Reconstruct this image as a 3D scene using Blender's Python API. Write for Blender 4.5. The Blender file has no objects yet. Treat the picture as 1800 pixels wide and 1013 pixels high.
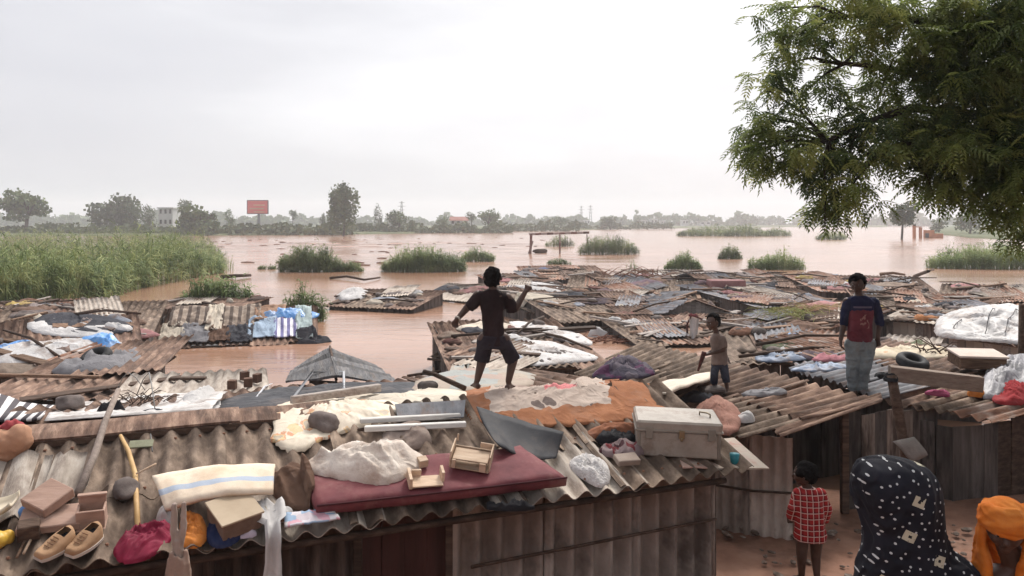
import bpy, math, random
import numpy as np
from mathutils import Vector, Matrix, noise
random.seed(7); np.random.seed(7)
sc = bpy.context.scene; COL = sc.collection
V = Vector
# ------------------------------------------------------------------ camera
FPX, CX, HY, CZ = 1350.0, 900.0, 392.0, 3.5
cam_d = bpy.data.cameras.new('camera'); cam = bpy.data.objects.new('camera', cam_d); COL.objects.link(cam)
cam.location = (0, 0, CZ); cam.rotation_euler = (math.pi/2, 0, 0)
cam_d.sensor_width = 36; cam_d.lens = 36*FPX/1800; cam_d.shift_y = (HY-506.5)/1800
cam_d.clip_start = 0.05; cam_d.clip_end = 12000
sc.camera = cam
# ------------------------------------------------------------------ overcast daylight
SUN_EL, SUN_AZ = math.radians(52), math.radians(20)   # azimuth from +Y towards +X
world = bpy.data.worlds.new('World'); sc.world = world; world.use_nodes = True
nt = world.node_tree; nt.nodes.clear()
def N(nt, t, **kw):
    n = nt.nodes.new(t)
    for k, v in kw.items(): setattr(n, k, v)
    return n
wo = N(nt, 'ShaderNodeOutputWorld'); add = N(nt, 'ShaderNodeMixShader'); add.inputs[0].default_value = 0.86   # cloud cover over the clear sky
b1 = N(nt, 'ShaderNodeBackground'); b2 = N(nt, 'ShaderNodeBackground')
sky = N(nt, 'ShaderNodeTexSky', sky_type='NISHITA'); sky.sun_disc = False
sky.sun_elevation = SUN_EL; sky.sun_rotation = SUN_AZ; sky.dust_density = 4; sky.air_density = 1
b1.inputs[1].default_value = 0.05
nt.links.new(sky.outputs[0], b1.inputs[0])
tc = N(nt, 'ShaderNodeTexCoord'); sep = N(nt, 'ShaderNodeSeparateXYZ')
nt.links.new(tc.outputs['Generated'], sep.inputs[0])
mp = N(nt, 'ShaderNodeMapping'); mp.inputs['Scale'].default_value = (1.1, 1.1, 5.0)
nt.links.new(tc.outputs['Generated'], mp.inputs[0])
ns = N(nt, 'ShaderNodeTexNoise'); ns.inputs['Scale'].default_value = 1.6; ns.inputs['Detail'].default_value = 5; ns.inputs['Roughness'].default_value = .5
nt.links.new(mp.outputs[0], ns.inputs['Vector'])
# brightness grows with elevation and towards the hidden sun (overcast sky)
dp = N(nt, 'ShaderNodeVectorMath', operation='DOT_PRODUCT')
nt.links.new(tc.outputs['Generated'], dp.inputs[0])
dp.inputs[1].default_value = (math.sin(SUN_AZ)*math.cos(SUN_EL), math.cos(SUN_AZ)*math.cos(SUN_EL), math.sin(SUN_EL))
mr = N(nt, 'ShaderNodeMapRange'); mr.inputs[1].default_value = 0.35; mr.inputs[2].default_value = 1.0; mr.inputs[3].default_value = 0.0; mr.inputs[4].default_value = 1.0
nt.links.new(dp.outputs['Value'], mr.inputs[0])
n2 = N(nt, 'ShaderNodeMath', operation='MULTIPLY_ADD'); n2.inputs[1].default_value = 0.8; n2.inputs[2].default_value = -0.38
nt.links.new(ns.outputs['Fac'], n2.inputs[0])
n3 = N(nt, 'ShaderNodeMath', operation='ADD'); nt.links.new(mr.outputs[0], n3.inputs[0]); nt.links.new(n2.outputs[0], n3.inputs[1])
cr = N(nt, 'ShaderNodeValToRGB'); e = cr.color_ramp.elements
e[0].position = 0.0; e[0].color = (.375, .385, .42, 1); e[1].position = 1.0; e[1].color = (2.4, 2.36, 2.32, 1)
x = cr.color_ramp.elements.new(.2); x.color = (.40, .405, .435, 1)
x = cr.color_ramp.elements.new(.68); x.color = (.60, .60, .615, 1)
x = cr.color_ramp.elements.new(.45); x.color = (.455, .458, .48, 1)
nt.links.new(n3.outputs[0], cr.inputs[0]); nt.links.new(cr.outputs[0], b2.inputs[0]); b2.inputs[1].default_value = 1.04
nt.links.new(b1.outputs[0], add.inputs[1]); nt.links.new(b2.outputs[0], add.inputs[2]); nt.links.new(add.outputs[0], wo.inputs[0])
sd = bpy.data.lights.new('sun', 'SUN'); so = bpy.data.objects.new('sun', sd); COL.objects.link(so)
sd.energy = 1.5; sd.angle = math.radians(12); sd.color = (1, .95, .88)
so.rotation_euler = V((math.sin(SUN_AZ)*math.cos(SUN_EL), math.cos(SUN_AZ)*math.cos(SUN_EL), math.sin(SUN_EL))).to_track_quat('Z', 'Y').to_euler()
so.location = (0, 0, 40)
vs = sc.view_settings; vs.view_transform = 'Standard'; vs.look = 'None'; vs.gamma = 1; vs.exposure = 0.86; vs.use_curve_mapping = False
sc.cycles.use_denoising = True; sc.cycles.max_bounces = 6; sc.cycles.volume_bounces = 1; sc.cycles.transparent_max_bounces = 4
sc.cycles.use_adaptive_sampling = True; sc.cycles.adaptive_threshold = 0.02

# ------------------------------------------------------------------ helpers
def P(px, py, z):
    Y = (CZ-z)*FPX/(py-HY); return V(((px-CX)/FPX*Y, Y, z))
def PD(px, py, Y): return V(((px-CX)/FPX*Y, Y, CZ-(py-HY)/FPX*Y))
TRI = []; _T = [None]
def reg_tri(a, b, c, lift=0.0):
    u = V((0, 0, lift)); TRI.append((a+u, b+u, c+u)); _T[0] = None
def reg_quad(a, b, c, d, lift=0.0): reg_tri(a, b, c, lift); reg_tri(a, c, d, lift)
def _tri():
    if _T[0] is None:
        T = np.array([[tuple(p) for p in t] for t in TRI]); _T[0] = T
    return _T[0]
def surf(xy):
    """highest registered surface under each xy (water = 0, bank ground)"""
    xy = np.asarray(xy, float); T = _tri()
    a, b, c = T[:, 0], T[:, 1], T[:, 2]
    z = np.maximum(0.0, gz(xy[:, 0], xy[:, 1]))
    d = (b[:, 1]-c[:, 1])*(a[:, 0]-c[:, 0])+(c[:, 0]-b[:, 0])*(a[:, 1]-c[:, 1]); d = np.where(abs(d) < 1e-9, 1e-9, d)
    X = xy[:, :1]; Yy = xy[:, 1:2]
    l1 = ((b[:, 1]-c[:, 1])*(X-c[:, 0])+(c[:, 0]-b[:, 0])*(Yy-c[:, 1]))/d
    l2 = ((c[:, 1]-a[:, 1])*(X-c[:, 0])+(a[:, 0]-c[:, 0])*(Yy-c[:, 1]))/d
    l3 = 1-l1-l2; e = -1e-4
    ins = (l1 >= e) & (l2 >= e) & (l3 >= e)
    zz = np.where(ins, l1*a[:, 2]+l2*b[:, 2]+l3*c[:, 2], -1e9).max(1)
    return np.maximum(z, zz)
def gz(x, y):
    """height of the earth bank"""
    x = np.asarray(x, float); y = np.asarray(y, float)
    up = np.clip(6.2-y, 0, None)*0.27
    z = .12+up
    z = z-np.clip(y-9.8, 0, None)*.35
    return np.where(y > 14, -1.2, z)
def H(px, py):
    """first registered surface on the line of sight -> world point, normal"""
    d = np.array([(px-CX)/FPX, 1, -(py-HY)/FPX]); o = np.array([0, 0, CZ]); T = _tri()
    e1 = T[:, 1]-T[:, 0]; e2 = T[:, 2]-T[:, 0]; pv = np.cross(d, e2); det = (e1*pv).sum(1); det = np.where(abs(det) < 1e-12, 1e-12, det)
    tv = o-T[:, 0]; u = (tv*pv).sum(1)/det; q = np.cross(tv, e1); v = (d*q).sum(1)/det; t = (e2*q).sum(1)/det
    ok = (u > -.001) & (v > -.001) & (u+v < 1.001) & (t > .5)
    if ok.any():
        k = np.argmin(np.where(ok, t, 1e9)); n = np.cross(e1[k], e2[k]); n /= np.linalg.norm(n)
        if n[2] < 0: n = -n
        p = o+d*t[k]; return V(p), V(n)
    t = CZ*FPX/(py-HY); p = o+d*t; return V((p[0], p[1], 0)), V((0, 0, 1))
def frame(p, n=V((0, 0, 1)), rot=0.0):
    n = n.normalized(); x = V((math.cos(rot), math.sin(rot), 0)); x = (x-n*x.dot(n)).normalized(); y = n.cross(x)
    M = Matrix.Identity(4)
    for i in range(3): M[i][0] = x[i]; M[i][1] = y[i]; M[i][2] = n[i]; M[i][3] = p[i]
    return M
ORG = {}
def tag(o, label=None, cat=None, group=None, kind=None):
    if label: o['label'] = label
    if cat: o['category'] = cat
    if group: o['group'] = group
    if kind: o['kind'] = kind
    return o
def thing(name, label, cat, loc, group=None):
    o = bpy.data.objects.new(name, None); COL.objects.link(o); o.location = loc; o.empty_display_size = .2
    ORG[o.name] = V(loc); return tag(o, label, cat, group)
def mesh(name, verts, faces, m=None, uv=None, smooth=False, midx=None):
    me = bpy.data.meshes.new(name)
    me.from_pydata([tuple(v) for v in verts], [], faces)
    if m is not None:
        for q in (m if isinstance(m, (list, tuple)) else [m]): me.materials.append(q)
    if midx is not None: me.polygons.foreach_set('material_index', midx)
    if smooth: me.polygons.foreach_set('use_smooth', [True]*len(me.polygons))
    if uv is not None:
        l = me.uv_layers.new(name='uv'); vi = np.empty(len(me.loops), int); me.loops.foreach_get('vertex_index', vi)
        l.data.foreach_set('uv', np.asarray(uv, np.float32)[vi].ravel())
    me.update(); return me
def mk(name, geo, m, parent=None, label=None, cat=None, group=None, kind=None, smooth=False, uv=None, base=None, midx=None):
    """one mesh object from world-space geometry; its origin is its thing's origin or its own base"""
    verts, faces = geo
    if parent is not None: o0 = ORG[parent.name]
    elif base is not None: o0 = V(base)
    else:
        a = np.array([tuple(v) for v in verts]); o0 = V((float(a[:, 0].mean()), float(a[:, 1].mean()), float(a[:, 2].min())))
    me = mesh(name, [V(v)-o0 for v in verts], faces, m, uv, smooth, midx)
    o = bpy.data.objects.new(name, me); COL.objects.link(o); ORG[o.name] = o0
    if parent is not None: o.parent = parent
    else: o.location = o0
    return tag(o, label, cat, group, kind)
def mk_np(name, V3, F, m, parent=None, smooth=False, **kw):
    """big numpy mesh, faces all the same size"""
    o0 = ORG[parent.name] if parent is not None else V(kw.pop('base', (0, 0, 0)))
    me = bpy.data.meshes.new(name); nv = len(V3); nf, k = F.shape
    me.vertices.add(nv); me.vertices.foreach_set('co', (V3-np.array(o0)).astype(np.float32).ravel())
    me.loops.add(nf*k); me.loops.foreach_set('vertex_index', F.astype(np.int32).ravel())
    me.polygons.add(nf); me.polygons.foreach_set('loop_start', np.arange(0, nf*k, k, dtype=np.int32)); me.polygons.foreach_set('loop_total', np.full(nf, k, np.int32))
    if smooth: me.polygons.foreach_set('use_smooth', np.ones(nf, bool))
    me.materials.append(m); me.update(calc_edges=True)
    o = bpy.data.objects.new(name, me); COL.objects.link(o); ORG[o.name] = V(o0)
    if parent is not None: o.parent = parent
    else: o.location = o0
    return tag(o, kw.get('label'), kw.get('cat'), kw.get('group'), kw.get('kind'))
def join(*gs):
    v, f = [], []
    for g in gs:
        k = len(v); v += list(g[0]); f += [tuple(i+k for i in q) for q in g[1]]
    return v, f
def xf(geo, M): return [M @ V(v) for v in geo[0]], geo[1]
def cbox(sx, sy, sz, b=.006, jit=0.0, c=(0, 0, 0)):
    """box with chamfered edges, centred on c in x,y, standing on c.z"""
    b = min(b, sx*.3, sy*.3, sz*.3); v = []; f = []
    hx, hy, hz = sx/2, sy/2, sz/2
    idx = {}
    for ix in (-1, 1):
        for iy in (-1, 1):
            for iz in (-1, 1):
                j = V((random.uniform(-jit, jit), random.uniform(-jit, jit), random.uniform(-jit, jit)))
                for a in range(3):
                    p = [ix*(hx-b), iy*(hy-b), iz*(hz-b)]; p[a] = (ix, iy, iz)[a]*(hx, hy, hz)[a]
                    idx[ix, iy, iz, a] = len(v); v.append(V(p)+j+V((c[0], c[1], c[2]+hz)))
    def q(l):
        cc = sum((v[i] for i in l), V())/len(l); n = (v[l[1]]-v[l[0]]).cross(v[l[2]]-v[l[1]])
        o = V((c[0], c[1], c[2]+hz)); f.append(tuple(l if n.dot(cc-o) > 0 else l[::-1]))
    S = (-1, 1)
    for s in S:
        q([idx[s, -1, -1, 0], idx[s, 1, -1, 0], idx[s, 1, 1, 0], idx[s, -1, 1, 0]])
        q([idx[-1, s, -1, 1], idx[1, s, -1, 1], idx[1, s, 1, 1], idx[-1, s, 1, 1]])
        q([idx[-1, -1, s, 2], idx[1, -1, s, 2], idx[1, 1, s, 2], idx[-1, 1, s, 2]])
        for t in S:
            q([idx[s, t, -1, 0], idx[s, t, 1, 0], idx[s, t, 1, 1], idx[s, t, -1, 1]])
            q([idx[s, -1, t, 0], idx[s, 1, t, 0], idx[s, 1, t, 2], idx[s, -1, t, 2]])
            q([idx[-1, s, t, 1], idx[1, s, t, 1], idx[1, s, t, 2], idx[-1, s, t, 2]])
            for r in S: q([idx[s, t, r, 0], idx[s, t, r, 1], idx[s, t, r, 2]])
    return v, f
def tube(pts, r, n=8, cap=True):
    pts = [V(p) for p in pts]; m = len(pts); rr = r if isinstance(r, (list, tuple)) else [r]*m
    v, f = [], []
    up = V((0, 0, 1)); t0 = (pts[1]-pts[0]).normalized()
    if abs(t0.dot(up)) > .95: up = V((1, 0, 0))
    x = t0.cross(up).normalized()
    for i in range(m):
        t = (pts[min(i+1, m-1)]-pts[max(i-1, 0)]).normalized(); x = (x-t*x.dot(t)).normalized(); y = t.cross(x)
        for k in range(n):
            a = 2*math.pi*k/n; v.append(pts[i]+(x*math.cos(a)+y*math.sin(a))*rr[i])
    for i in range(m-1):
        for k in range(n): f.append((i*n+k, i*n+(k+1) % n, (i+1)*n+(k+1) % n, (i+1)*n+k))
    if cap: f.append(tuple(range(n-1, -1, -1))); f.append(tuple((m-1)*n+k for k in range(n)))
    return v, f
_ICO = {}
def ico(sub=2):
    if sub not in _ICO:
        import bmesh
        bm = bmesh.new(); bmesh.ops.create_icosphere(bm, subdivisions=sub, radius=1)
        _ICO[sub] = ([v.co.copy() for v in bm.verts], [tuple(v.index for v in q.verts) for q in bm.faces]); bm.free()
    return _ICO[sub]
def rock_geo(rx, ry, rz, seed, sub=2, rough=.35):
    v, f = ico(sub); o = V((seed*7.3, seed*3.1, seed))
    out = []
    for p in v:
        k = 1+rough*noise.noise(p*1.1+o)+rough*.4*noise.noise(p*2.7+o); q = V((p.x*rx*k, p.y*ry*k, p.z*rz*k)); q.z = max(q.z, -rz*.55)+rz*.5
        out.append(q)
    return out, f
def lerp(a, b, t): return a+(b-a)*t
def bil(A, B, Cc, D, u, v): return lerp(lerp(A, B, u), lerp(D, Cc, u), v)
def corr(A, B, Cc, D, pitch=.177, amp=.026, nl=4, thick=.007, jag=0.0, phase=0.0, sag=.012, seed=0, per=8, twosided=True):
    """corrugated sheet: A-B runs across the ridges, A-D along them"""
    W = ((B-A).length+(Cc-D).length)/2; nu = max(6, int(W/pitch*per)); n = (B-A).cross(D-A).normalized()
    if n.z < 0 or (abs(n.z) < .2 and n.y > 0): n = -n
    top, uv = [], []
    L = (D-A).length
    for j in range(nl+1):
        for i in range(nu+1):
            u = i/nu; v = j/nl
            if j == 0 and jag: v = jag*max(0, noise.noise(V((u*6+seed, seed*1.7, 0)))+.3*noise.noise(V((u*19+seed, seed, 3))))
            if j == nl and jag: v = 1-jag*max(0, noise.noise(V((u*6+seed, seed*2.7, 5)))+.3*noise.noise(V((u*19+seed, seed, 8))))
            p = bil(A, B, Cc, D, u, v); w = amp*math.sin(2*math.pi*u*W/pitch+phase)
            p = p+n*(w+sag*noise.noise(V((u*W*.9+seed, v*L*.9, seed*.37)))); top.append(p); uv.append((u*W+seed*1.3, v*L+seed*.7))
    f = [(j*(nu+1)+i, j*(nu+1)+i+1, (j+1)*(nu+1)+i+1, (j+1)*(nu+1)+i) for j in range(nl) for i in range(nu)]
    if (top[1]-top[0]).cross(top[nu+1]-top[0]).dot(n) < 0: f = [q[::-1] for q in f]
    if not twosided: return top, f, uv
    k = len(top); v = top+[p-n*thick for p in top]; uv = uv+uv
    f2 = [tuple(i+k for i in q[::-1]) for q in f]
    ring = list(range(nu+1))+[j*(nu+1)+nu for j in range(1, nl+1)]+[nl*(nu+1)+i for i in range(nu-1, -1, -1)]+[j*(nu+1) for j in range(nl-1, 0, -1)]
    f3 = [(ring[i], ring[(i+1) % len(ring)], ring[(i+1) % len(ring)]+k, ring[i]+k) for i in range(len(ring))]
    return v, f+f2+f3, uv
def slab(A, B, Cc, D, t, nx=12, ny=6, bend=None, rnd=0.0, wob=0.0, seed=0, up=None):
    """thick sheet or mattress between four bottom corners"""
    n = (B-A).cross(D-A).normalized()
    if n.z < 0: n = -n
    if up: n = up
    v, uv = [], []
    for s in (0, 1):
        for j in range(ny+1):
            for i in range(nx+1):
                u, w = i/nx, j/ny; p = bil(A, B, Cc, D, u, w)
                h = bend(u, w) if bend else 0
                e = min(u*nx, (1-u)*nx, w*ny, (1-w)*ny); k = 1.0
                q = wob*noise.noise(V((u*nx*.3+seed, w*ny*.3, s*.5)))
                if rnd and e < .5: k = 1-rnd if s else rnd
                v.append(p+n*(h+q+(t*k if s else (t*k if rnd and e < .5 else 0)))); uv.append((u*(B-A).length, w*(D-A).length))
    m = (nx+1)*(ny+1); f = []
    for j in range(ny):
        for i in range(nx):
            a = j*(nx+1)+i; f.append((a+m, a+1+m, a+nx+2+m, a+nx+1+m)); f.append((a, a+nx+1, a+nx+2, a+1))
    ring = list(range(nx+1))+[j*(nx+1)+nx for j in range(1, ny+1)]+[ny*(nx+1)+i for i in range(nx-1, -1, -1)]+[j*(nx+1) for j in range(ny-1, 0, -1)]
    f += [(ring[i], ring[(i+1) % len(ring)], ring[(i+1) % len(ring)]+m, ring[i]+m) for i in range(len(ring))]
    if (v[m+1]-v[m]).cross(v[m+nx+1]-v[m]).dot(n) < 0: f = [q[::-1] for q in f]
    return v, f, uv
def fold(p, seed, freq):
    """cloth creases: warped ridged noise stretched along a direction of its own"""
    ca, sa = math.cos(seed*2.1), math.sin(seed*2.1); x, y = p[0]*freq, p[1]*freq
    q = V(((x*ca+y*sa)*.55, (y*ca-x*sa)*1.15, seed*1.31))
    q = q+V((noise.noise(q*.7+V((5, 1, 2))), noise.noise(q*.7+V((1, 8, 3))), 0))*1.1
    a = 1-abs(noise.noise(q))*2.6; b = 1-abs(noise.noise(q*1.9+V((3, 7, 1))))*2.6; c = 1-abs(noise.noise(q*3.9+V((9, 2, 5))))*2.6
    return max(0, a)**1.6*.55+max(0, b)**1.6*.32+max(0, c)**1.5*.17
def heap(name, label, cat, m, poly=None, at=None, h=.1, freq=6, amp=.05, seed=1, rings=12, segs=48, group=None, flat=.75, rot=0, parent=None, base_pt=None, drape=False, plane_at=None):
    """crumpled cloth or sack lying on the surface; outline from points seen on the surface, or an ellipse (px,py,rx_m,ry_m)"""
    if poly:
        c, nn = H(sum(q[0] for q in poly)/len(poly), sum(q[1] for q in poly)/len(poly))
        if plane_at: c, nn = H(*plane_at)
        if drape: B = [H(*q)[0] for q in poly]; c = sum(B, V())/len(B)
        else:
            B = []; o = V((0, 0, CZ))
            for q in poly:
                d = V(((q[0]-CX)/FPX, 1, -(q[1]-HY)/FPX)); B.append(o+d*((c-o).dot(nn)/d.dot(nn)))
            c = sum(B, V())/len(B)
    else:
        if base_pt is not None: c, nn = base_pt
        else: c, nn = H(at[0], at[1])
        B = []
        M = frame(c, nn, rot)
        for k in range(12):
            a = 2*math.pi*k/12; q = 1+.25*noise.noise(V((math.cos(a)*1.2+seed*5, math.sin(a)*1.2, seed)))
            B.append(M @ V((math.cos(a)*at[2]*q, math.sin(a)*at[3]*q, 0)))
    nb = len(B); pts, uv = [], []
    for r in range(rings+1):
        t = r/rings
        for s in range(segs):
            a = s/segs*nb; i = int(a); b0, b1, b2, b3 = B[(i-1) % nb], B[i % nb], B[(i+1) % nb], B[(i+2) % nb]; w = a-i
            e = .5*((2*b1)+(b2-b0)*w+(2*b0-5*b1+4*b2-b3)*w*w+(3*b1-b0-3*b2+b3)*w**3)
            if r == rings: e = e+(e-c)*.06*noise.noise(V((s*.9, seed*4.4, 1)))
            pts.append(c+(e-c)*t); uv.append(t)
    S = surf(np.array([[p.x, p.y] for p in pts])); zc = [p.z for p in pts]
    out, U = [], []
    for p, t, z in zip(pts, uv, S):
        z0 = z if abs(z-p.z) < .35 else p.z
        hh = h*(1-t**2)**flat*(.62+1.1*noise.noise(V((p.x*freq*.45+seed*3, p.y*freq*.45, seed)))) if t < 1 else 0
        fo = amp*fold((p.x, p.y), seed, freq)*(1-t**5)
        out.append(V((p.x, p.y, z0+hh+fo+.012))); U.append((p.x-c.x, (p.y-c.y)*1.05))
    f = []
    for r in range(rings):
        for s in range(segs):
            a = r*segs+s; b = r*segs+(s+1) % segs; f.append((a, a+segs, b+segs, b))
    # closed underside rim
    k = len(out); last = out[-segs:]
    out += [p-V((0, 0, .02)) for p in last]; U += U[-segs:]
    for s in range(segs): f.append((rings*segs+s, k+s, k+(s+1) % segs, rings*segs+(s+1) % segs))
    return mk(name, (out, f), m, parent, label, cat, group, smooth=True, uv=U)
# ------------------------------------------------------------------ materials
_M = {}
def mat(name, cols, scale=4.0, rough=.85, bump=.25, bscale=None, stretch=(1, 1, 1), spec=.25, var=.10, metal=0.0, stain=None, coord='Object', detail=7, trans=0.0, pat=None, hue=0.0, contrast=(.3, .7)):
    if name in _M: return _M[name]
    m = bpy.data.materials.new(name); m.use_nodes = True; nt = m.node_tree; L = nt.links.new
    bs = nt.nodes['Principled BSDF']; out = nt.nodes['Material Output']
    bs.inputs['Roughness'].default_value = rough; bs.inputs['Specular IOR Level'].default_value = spec; bs.inputs['Metallic'].default_value = metal
    tc = N(nt, 'ShaderNodeTexCoord'); mp = N(nt, 'ShaderNodeMapping'); mp.inputs['Scale'].default_value = stretch
    L(tc.outputs[coord], mp.inputs[0])
    oi = N(nt, 'ShaderNodeObjectInfo')
    ad = N(nt, 'ShaderNodeVectorMath', operation='ADD'); sc_ = N(nt, 'ShaderNodeVectorMath', operation='SCALE'); sc_.inputs['Scale'].default_value = 37.0
    cx = N(nt, 'ShaderNodeCombineXYZ'); L(oi.outputs['Random'], cx.inputs[0]); L(oi.outputs['Random'], cx.inputs[1]); L(cx.outputs[0], sc_.inputs[0])
    L(mp.outputs[0], ad.inputs[0]); L(sc_.outputs[0], ad.inputs[1])
    vec = ad.outputs[0]
    no = N(nt, 'ShaderNodeTexNoise'); no.inputs['Scale'].default_value = scale; no.inputs['Detail'].default_value = detail; no.inputs['Roughness'].default_value = .62
    L(vec, no.inputs['Vector'])
    cr = N(nt, 'ShaderNodeValToRGB'); r = cr.color_ramp
    lo, hi = contrast
    r.elements[0].position = lo; r.elements[0].color = (*cols[0], 1); r.elements[1].position = hi; r.elements[1].color = (*cols[-1], 1)
    for i, c in enumerate(cols[1:-1]):
        q = r.elements.new(lo+(hi-lo)*(i+1)/(len(cols)-1)); q.color = (*c, 1)
    L(no.outputs['Fac'], cr.inputs[0]); colr = cr.outputs[0]
    if pat: colr = pat(nt, tc, colr)
    if stain:
        sc2, ssc, amt = stain[:3]; n2 = N(nt, 'ShaderNodeTexNoise'); n2.inputs['Scale'].default_value = ssc; n2.inputs['Detail'].default_value = 5; n2.inputs['Roughness'].default_value = .7
        mp2 = N(nt, 'ShaderNodeMapping'); mp2.inputs['Scale'].default_value = stain[3] if len(stain) > 3 else (1, 1, 1); L(ad.outputs[0] if len(stain) <= 3 else tc.outputs[coord], mp2.inputs[0]); L(mp2.outputs[0], n2.inputs['Vector'])
        m2 = N(nt, 'ShaderNodeMapRange'); m2.inputs[1].default_value = .5; m2.inputs[2].default_value = .62; m2.inputs[4].default_value = amt
        L(n2.outputs['Fac'], m2.inputs[0])
        mx = N(nt, 'ShaderNodeMix', data_type='RGBA'); L(m2.outputs[0], mx.inputs[0]); L(colr, mx.inputs[6]); mx.inputs[7].default_value = (*sc2, 1); colr = mx.outputs[2]
    hs = N(nt, 'ShaderNodeHueSaturation'); L(colr, hs.inputs['Color'])
    v1 = N(nt, 'ShaderNodeMapRange'); v1.inputs[3].default_value = 1-var*1.5; v1.inputs[4].default_value = 1+var*1.5; L(oi.outputs['Random'], v1.inputs[0]); L(v1.outputs[0], hs.inputs['Value'])
    if hue:
        v2 = N(nt, 'ShaderNodeMapRange'); v2.inputs[3].default_value = .5-hue; v2.inputs[4].default_value = .5+hue
        w = N(nt, 'ShaderNodeMath', operation='FRACT'); w0 = N(nt, 'ShaderNodeMath', operation='MULTIPLY'); w0.inputs[1].default_value = 7.31; L(oi.outputs['Random'], w0.inputs[0]); L(w0.outputs[0], w.inputs[0]); L(w.outputs[0], v2.inputs[0]); L(v2.outputs[0], hs.inputs['Hue'])
    L(hs.outputs[0], bs.inputs['Base Color'])
    if bump:
        crease = any(k in name for k in ('cloth', 'sack', 'blanket', 'oil', 'tarp', 'rag', 'clothes', 'sheet', 'plastic', 'bundle', 'scarf', 'shawl', 'tshirt', 'shirt', 'jeans', 'shorts', 'plaid', 'navy')) and 'striped_sheet' not in name and 'wall' not in name
        b = N(nt, 'ShaderNodeBump'); b.inputs['Strength'].default_value = bump; b.inputs['Distance'].default_value = .02
        nb = N(nt, 'ShaderNodeTexNoise'); nb.inputs['Scale'].default_value = bscale or scale*3; nb.inputs['Detail'].default_value = 6; nb.inputs['Distortion'].default_value = .8 if rough >= .89 and 'cloth' in name else 0; L(vec, nb.inputs['Vector'])
        L(nb.outputs['Fac'], b.inputs['Height']); nrm_ = b.outputs[0]
        if crease:
            b2_ = N(nt, 'ShaderNodeBump'); b2_.inputs['Strength'].default_value = .85; b2_.inputs['Distance'].default_value = .02; nr = N(nt, 'ShaderNodeTexNoise', noise_type='RIDGED_MULTIFRACTAL'); nr.inputs['Scale'].default_value = 7.5; nr.inputs['Detail'].default_value = 4; nr.inputs['Distortion'].default_value = 1.2; L(vec, nr.inputs['Vector']); L(nr.outputs['Fac'], b2_.inputs['Height']); L(nrm_, b2_.inputs['Normal']); nrm_ = b2_.outputs[0]
        L(nrm_, bs.inputs['Normal'])
    if trans:
        tr = N(nt, 'ShaderNodeBsdfTranslucent'); L(hs.outputs[0], tr.inputs[0]); mxs = N(nt, 'ShaderNodeMixShader'); mxs.inputs[0].default_value = trans
        L(bs.outputs[0], mxs.inputs[1]); L(tr.outputs[0], mxs.inputs[2]); L(mxs.outputs[0], out.inputs[0])
    _M[name] = m; return m
def mixc(nt, fac, a, b):
    mx = N(nt, 'ShaderNodeMix', data_type='RGBA'); nt.links.new(fac, mx.inputs[0])
    for s, q in ((6, a), (7, b)):
        if isinstance(q, tuple): mx.inputs[s].default_value = (*q, 1)
        else: nt.links.new(q, mx.inputs[s])
    return mx.outputs[2]
def mth(nt, op, a, b=None, c=None):
    n = N(nt, 'ShaderNodeMath', operation=op)
    for i, q in enumerate((a, b, c)):
        if q is None: continue
        if isinstance(q, (int, float)): n.inputs[i].default_value = q
        else: nt.links.new(q, n.inputs[i])
    return n.outputs[0]
def stripes(col, freq, duty=.5, axis=0, coord='UV', off=0.0):
    def f(nt, tc, base):
        s = N(nt, 'ShaderNodeSeparateXYZ'); nt.links.new(tc.outputs[coord], s.inputs[0])
        q = mth(nt, 'FRACT', mth(nt, 'MULTIPLY_ADD', s.outputs[axis], freq, off)); return mixc(nt, mth(nt, 'LESS_THAN', q, duty), base, col)
    return f
def dots(col, freq, rad=.25, rnd=1.0, coord='UV', col2=None):
    def f(nt, tc, base):
        v = N(nt, 'ShaderNodeTexVoronoi'); v.inputs['Scale'].default_value = freq; v.inputs['Randomness'].default_value = rnd; nt.links.new(tc.outputs[coord], v.inputs['Vector'])
        r = mixc(nt, mth(nt, 'LESS_THAN', v.outputs['Distance'], rad), base, col)
        if col2:
            v2 = N(nt, 'ShaderNodeTexVoronoi', distance='CHEBYCHEV'); v2.inputs['Scale'].default_value = freq*.28; v2.inputs['Randomness'].default_value = .6; nt.links.new(tc.outputs[coord], v2.inputs['Vector'])
            ring = mth(nt, 'MULTIPLY', mth(nt, 'LESS_THAN', v2.outputs['Distance'], .17), mth(nt, 'GREATER_THAN', v2.outputs['Distance'], .05))
            r = mixc(nt, ring, r, col2)
        return r
    return f
def check(col, fx, fy, d=.45, coord='Object', ax=(0, 2), dark=None):
    def f(nt, tc, base):
        s = N(nt, 'ShaderNodeSeparateXYZ'); nt.links.new(tc.outputs[coord], s.inputs[0])
        a = mth(nt, 'LESS_THAN', mth(nt, 'FRACT', mth(nt, 'MULTIPLY', s.outputs[ax[0]], fx)), d); b = mth(nt, 'LESS_THAN', mth(nt, 'FRACT', mth(nt, 'MULTIPLY', s.outputs[ax[1]], fy)), d)
        r = mixc(nt, mth(nt, 'MULTIPLY', mth(nt, 'ADD', a, b), .45), base, dark or col)
        a2 = mth(nt, 'LESS_THAN', mth(nt, 'FRACT', mth(nt, 'MULTIPLY', s.outputs[ax[0]], fx)), .12); b2 = mth(nt, 'LESS_THAN', mth(nt, 'FRACT', mth(nt, 'MULTIPLY', s.outputs[ax[1]], fy)), .12)
        return mixc(nt, mth(nt, 'MAXIMUM', a2, b2), r, col)
    return f
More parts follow.
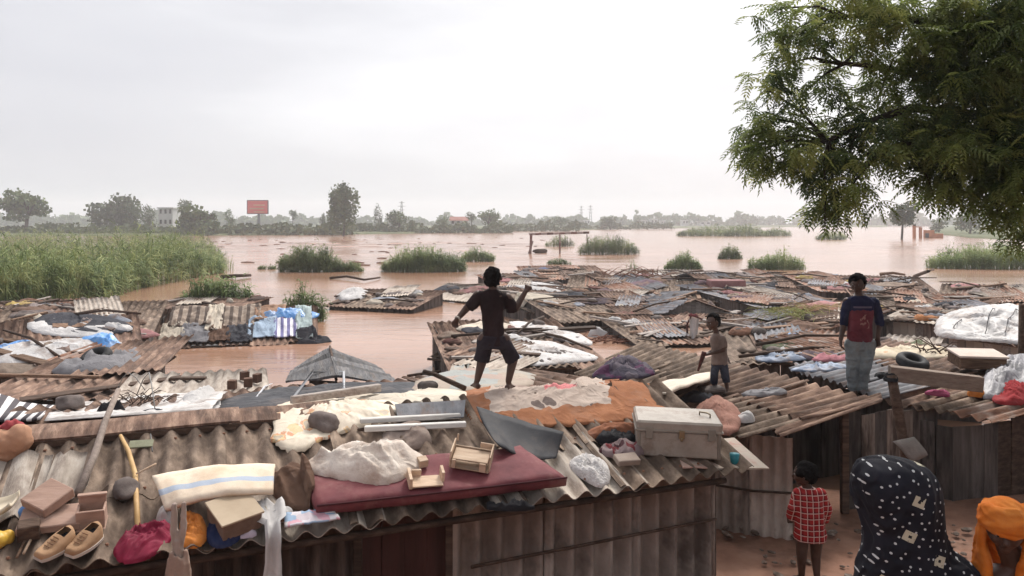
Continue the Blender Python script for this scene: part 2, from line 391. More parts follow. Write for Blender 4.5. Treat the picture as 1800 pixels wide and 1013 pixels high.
def floral(cols, freq, thr=.3):
    def f(nt, tc, base):
        v = N(nt, 'ShaderNodeTexVoronoi'); v.inputs['Scale'].default_value = freq; nt.links.new(tc.outputs['UV'], v.inputs['Vector'])
        n = N(nt, 'ShaderNodeTexNoise'); n.inputs['Scale'].default_value = freq*3; n.inputs['Detail'].default_value = 3; nt.links.new(tc.outputs['UV'], n.inputs['Vector'])
        dd = mth(nt, 'MULTIPLY_ADD', n.outputs['Fac'], .6, mth(nt, 'SUBTRACT', v.outputs['Distance'], .3))
        r = base
        for i, c in enumerate(cols):
            s = N(nt, 'ShaderNodeSeparateXYZ'); nt.links.new(v.outputs['Color'], s.inputs[0])
            sel = mth(nt, 'MULTIPLY', mth(nt, 'LESS_THAN', dd, thr-.06*i), mth(nt, 'GREATER_THAN', s.outputs[i % 3], .35)); r = mixc(nt, sel, r, c)
        return r
    return f
def patch(cols, freq):
    def f(nt, tc, base):
        v = N(nt, 'ShaderNodeTexVoronoi', distance='CHEBYCHEV'); v.inputs['Scale'].default_value = freq; nt.links.new(tc.outputs['UV'], v.inputs['Vector'])
        s = N(nt, 'ShaderNodeSeparateXYZ'); nt.links.new(v.outputs['Color'], s.inputs[0]); cr = N(nt, 'ShaderNodeValToRGB'); cr.color_ramp.interpolation = 'CONSTANT'
        r = cr.color_ramp; r.elements[0].color = (*cols[0], 1); r.elements[1].position = 1-1/len(cols); r.elements[1].color = (*cols[-1], 1)
        for i, c in enumerate(cols[1:-1]): q = r.elements.new((i+1)/len(cols)); q.color = (*c, 1)
        nt.links.new(s.outputs[0], cr.inputs[0])
        mm = N(nt, 'ShaderNodeMix', data_type='RGBA', blend_type='MULTIPLY'); mm.inputs[0].default_value = .6; nt.links.new(cr.outputs[0], mm.inputs[6]); nt.links.new(base, mm.inputs[7]); return mm.outputs[2]
    return f
A3 = lambda *c: c
asb = mat('asbestos_cement', [A3(.055, .036, .026), A3(.165, .118, .088), A3(.38, .285, .215)], 3.0, .9, .35, 22, stain=(A3(.07, .048, .036), 1.6, .75), stretch=(2.4, 1.0, 1), coord='UV', contrast=(.28, .72))
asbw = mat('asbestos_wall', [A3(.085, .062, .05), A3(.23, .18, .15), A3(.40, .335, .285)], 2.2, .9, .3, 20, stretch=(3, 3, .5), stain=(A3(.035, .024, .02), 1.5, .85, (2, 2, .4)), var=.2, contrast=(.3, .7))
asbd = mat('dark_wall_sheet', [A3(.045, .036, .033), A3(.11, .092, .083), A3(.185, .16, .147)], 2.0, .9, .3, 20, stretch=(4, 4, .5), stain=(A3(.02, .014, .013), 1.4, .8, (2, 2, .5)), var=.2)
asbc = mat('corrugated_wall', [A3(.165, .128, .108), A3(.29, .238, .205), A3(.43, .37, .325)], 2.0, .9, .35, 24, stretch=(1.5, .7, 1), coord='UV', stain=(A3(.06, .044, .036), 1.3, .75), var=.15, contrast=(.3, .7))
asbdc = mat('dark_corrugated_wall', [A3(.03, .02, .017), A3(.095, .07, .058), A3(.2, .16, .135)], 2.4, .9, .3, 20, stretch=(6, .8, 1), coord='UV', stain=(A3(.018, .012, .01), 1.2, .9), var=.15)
asbp = mat('pale_asbestos', [A3(.24, .195, .16), A3(.38, .325, .275), A3(.48, .425, .37)], 3.0, .9, .3, 22, stretch=(4, 1, 1), coord='UV', stain=(A3(.14, .1, .08), 1.6, .6))
brown = mat('brown_roof', [A3(.075, .042, .03), A3(.18, .112, .082), A3(.36, .245, .18)], 2.5, .9, .35, 15, stain=(A3(.06, .038, .03), 1.2, .75), var=.2, stretch=(4.5, 1, 1), coord='UV')
rusty = mat('rusty_tin', [A3(.12, .05, .03), A3(.24, .12, .075), A3(.33, .24, .19)], 3, .8, .3, 15, stretch=(4, 1, 1), coord='UV', stain=(A3(.32, .27, .24), 1.4, .7), var=.15)
tin = mat('grey_tin', [A3(.11, .11, .12), A3(.19, .19, .205), A3(.27, .265, .28)], 3, .75, .2, 12, spec=.25, stretch=(3, 1, 1), coord='UV', stain=(A3(.16, .09, .06), 1.6, .6), var=.15)
black = mat('black_tarp', [A3(.028, .028, .032), A3(.05, .05, .056), A3(.085, .085, .095)], 4, .8, .4, 8, spec=.2, stain=(A3(.13, .10, .085), 2.0, .4))
rubber = mat('rubber', [A3(.035, .035, .039), A3(.06, .06, .066)], 4, .7, .2, 10, spec=.2, stain=(A3(.12, .1, .09), 3, .35))
wood = mat('old_wood', [A3(.075, .042, .028), A3(.18, .108, .07), A3(.31, .205, .14)], 3, .85, .3, 12, stretch=(.6, 8, 8), var=.2)
woodd = mat('dark_wood', [A3(.03, .018, .013), A3(.07, .043, .03), A3(.12, .08, .06)], 3, .85, .35, 12, stretch=(.6, 8, 8), var=.2)
woodp = mat('pale_wood', [A3(.36, .25, .17), A3(.52, .38, .27), A3(.6, .47, .35)], 3, .75, .2, 12, stretch=(1, 6, 6), var=.1)
pinkw = mat('pinkish_wood', [A3(.30, .19, .145), A3(.40, .26, .20), A3(.45, .31, .25)], 3, .8, .15, 12, stretch=(1, 5, 5), var=.08)
grey_w = mat('grey_wood', [A3(.17, .14, .125), A3(.28, .24, .215), A3(.38, .34, .31)], 3, .85, .3, 12, stretch=(.6, 8, 8), var=.2)
bark = mat('bark', [A3(.028, .02, .016), A3(.07, .052, .04)], 6, .9, .6, 12)
stone = mat('stone', [A3(.07, .055, .05), A3(.13, .105, .095), A3(.19, .16, .145)], 5, .9, .5, 14, var=.25)
earth = mat('red_earth', [A3(.15, .072, .048), A3(.26, .138, .095), A3(.34, .20, .145)], 1.4, .95, .5, 9, stain=(A3(.09, .045, .03), .8, .6), var=0)
def cloth_mat(name, c, var=.12, **kw):
    d = tuple(x*.62 for x in c); return mat('cloth_'+name, [d, c], kw.pop('scale', 5), .9, .5, 9, spec=.1, var=var, **kw)
CLOTH = dict(white=(.62, .595, .58), cream=(.62, .54, .44), beige=(.45, .37, .30), grey=(.26, .25, .26), charcoal=(.06, .06, .07), black=(.022, .021, .024), blue=(.12, .24, .5), pale_blue=(.42, .52, .64), navy=(.03, .04, .10),
             red=(.35, .045, .05), maroon=(.15, .035, .04), crimson=(.38, .02, .07), pink=(.58, .25, .28), orange=(.62, .22, .05), yellow=(.6, .45, .1), green=(.13, .22, .12), purple=(.13, .09, .17), brown=(.17, .1, .07), tan=(.4, .25, .17), rust=(.33, .14, .08))
MUD = (.20, .135, .105)
def CMD(c):
    k = tuple(a*.5+b*.5 for a, b in zip(CLOTH[c], MUD)); return cloth_mat('muddy_'+c, k, var=.2, stain=(MUD, 1.6, .75))
def CM(c): return cloth_mat(c, CLOTH[c], stain=(tuple(x*.5+.05 for x in CLOTH[c]), 2.5, .5))
plas_blue = mat('blue_tarp', [A3(.06, .2, .5), A3(.12, .34, .68)], 4, .35, .3, 6, spec=.5, stain=(A3(.5, .5, .5), 2, .4))
plas_white = mat('white_tarp', [A3(.30, .275, .26), A3(.50, .48, .47), A3(.6, .585, .58)], 2.2, .5, .35, 6, spec=.35, stain=(A3(.26, .18, .14), 1.8, .6))
tyre_m = mat('tyre_rubber', [A3(.015, .015, .016), A3(.03, .03, .032)], 6, .7, .3, 20)
# ------------------------------------------------------------------ setting: earth bank, water
def grid_fn(xs, ys, fz):
    X, Yg = np.meshgrid(xs, ys); Z = fz(X, Yg); Vv = np.stack([X, Yg, Z], -1).reshape(-1, 3); nx, ny = len(xs), len(ys)
    i = np.arange(nx-1); j = np.arange(ny-1); a = (j[:, None]*nx+i[None]).ravel(); return Vv, np.stack([a, a+1, a+nx+1, a+nx], 1)
def nz(x, y, s, o=0.0): return noise.noise(V((x*s+o, y*s+o*1.7, o)))
def bank(X, Yg):
    Z = gz(X, Yg); return Z+np.vectorize(lambda a, b: .05*nz(a, b, .8)+.02*nz(a, b, 3.1, 4)+.008*nz(a, b, 11, 2))(X, Yg)
vv, ff = grid_fn(np.linspace(-12, 16, 190), np.linspace(-4, 13.6, 130), bank)
mk_np('ground', vv, ff, earth, smooth=True, kind='structure')
# flood water
wm = bpy.data.materials.new('flood_water'); wm.use_nodes = True; nt = wm.node_tree; L = nt.links.new; bs = nt.nodes['Principled BSDF']
tc = N(nt, 'ShaderNodeTexCoord'); mp = N(nt, 'ShaderNodeMapping'); mp.inputs['Scale'].default_value = (.05, .16, 1); L(tc.outputs['Object'], mp.inputs[0])
n1 = N(nt, 'ShaderNodeTexNoise'); n1.inputs['Scale'].default_value = 1.0; n1.inputs['Detail'].default_value = 6; L(mp.outputs[0], n1.inputs['Vector'])
cr = N(nt, 'ShaderNodeValToRGB'); r = cr.color_ramp; r.elements[0].position = .39; r.elements[0].color = (.27, .145, .088, 1); r.elements[1].position = .62; r.elements[1].color = (.42, .245, .17, 1); L(n1.outputs['Fac'], cr.inputs[0]); L(cr.outputs[0], bs.inputs['Base Color'])
bs.inputs['Roughness'].default_value = .16; bs.inputs['Specular IOR Level'].default_value = .5; bs.inputs['IOR'].default_value = 1.33
mp2 = N(nt, 'ShaderNodeMapping'); mp2.inputs['Scale'].default_value = (.5, 1.6, 1); L(tc.outputs['Object'], mp2.inputs[0])
n2 = N(nt, 'ShaderNodeTexNoise'); n2.inputs['Scale'].default_value = 1.3; n2.inputs['Detail'].default_value = 4; n2.inputs['Distortion'].default_value = .6; L(mp2.outputs[0], n2.inputs['Vector'])
bp = N(nt, 'ShaderNodeBump'); bp.inputs['Strength'].default_value = .4; bp.inputs['Distance'].default_value = .05; L(n2.outputs['Fac'], bp.inputs['Height']); L(bp.outputs[0], bs.inputs['Normal'])
ys = 5*np.exp(np.linspace(0, math.log(1500/5), 560)); ts = np.linspace(-1.6, 1.6, 260)
T_, Y_ = np.meshgrid(ts, ys); X_ = T_*Y_
def wz(x, y):
    a = .012+.17*math.exp(-((math.log(y)-math.log(105))/.45)**2)*(1.0 if x < 10 else .45)
    if y > 500: return 0
    return a*(noise.noise(V((x*.16, y*.5, 0)))+.5*noise.noise(V((x*.4, y*1.1, 3))))*(.4+1.6*max(0, noise.noise(V((x*.02+4, y*.035, 7)))+.35)) if y < 500 else 0
Z_ = np.vectorize(wz)(X_, Y_); Z_[Y_ < 14] -= 0
vv = np.stack([X_, Y_, Z_], -1).reshape(-1, 3); nx, ny = len(ts), len(ys); a = (np.arange(ny-1)[:, None]*nx+np.arange(nx-1)[None]).ravel()
mk_np('flood_water', vv, np.stack([a, a+1, a+nx+1, a+nx], 1), wm, smooth=True, kind='structure')
# land: left/far bank and right bank
turf = mat('turf', [A3(.045, .06, .022), A3(.09, .11, .045), A3(.16, .14, .08)], .15, .95, .5, 2, var=0)
def edge_bank(name, pts, zt=.5, deep=900):
    xs = [p[0] for p in pts]; col = np.linspace(xs[0], xs[-1], 260); ed = np.interp(col, xs, [p[1] for p in pts])
    rows = []
    for k, s in enumerate((-.6, 0, 1.5, 4, 10, 25, 60, 150, 500, deep)):
        r = []
        for c, e in zip(col, ed):
            Y = CZ*FPX/(e-HY); Y2 = Y*(1+.03*noise.noise(V((c*.03, 1, 2))))+s; x = (c-CX)/FPX*Y
            x = (c-CX)/FPX*Y2; r.append((x, Y2, (-.4, .05, .35, zt, zt, zt+.1, zt+.2, zt+.4, zt+.6, 1.0)[k]+(.12*noise.noise(V((x*.1, Y2*.1, 0))) if k > 2 else 0)))
        rows.append(r)
    Vv = np.array(rows).reshape(-1, 3); nx = len(col); ny = len(rows); a = (np.arange(ny-1)[:, None]*nx+np.arange(nx-1)[None]).ravel()
    mk_np(name, Vv, np.stack([a, a+1, a+nx+1, a+nx], 1), turf, smooth=True, kind='structure')
edge_bank('far_bank_land', [(-1400, 416), (0, 416), (300, 415), (420, 414), (560, 413), (700, 411), (850, 408), (1000, 405), (1150, 402), (1400, 399.5), (1560, 399.5)])
edge_bank('right_bank_land', [(1640, 411), (1700, 418), (1760, 421), (1900, 424), (3000, 424)], .4)
# ------------------------------------------------------------------ huts
def sheets(root, A, B, Cc, D, ncol, nrow, m, name='roof_sheet', pitch=.177, amp=.024, jag=.03, jit=.03, miss=(), seed=0, lap=.09, two=True, nl=3, reg=True, per=8, mats=None):
    """a roof patch of separate overlapping corrugated sheets; A-B along the eave, A-D up the slope"""
    n = (B-A).cross(D-A).normalized(); n = n if n.z > 0 else -n
    rnd = random.Random(seed*91+5)
    W = (B-A).length/ncol
    k = 0
    for r in range(nrow):
        for c in range(ncol):
            k += 1
            if (r, c) in miss: continue
            u0, u1 = c/ncol-.02, (c+1)/ncol+.02; v0, v1 = r/nrow-(lap/nrow if r else 0), (r+1)/nrow
            if nrow == 1: v0 -= rnd.uniform(0, jit)
            o = n*(.012*r+.009*(c % 2)+rnd.uniform(0, .006))
            sk = [V((rnd.uniform(-jit, jit), rnd.uniform(-jit, jit), rnd.uniform(-.01, .012))) for _ in range(4)]
            q = [bil(A, B, Cc, D, uu, vv)+o+s for (uu, vv), s in zip(((u0, v0), (u1, v0), (u1, v1), (u0, v1)), sk)]
            v, f, uv = corr(*q, pitch=pitch, amp=amp, nl=nl, jag=jag*rnd.random(), seed=seed+k, twosided=two, per=per, phase=rnd.uniform(0, .6))
            mm = m if not mats else rnd.choice(mats)
            mk(name, (v, f), mm, root, smooth=two, uv=uv)
    if reg: reg_quad(A, B, Cc, D, amp*.75+.01)
def boards(root, p0, p1, zb, z0, z1, w, m, name='wall_board', jit=.015, t=.018, seed=0, gap=.004, skip=()):
    """vertical boards standing from p0 to p1"""
    rnd = random.Random(seed); p0 = V((p0[0], p0[1], 0)); p1 = V((p1[0], p1[1], 0)); Ln = (p1-p0).length; n = max(1, round(Ln/w)); d = (p1-p0).normalized()
    for i in range(n):
        if i in skip: continue
        u = (i+.5)/n; h = lerp(z0, z1, u)-zb+rnd.uniform(-.04, .01)
        g = cbox(Ln/n-gap, t, h, .004, .003); M = Matrix.Translation(lerp(p0, p1, u)+V((0, rnd.uniform(-jit, jit), zb))) @ Matrix.Rotation(math.atan2(d.y, d.x), 4, 'Z') @ Matrix.Rotation(rnd.uniform(-.012, .012), 4, 'Y')
        mk(name, xf(g, M), m if not isinstance(m, list) else rnd.choice(m), root)
def wall_sheets(root, p0, p1, zb, z0, z1, n, m, seed=0, amp=.022, pitch=.177):
    for i in range(n):
        u0, u1 = i/n-.015, (i+1)/n+.015
        a = lerp(V(p0), V(p1), u0); b = lerp(V(p0), V(p1), u1); off = V((0, -.012*(i % 2), 0))
        A = V((a.x, a.y, zb))+off; B = V((b.x, b.y, zb))+off; D = V((a.x, a.y, lerp(z0, z1, u0)))+off; Cq = V((b.x, b.y, lerp(z0, z1, u1)))+off
        v, f, uv = corr(A, B, Cq, D, pitch=pitch, amp=amp, nl=2, seed=seed+i, sag=.02); mk('wall_sheet', (v, f), m, root, smooth=True, uv=uv)
def bar(root, name, a, b, r, m, box=False, **kw):
    a, b = V(a), V(b)
    if box:
        L = (b-a).length; g = cbox(L, r*2, r*2, .006, .004); d = (b-a).normalized(); M = Matrix.Translation((a+b)/2) @ d.to_track_quat('X', 'Z').to_matrix().to_4x4(); g = xf(g, M)
    else:
        k = 5; pts = [lerp(a, b, i/k)+V((noise.noise(V((i*1.3, a.x, a.y))), noise.noise(V((i*1.1, a.y, 4))), noise.noise(V((i, a.x, 9)))))*r*.6*(0 < i < k) for i in range(k+1)]; g = tube(pts, [r*(1-.15*i/k) for i in range(k+1)], 7)
    return mk(name, g, m, root, smooth=not box, **kw)
# ---- near hut
e_, n_ = V((.9301, .3674, 0)), V((-.3674, .9301, 0))
E0 = V((-2.66, 4.66, 1.4))
def near(s, t, z): return V((E0.x, E0.y, 0))+e_*s+n_*t+V((0, 0, z))
S0, S1 = -1.35, 4.95; ZE, ZR = 1.40, 1.85
hut1 = thing('shanty_hut', 'nearest hut, long corrugated cement roof heaped with bedding, boxes and clothes', 'hut', near(2, 1, .1))
A, B, Cc, D = near(S0, 0, ZE), near(S1, 0, ZE), near(S1, 1.5, ZR), near(S0, 1.5, ZR)
sheets(hut1, A, B, Cc, D, 6, 2, asb, seed=3, jag=.03, jit=.015, lap=.22, nl=5, per=10, mats=[asb, asb, asb, asbp], amp=.031)
sheets(hut1, near(S0, 1.52, ZR-.05), near(S1-.2, 1.52, ZR-.05), near(S1-.35, 4.0, 1.56), near(S0, 4.0, 1.56), 4, 2, brown, seed=9, jit=.03)
# ridge capping over the dark gap at the top of the roof
for s0, s1, zz in ((-1.3, 1.0, .015), (.97, 1.75, .005)):
    a, b = near(s0, 1.36, ZR+zz-.01), near(s1, 1.36, ZR+zz-.005); c, d = near(s1, 1.62, ZR+zz+.05), near(s0, 1.62, ZR+zz+.045)
    g = slab(a, b, c, d, .02, 14, 3, bend=lambda u, w: .012*math.sin(w*math.pi)+.006*math.sin(u*9)); mk('ridge_cap', g[:2], brown, hut1, uv=g[2])
    g = slab(a-V((0, 0, .045)), b-V((0, 0, .045)), b, a, .012, 10, 1); mk('ridge_board', g[:2], woodd, hut1)
wl = lambda s: near(s, .32, .1)
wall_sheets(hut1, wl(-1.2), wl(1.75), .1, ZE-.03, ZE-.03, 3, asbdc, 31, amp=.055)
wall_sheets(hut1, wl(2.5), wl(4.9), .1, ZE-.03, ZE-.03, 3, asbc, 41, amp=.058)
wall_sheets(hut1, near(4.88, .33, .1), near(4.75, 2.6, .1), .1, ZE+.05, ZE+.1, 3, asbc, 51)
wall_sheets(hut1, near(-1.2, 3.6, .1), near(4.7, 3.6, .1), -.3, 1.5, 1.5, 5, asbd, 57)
door = mk('door', join(*[xf(cbox(.17, .03, 1.2, .004, .003), Matrix.Translation(near(1.87+.172*i, .36, .15)) @ Matrix.Rotation(math.atan2(e_.y, e_.x), 4, 'Z')) for i in range(4)]), mat('door_wood', [A3(.035, .012, .009), A3(.075, .026, .02)], 3, .7, .3, 14, stretch=(4, 4, .5)), hut1)
bar(hut1, 'door_post', near(2.5, .3, .1), near(2.5, .3, 1.4), .03, woodd, True)
bar(hut1, 'door_post', near(1.8, .3, .1), near(1.8, .3, 1.4), .03, woodd, True)
bar(hut1, 'wall_batten', near(2.62, .24, .88), near(4.86, .24, .93), .014, woodd)
bar(hut1, 'eave_beam', near(-1.2, .1, ZE-.09), near(4.85, .1, ZE-.09), .03, woodd)
bg = []
for i in range(34):
    for t in (.12, .66, 1.25): q = near(S0+.1+i*.177, t, ZE+(ZR-ZE)*t/1.5+.036); bg.append(tube([q, q+V((0, 0, .012))], [.014, .009], 6))
mk('roof_bolts', join(*bg), rusty, hut1, kind='stuff')
# loose broken sheets lying over the left of the near roof
def on_near(s, t, lift=.03): return near(s, t, ZE+(ZR-ZE)*t/1.5+lift)
for q, lb in ((((-.98, .4), (-.28, .45), (-.3, 1.2), (-1.05, 1.25)), 'broken pale corrugated sheet lying over the roof below the tan bundle'),
              (((-.3, .62), (-.02, .66), (0, 1.22), (-.28, 1.15)), 'narrow broken corrugated strip lying beside the long grey pole')):
    v, f, uv = corr(*[on_near(s, t, .05) for s, t in q], pitch=.25, amp=.03, nl=6, jag=.22, seed=len(lb)); mk('broken_roof_sheet', (v, f), asbp, None, lb, 'roofing sheet', smooth=True, uv=uv)
# ---- hut on the right (two sheet roofs meeting at a ridge), yard side walls and door
hut2 = thing('shanty_hut', 'hut behind the plaid-shirted child, ridged brown roof and dark open doorway', 'hut', (3.6, 9.3, .1))
L0, R0 = P(1290, 768, 1.22), P(1545, 703, 1.38); L1, R1 = P(1012, 662, 1.2), P(1140, 607, 1.38)
sheets(hut2, L0, L1, R1, R0, 4, 2, brown, amp=.032, seed=14, jit=.04, lap=.15, nl=4, mats=[brown, brown, asb, asb], jag=.05)
va, vb, vc, vd = P(1372, 768, 1.24), P(1552, 704, 1.40), P(1548, 690, 1.41), P(1352, 752, 1.25)
v, f, uv = corr(va, vd, vc, vb, pitch=.177, amp=.024, nl=4, seed=5, jag=.03); mk('verge_sheet', (v, f), brown, hut2, smooth=True, uv=uv)
S_a, S_b = (2.2, 8.5), (2.98, 8.2)
wall_sheets(hut2, (*S_a, .03), (*S_b, .03), .03, 1.2, 1.2, 2, asbc, 63, amp=.02, pitch=.12)
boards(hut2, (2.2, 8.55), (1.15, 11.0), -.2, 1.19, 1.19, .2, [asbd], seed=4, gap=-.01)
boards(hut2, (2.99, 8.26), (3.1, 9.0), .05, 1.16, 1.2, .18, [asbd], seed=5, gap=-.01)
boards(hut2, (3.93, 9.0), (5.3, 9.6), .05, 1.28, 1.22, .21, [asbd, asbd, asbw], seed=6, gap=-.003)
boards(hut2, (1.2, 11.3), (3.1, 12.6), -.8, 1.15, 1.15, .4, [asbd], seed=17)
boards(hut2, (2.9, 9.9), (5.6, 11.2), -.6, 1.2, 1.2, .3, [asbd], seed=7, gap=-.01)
bar(hut2, 'door_post', (3.9, 8.92, .05), (3.9, 8.92, 1.3), .04, woodd, True)
mk('side_batten', tube([(2.2, 8.46, .62), (2.6, 8.31, .6), (3.0, 8.15, .63)], .013, 6), woodd, hut2, smooth=True)
hut3 = thing('shanty_hut', 'hut at the right edge with slanting brown corrugated roof and dark board wall', 'hut', (6.5, 10, .1))
A, B, D, Cc = P(1549, 706, 1.27), P(1742, 742, 1.15), P(1765, 640, 1.36), P(1995, 674, 1.3)
sheets(hut3, A, B, Cc, D, 3, 2, brown, amp=.032, seed=21, jit=.05, lap=.15, nl=4, mats=[brown, asb, rusty], jag=.06)
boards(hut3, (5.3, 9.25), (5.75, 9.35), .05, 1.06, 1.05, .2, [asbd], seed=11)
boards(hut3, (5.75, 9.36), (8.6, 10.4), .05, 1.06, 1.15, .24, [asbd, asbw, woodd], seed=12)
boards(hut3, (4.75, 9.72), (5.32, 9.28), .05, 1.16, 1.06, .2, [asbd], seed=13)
hut4 = thing('shanty_hut', 'low hut under the young man with weathered ridged roof sheets', 'hut', (5.5, 12, .1))
sheets(hut4, P(1550, 702, 1.31), P(1392, 650, 1.25), P(1560, 598, 1.3), P(1768, 640, 1.37), 3, 2, asb, seed=33, jit=.06, lap=.15, nl=3, mats=[asb, brown, tin], jag=.06)
# ---- flooded huts farther out
SITE = {}
def flooded(key, desc, ph, a, b, z0, depth, kind='mono', rise=.35, ncol=3, nrow=1, m=brown, mats=None, wall=None, yaw=0.0, flat=False, zbot=-.3):
    A, B = P(*a, z0), P(*b, z0); d = (B-A); d.z = 0; d = d.normalized(); n = V((-d.y, d.x, 0)); n = Matrix.Rotation(yaw, 3, 'Z') @ n
    root = thing('flooded_hut', desc, 'hut', (A+B)/2-V((0, 0, z0))+n*depth*.4)
    two = True; sd_ = len(SITE)*7+2
    per = 6
    if kind == 'mono':
        D, Cc = A+n*depth+V((0, 0, rise)), B+n*depth+V((0, 0, rise)); P4 = (A, B, Cc, D)
        if flat:
            for i in range(ncol):
                q = [bil(A, B, Cc, D, (i+x)/ncol+(.01 if x == 0 else .0), y)+V((0, 0, .015*(i % 2)+random.uniform(0, .02))) for x, y in ((0, 0), (1, 0), (1, 1), (0, 1))]
                g = slab(*q, .02, 8, 6, wob=.09, seed=sd_+i); mk('roof_cover', g[:2], m, root, smooth=False, uv=g[2])
            reg_quad(A, B, Cc, D, .04)
        else: sheets(root, A, B, Cc, D, ncol, nrow, m, seed=sd_, jit=.09, mats=mats, jag=.08, nl=2, per=per, amp=.022)
        SITE[key] = (P4, ph)
    elif kind == 'gable':      # ridge parallel to the front
        r0, r1 = A+n*depth*.5+V((0, 0, rise)), B+n*depth*.5+V((0, 0, rise)); D, Cc = A+n*depth, B+n*depth
        sheets(root, A, B, r1, r0, ncol, nrow, m, seed=sd_, jit=.08, mats=mats, jag=.08, nl=2, per=per, amp=.022)
        sheets(root, r0, r1, Cc, D, ncol, nrow, m, seed=sd_+3, jit=.08, mats=mats, jag=.08, nl=2, per=per, amp=.022)
        SITE[key] = ((A, B, r1, r0), ph)
    else:                      # gable end towards the viewer
        mid = (A+B)/2+V((0, 0, rise)); D, Cc = A+n*depth, B+n*depth; mb = mid+n*depth
        sheets(root, A, D, mb, mid, ncol, nrow, m, seed=sd_, jit=.06, mats=mats, jag=.08, nl=2, per=per, amp=.02)
        sheets(root, B, Cc, mb, mid, ncol, nrow, m, seed=sd_+3, jit=.06, mats=mats, jag=.08, nl=2, per=per, amp=.02)
        SITE[key] = ((A, mid, mb, D), ph)
        if wall:
            k = max(4, int((B-A).length/.16))
            for i in range(k):
                u = (i+.5)/k; h = z0+rise*(1-abs(2*u-1))-.05; q = lerp(A, B, u)+n*.12
                mk('wall_board', xf(cbox((B-A).length/k-.004, .02, h-zbot, .004), Matrix.Translation((q.x, q.y, zbot)) @ Matrix.Rotation(math.atan2(d.y, d.x), 4, 'Z')), wall, root)
    if wall and kind != 'end':
        q = .15
        boards(root, A+n*q+d*.1, B+n*q-d*.1, zbot, z0-.02, z0-.02, .22, wall, seed=sd_, t=.02)
    if kind != 'end':
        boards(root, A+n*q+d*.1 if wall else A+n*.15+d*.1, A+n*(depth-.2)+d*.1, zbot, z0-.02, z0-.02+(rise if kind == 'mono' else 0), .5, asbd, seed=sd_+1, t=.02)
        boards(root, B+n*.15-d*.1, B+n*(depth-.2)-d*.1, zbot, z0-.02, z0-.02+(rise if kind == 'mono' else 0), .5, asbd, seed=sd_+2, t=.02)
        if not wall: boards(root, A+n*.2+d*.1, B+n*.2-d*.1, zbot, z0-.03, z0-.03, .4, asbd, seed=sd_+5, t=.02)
    # pole along the eave
    bar(root, 'eave_pole', A+V((0, -.02, -.04)), B+V((0, -.02, -.04)), .03, woodd)
    return root
MX = [brown, asb, rusty]; MT = [tin, brown, asb]
F_ = flooded
# left bank of roofs
F_('l1', 'long brown corrugated roof at the left edge above the striped sheets', 'the long brown roof at the left edge', (-60, 706), (196, 700), 1.15, 2.6, rise=.12, ncol=2, nrow=1, m=brown)
F_('l1b', 'pale mud-stained tin roof carrying brown blocks at its tip', 'the pale tin roof beyond the black tarp', (205, 706), (470, 690), 1.22, 1.5, rise=.05, ncol=3, m=asbp)
F_('l3', 'hut at the left smothered in white and bright blue plastic tarps', 'the blue and white tarp hut', (-90, 668), (250, 640), .62, 2.6, rise=.75, ncol=3, m=brown, flat=False)
F_('l4', 'brown roof with rags between the tarp hut and the reeds', 'the rag-strewn brown roof before the reeds', (-60, 606), (262, 592), .55, 4.0, rise=.55, ncol=4, m=brown, mats=MX)
F_('l4b', 'low sodden roof at the foot of the tall reeds', 'the sodden roof at the foot of the reeds', (-40, 572), (180, 562), .35, 3.5, rise=.4, ncol=4, m=rusty, mats=MX)
F_('l5', 'hut hung with a patchwork of grey, cream and pale blue cloths', 'the patchwork hut', (268, 611), (556, 599), .06, 1.9, rise=.85, ncol=5, m=brown)
F_('l6', 'small dark-walled hut half hidden behind the patchwork hut', 'the dark-walled hut behind the patchwork', (244, 542), (395, 548), .36, 3, rise=.25, ncol=3, m=brown, wall=asbd)
F_('l7', 'lone flooded hut with white clutter, standing in open water', 'the lone hut in open water', (572, 537), (728, 543), .17, 3.2, rise=.42, ncol=4, m=brown, wall=[asbd, asbw], mats=MX)
l8 = thing('flooded_hut', 'small dark grey gabled roof of overlapping sheets beyond the black tarp', 'hut', P(598, 670, 1.3))
fa, fb = P(592, 674, 1.46), P(580, 616, 1.62); lf, rf, lb_, rb = P(506, 684, 1.34), P(694, 688, 1.34), P(520, 649, 1.4), P(664, 647, 1.4)
slate = mat('slate_sheet', [A3(.06, .058, .06), A3(.115, .112, .115), A3(.2, .19, .185)], 3, .85, .3, 12, spec=.2, stretch=(5, .8, 1), coord='UV', var=.3, stain=(A3(.15, .12, .1), 2, .5))
for k, (a0, a1, b0, b1) in enumerate(((lf, fa, lb_, fb), (fa, rf, fb, rb))):
    for i in range(5):
        v0, v1 = i/5-.05, (i+1)/5+.02; off = V((0, 0, .022*(4-i)+random.uniform(0, .012))); ex = random.uniform(-.07, .04)
        g = slab(bil(a0, a1, b1, b0, ex if k == 0 else -.03, v0)+off, bil(a0, a1, b1, b0, 1.03 if k == 0 else 1-ex, v0)+off, bil(a0, a1, b1, b0, 1.03 if k == 0 else 1-ex, v1)+off, bil(a0, a1, b1, b0, ex if k == 0 else -.03, v1)+off, .028, 8, 2, wob=.02, seed=i+k*5); mk('roof_sheet', g[:2], slate, l8, uv=g[2])
reg_quad(lf, fa, fb, lb_, .04); reg_quad(fa, rf, rb, fb, .04)
boards(l8, (lf.x+.05, lf.y+.08), (fa.x, fa.y+.1), .2, lf.z+.05, fa.z+.05, .2, asbd, seed=71, gap=-.004)
boards(l8, (fa.x, fa.y+.1), (rf.x-.05, rf.y+.08), .2, fa.z+.05, rf.z+.05, .2, asbd, seed=72, gap=-.004)
bar(l8, 'ridge_pole', fa+V((0, -.03, .05)), fb+V((0, 0, .06)), .02, woodd)
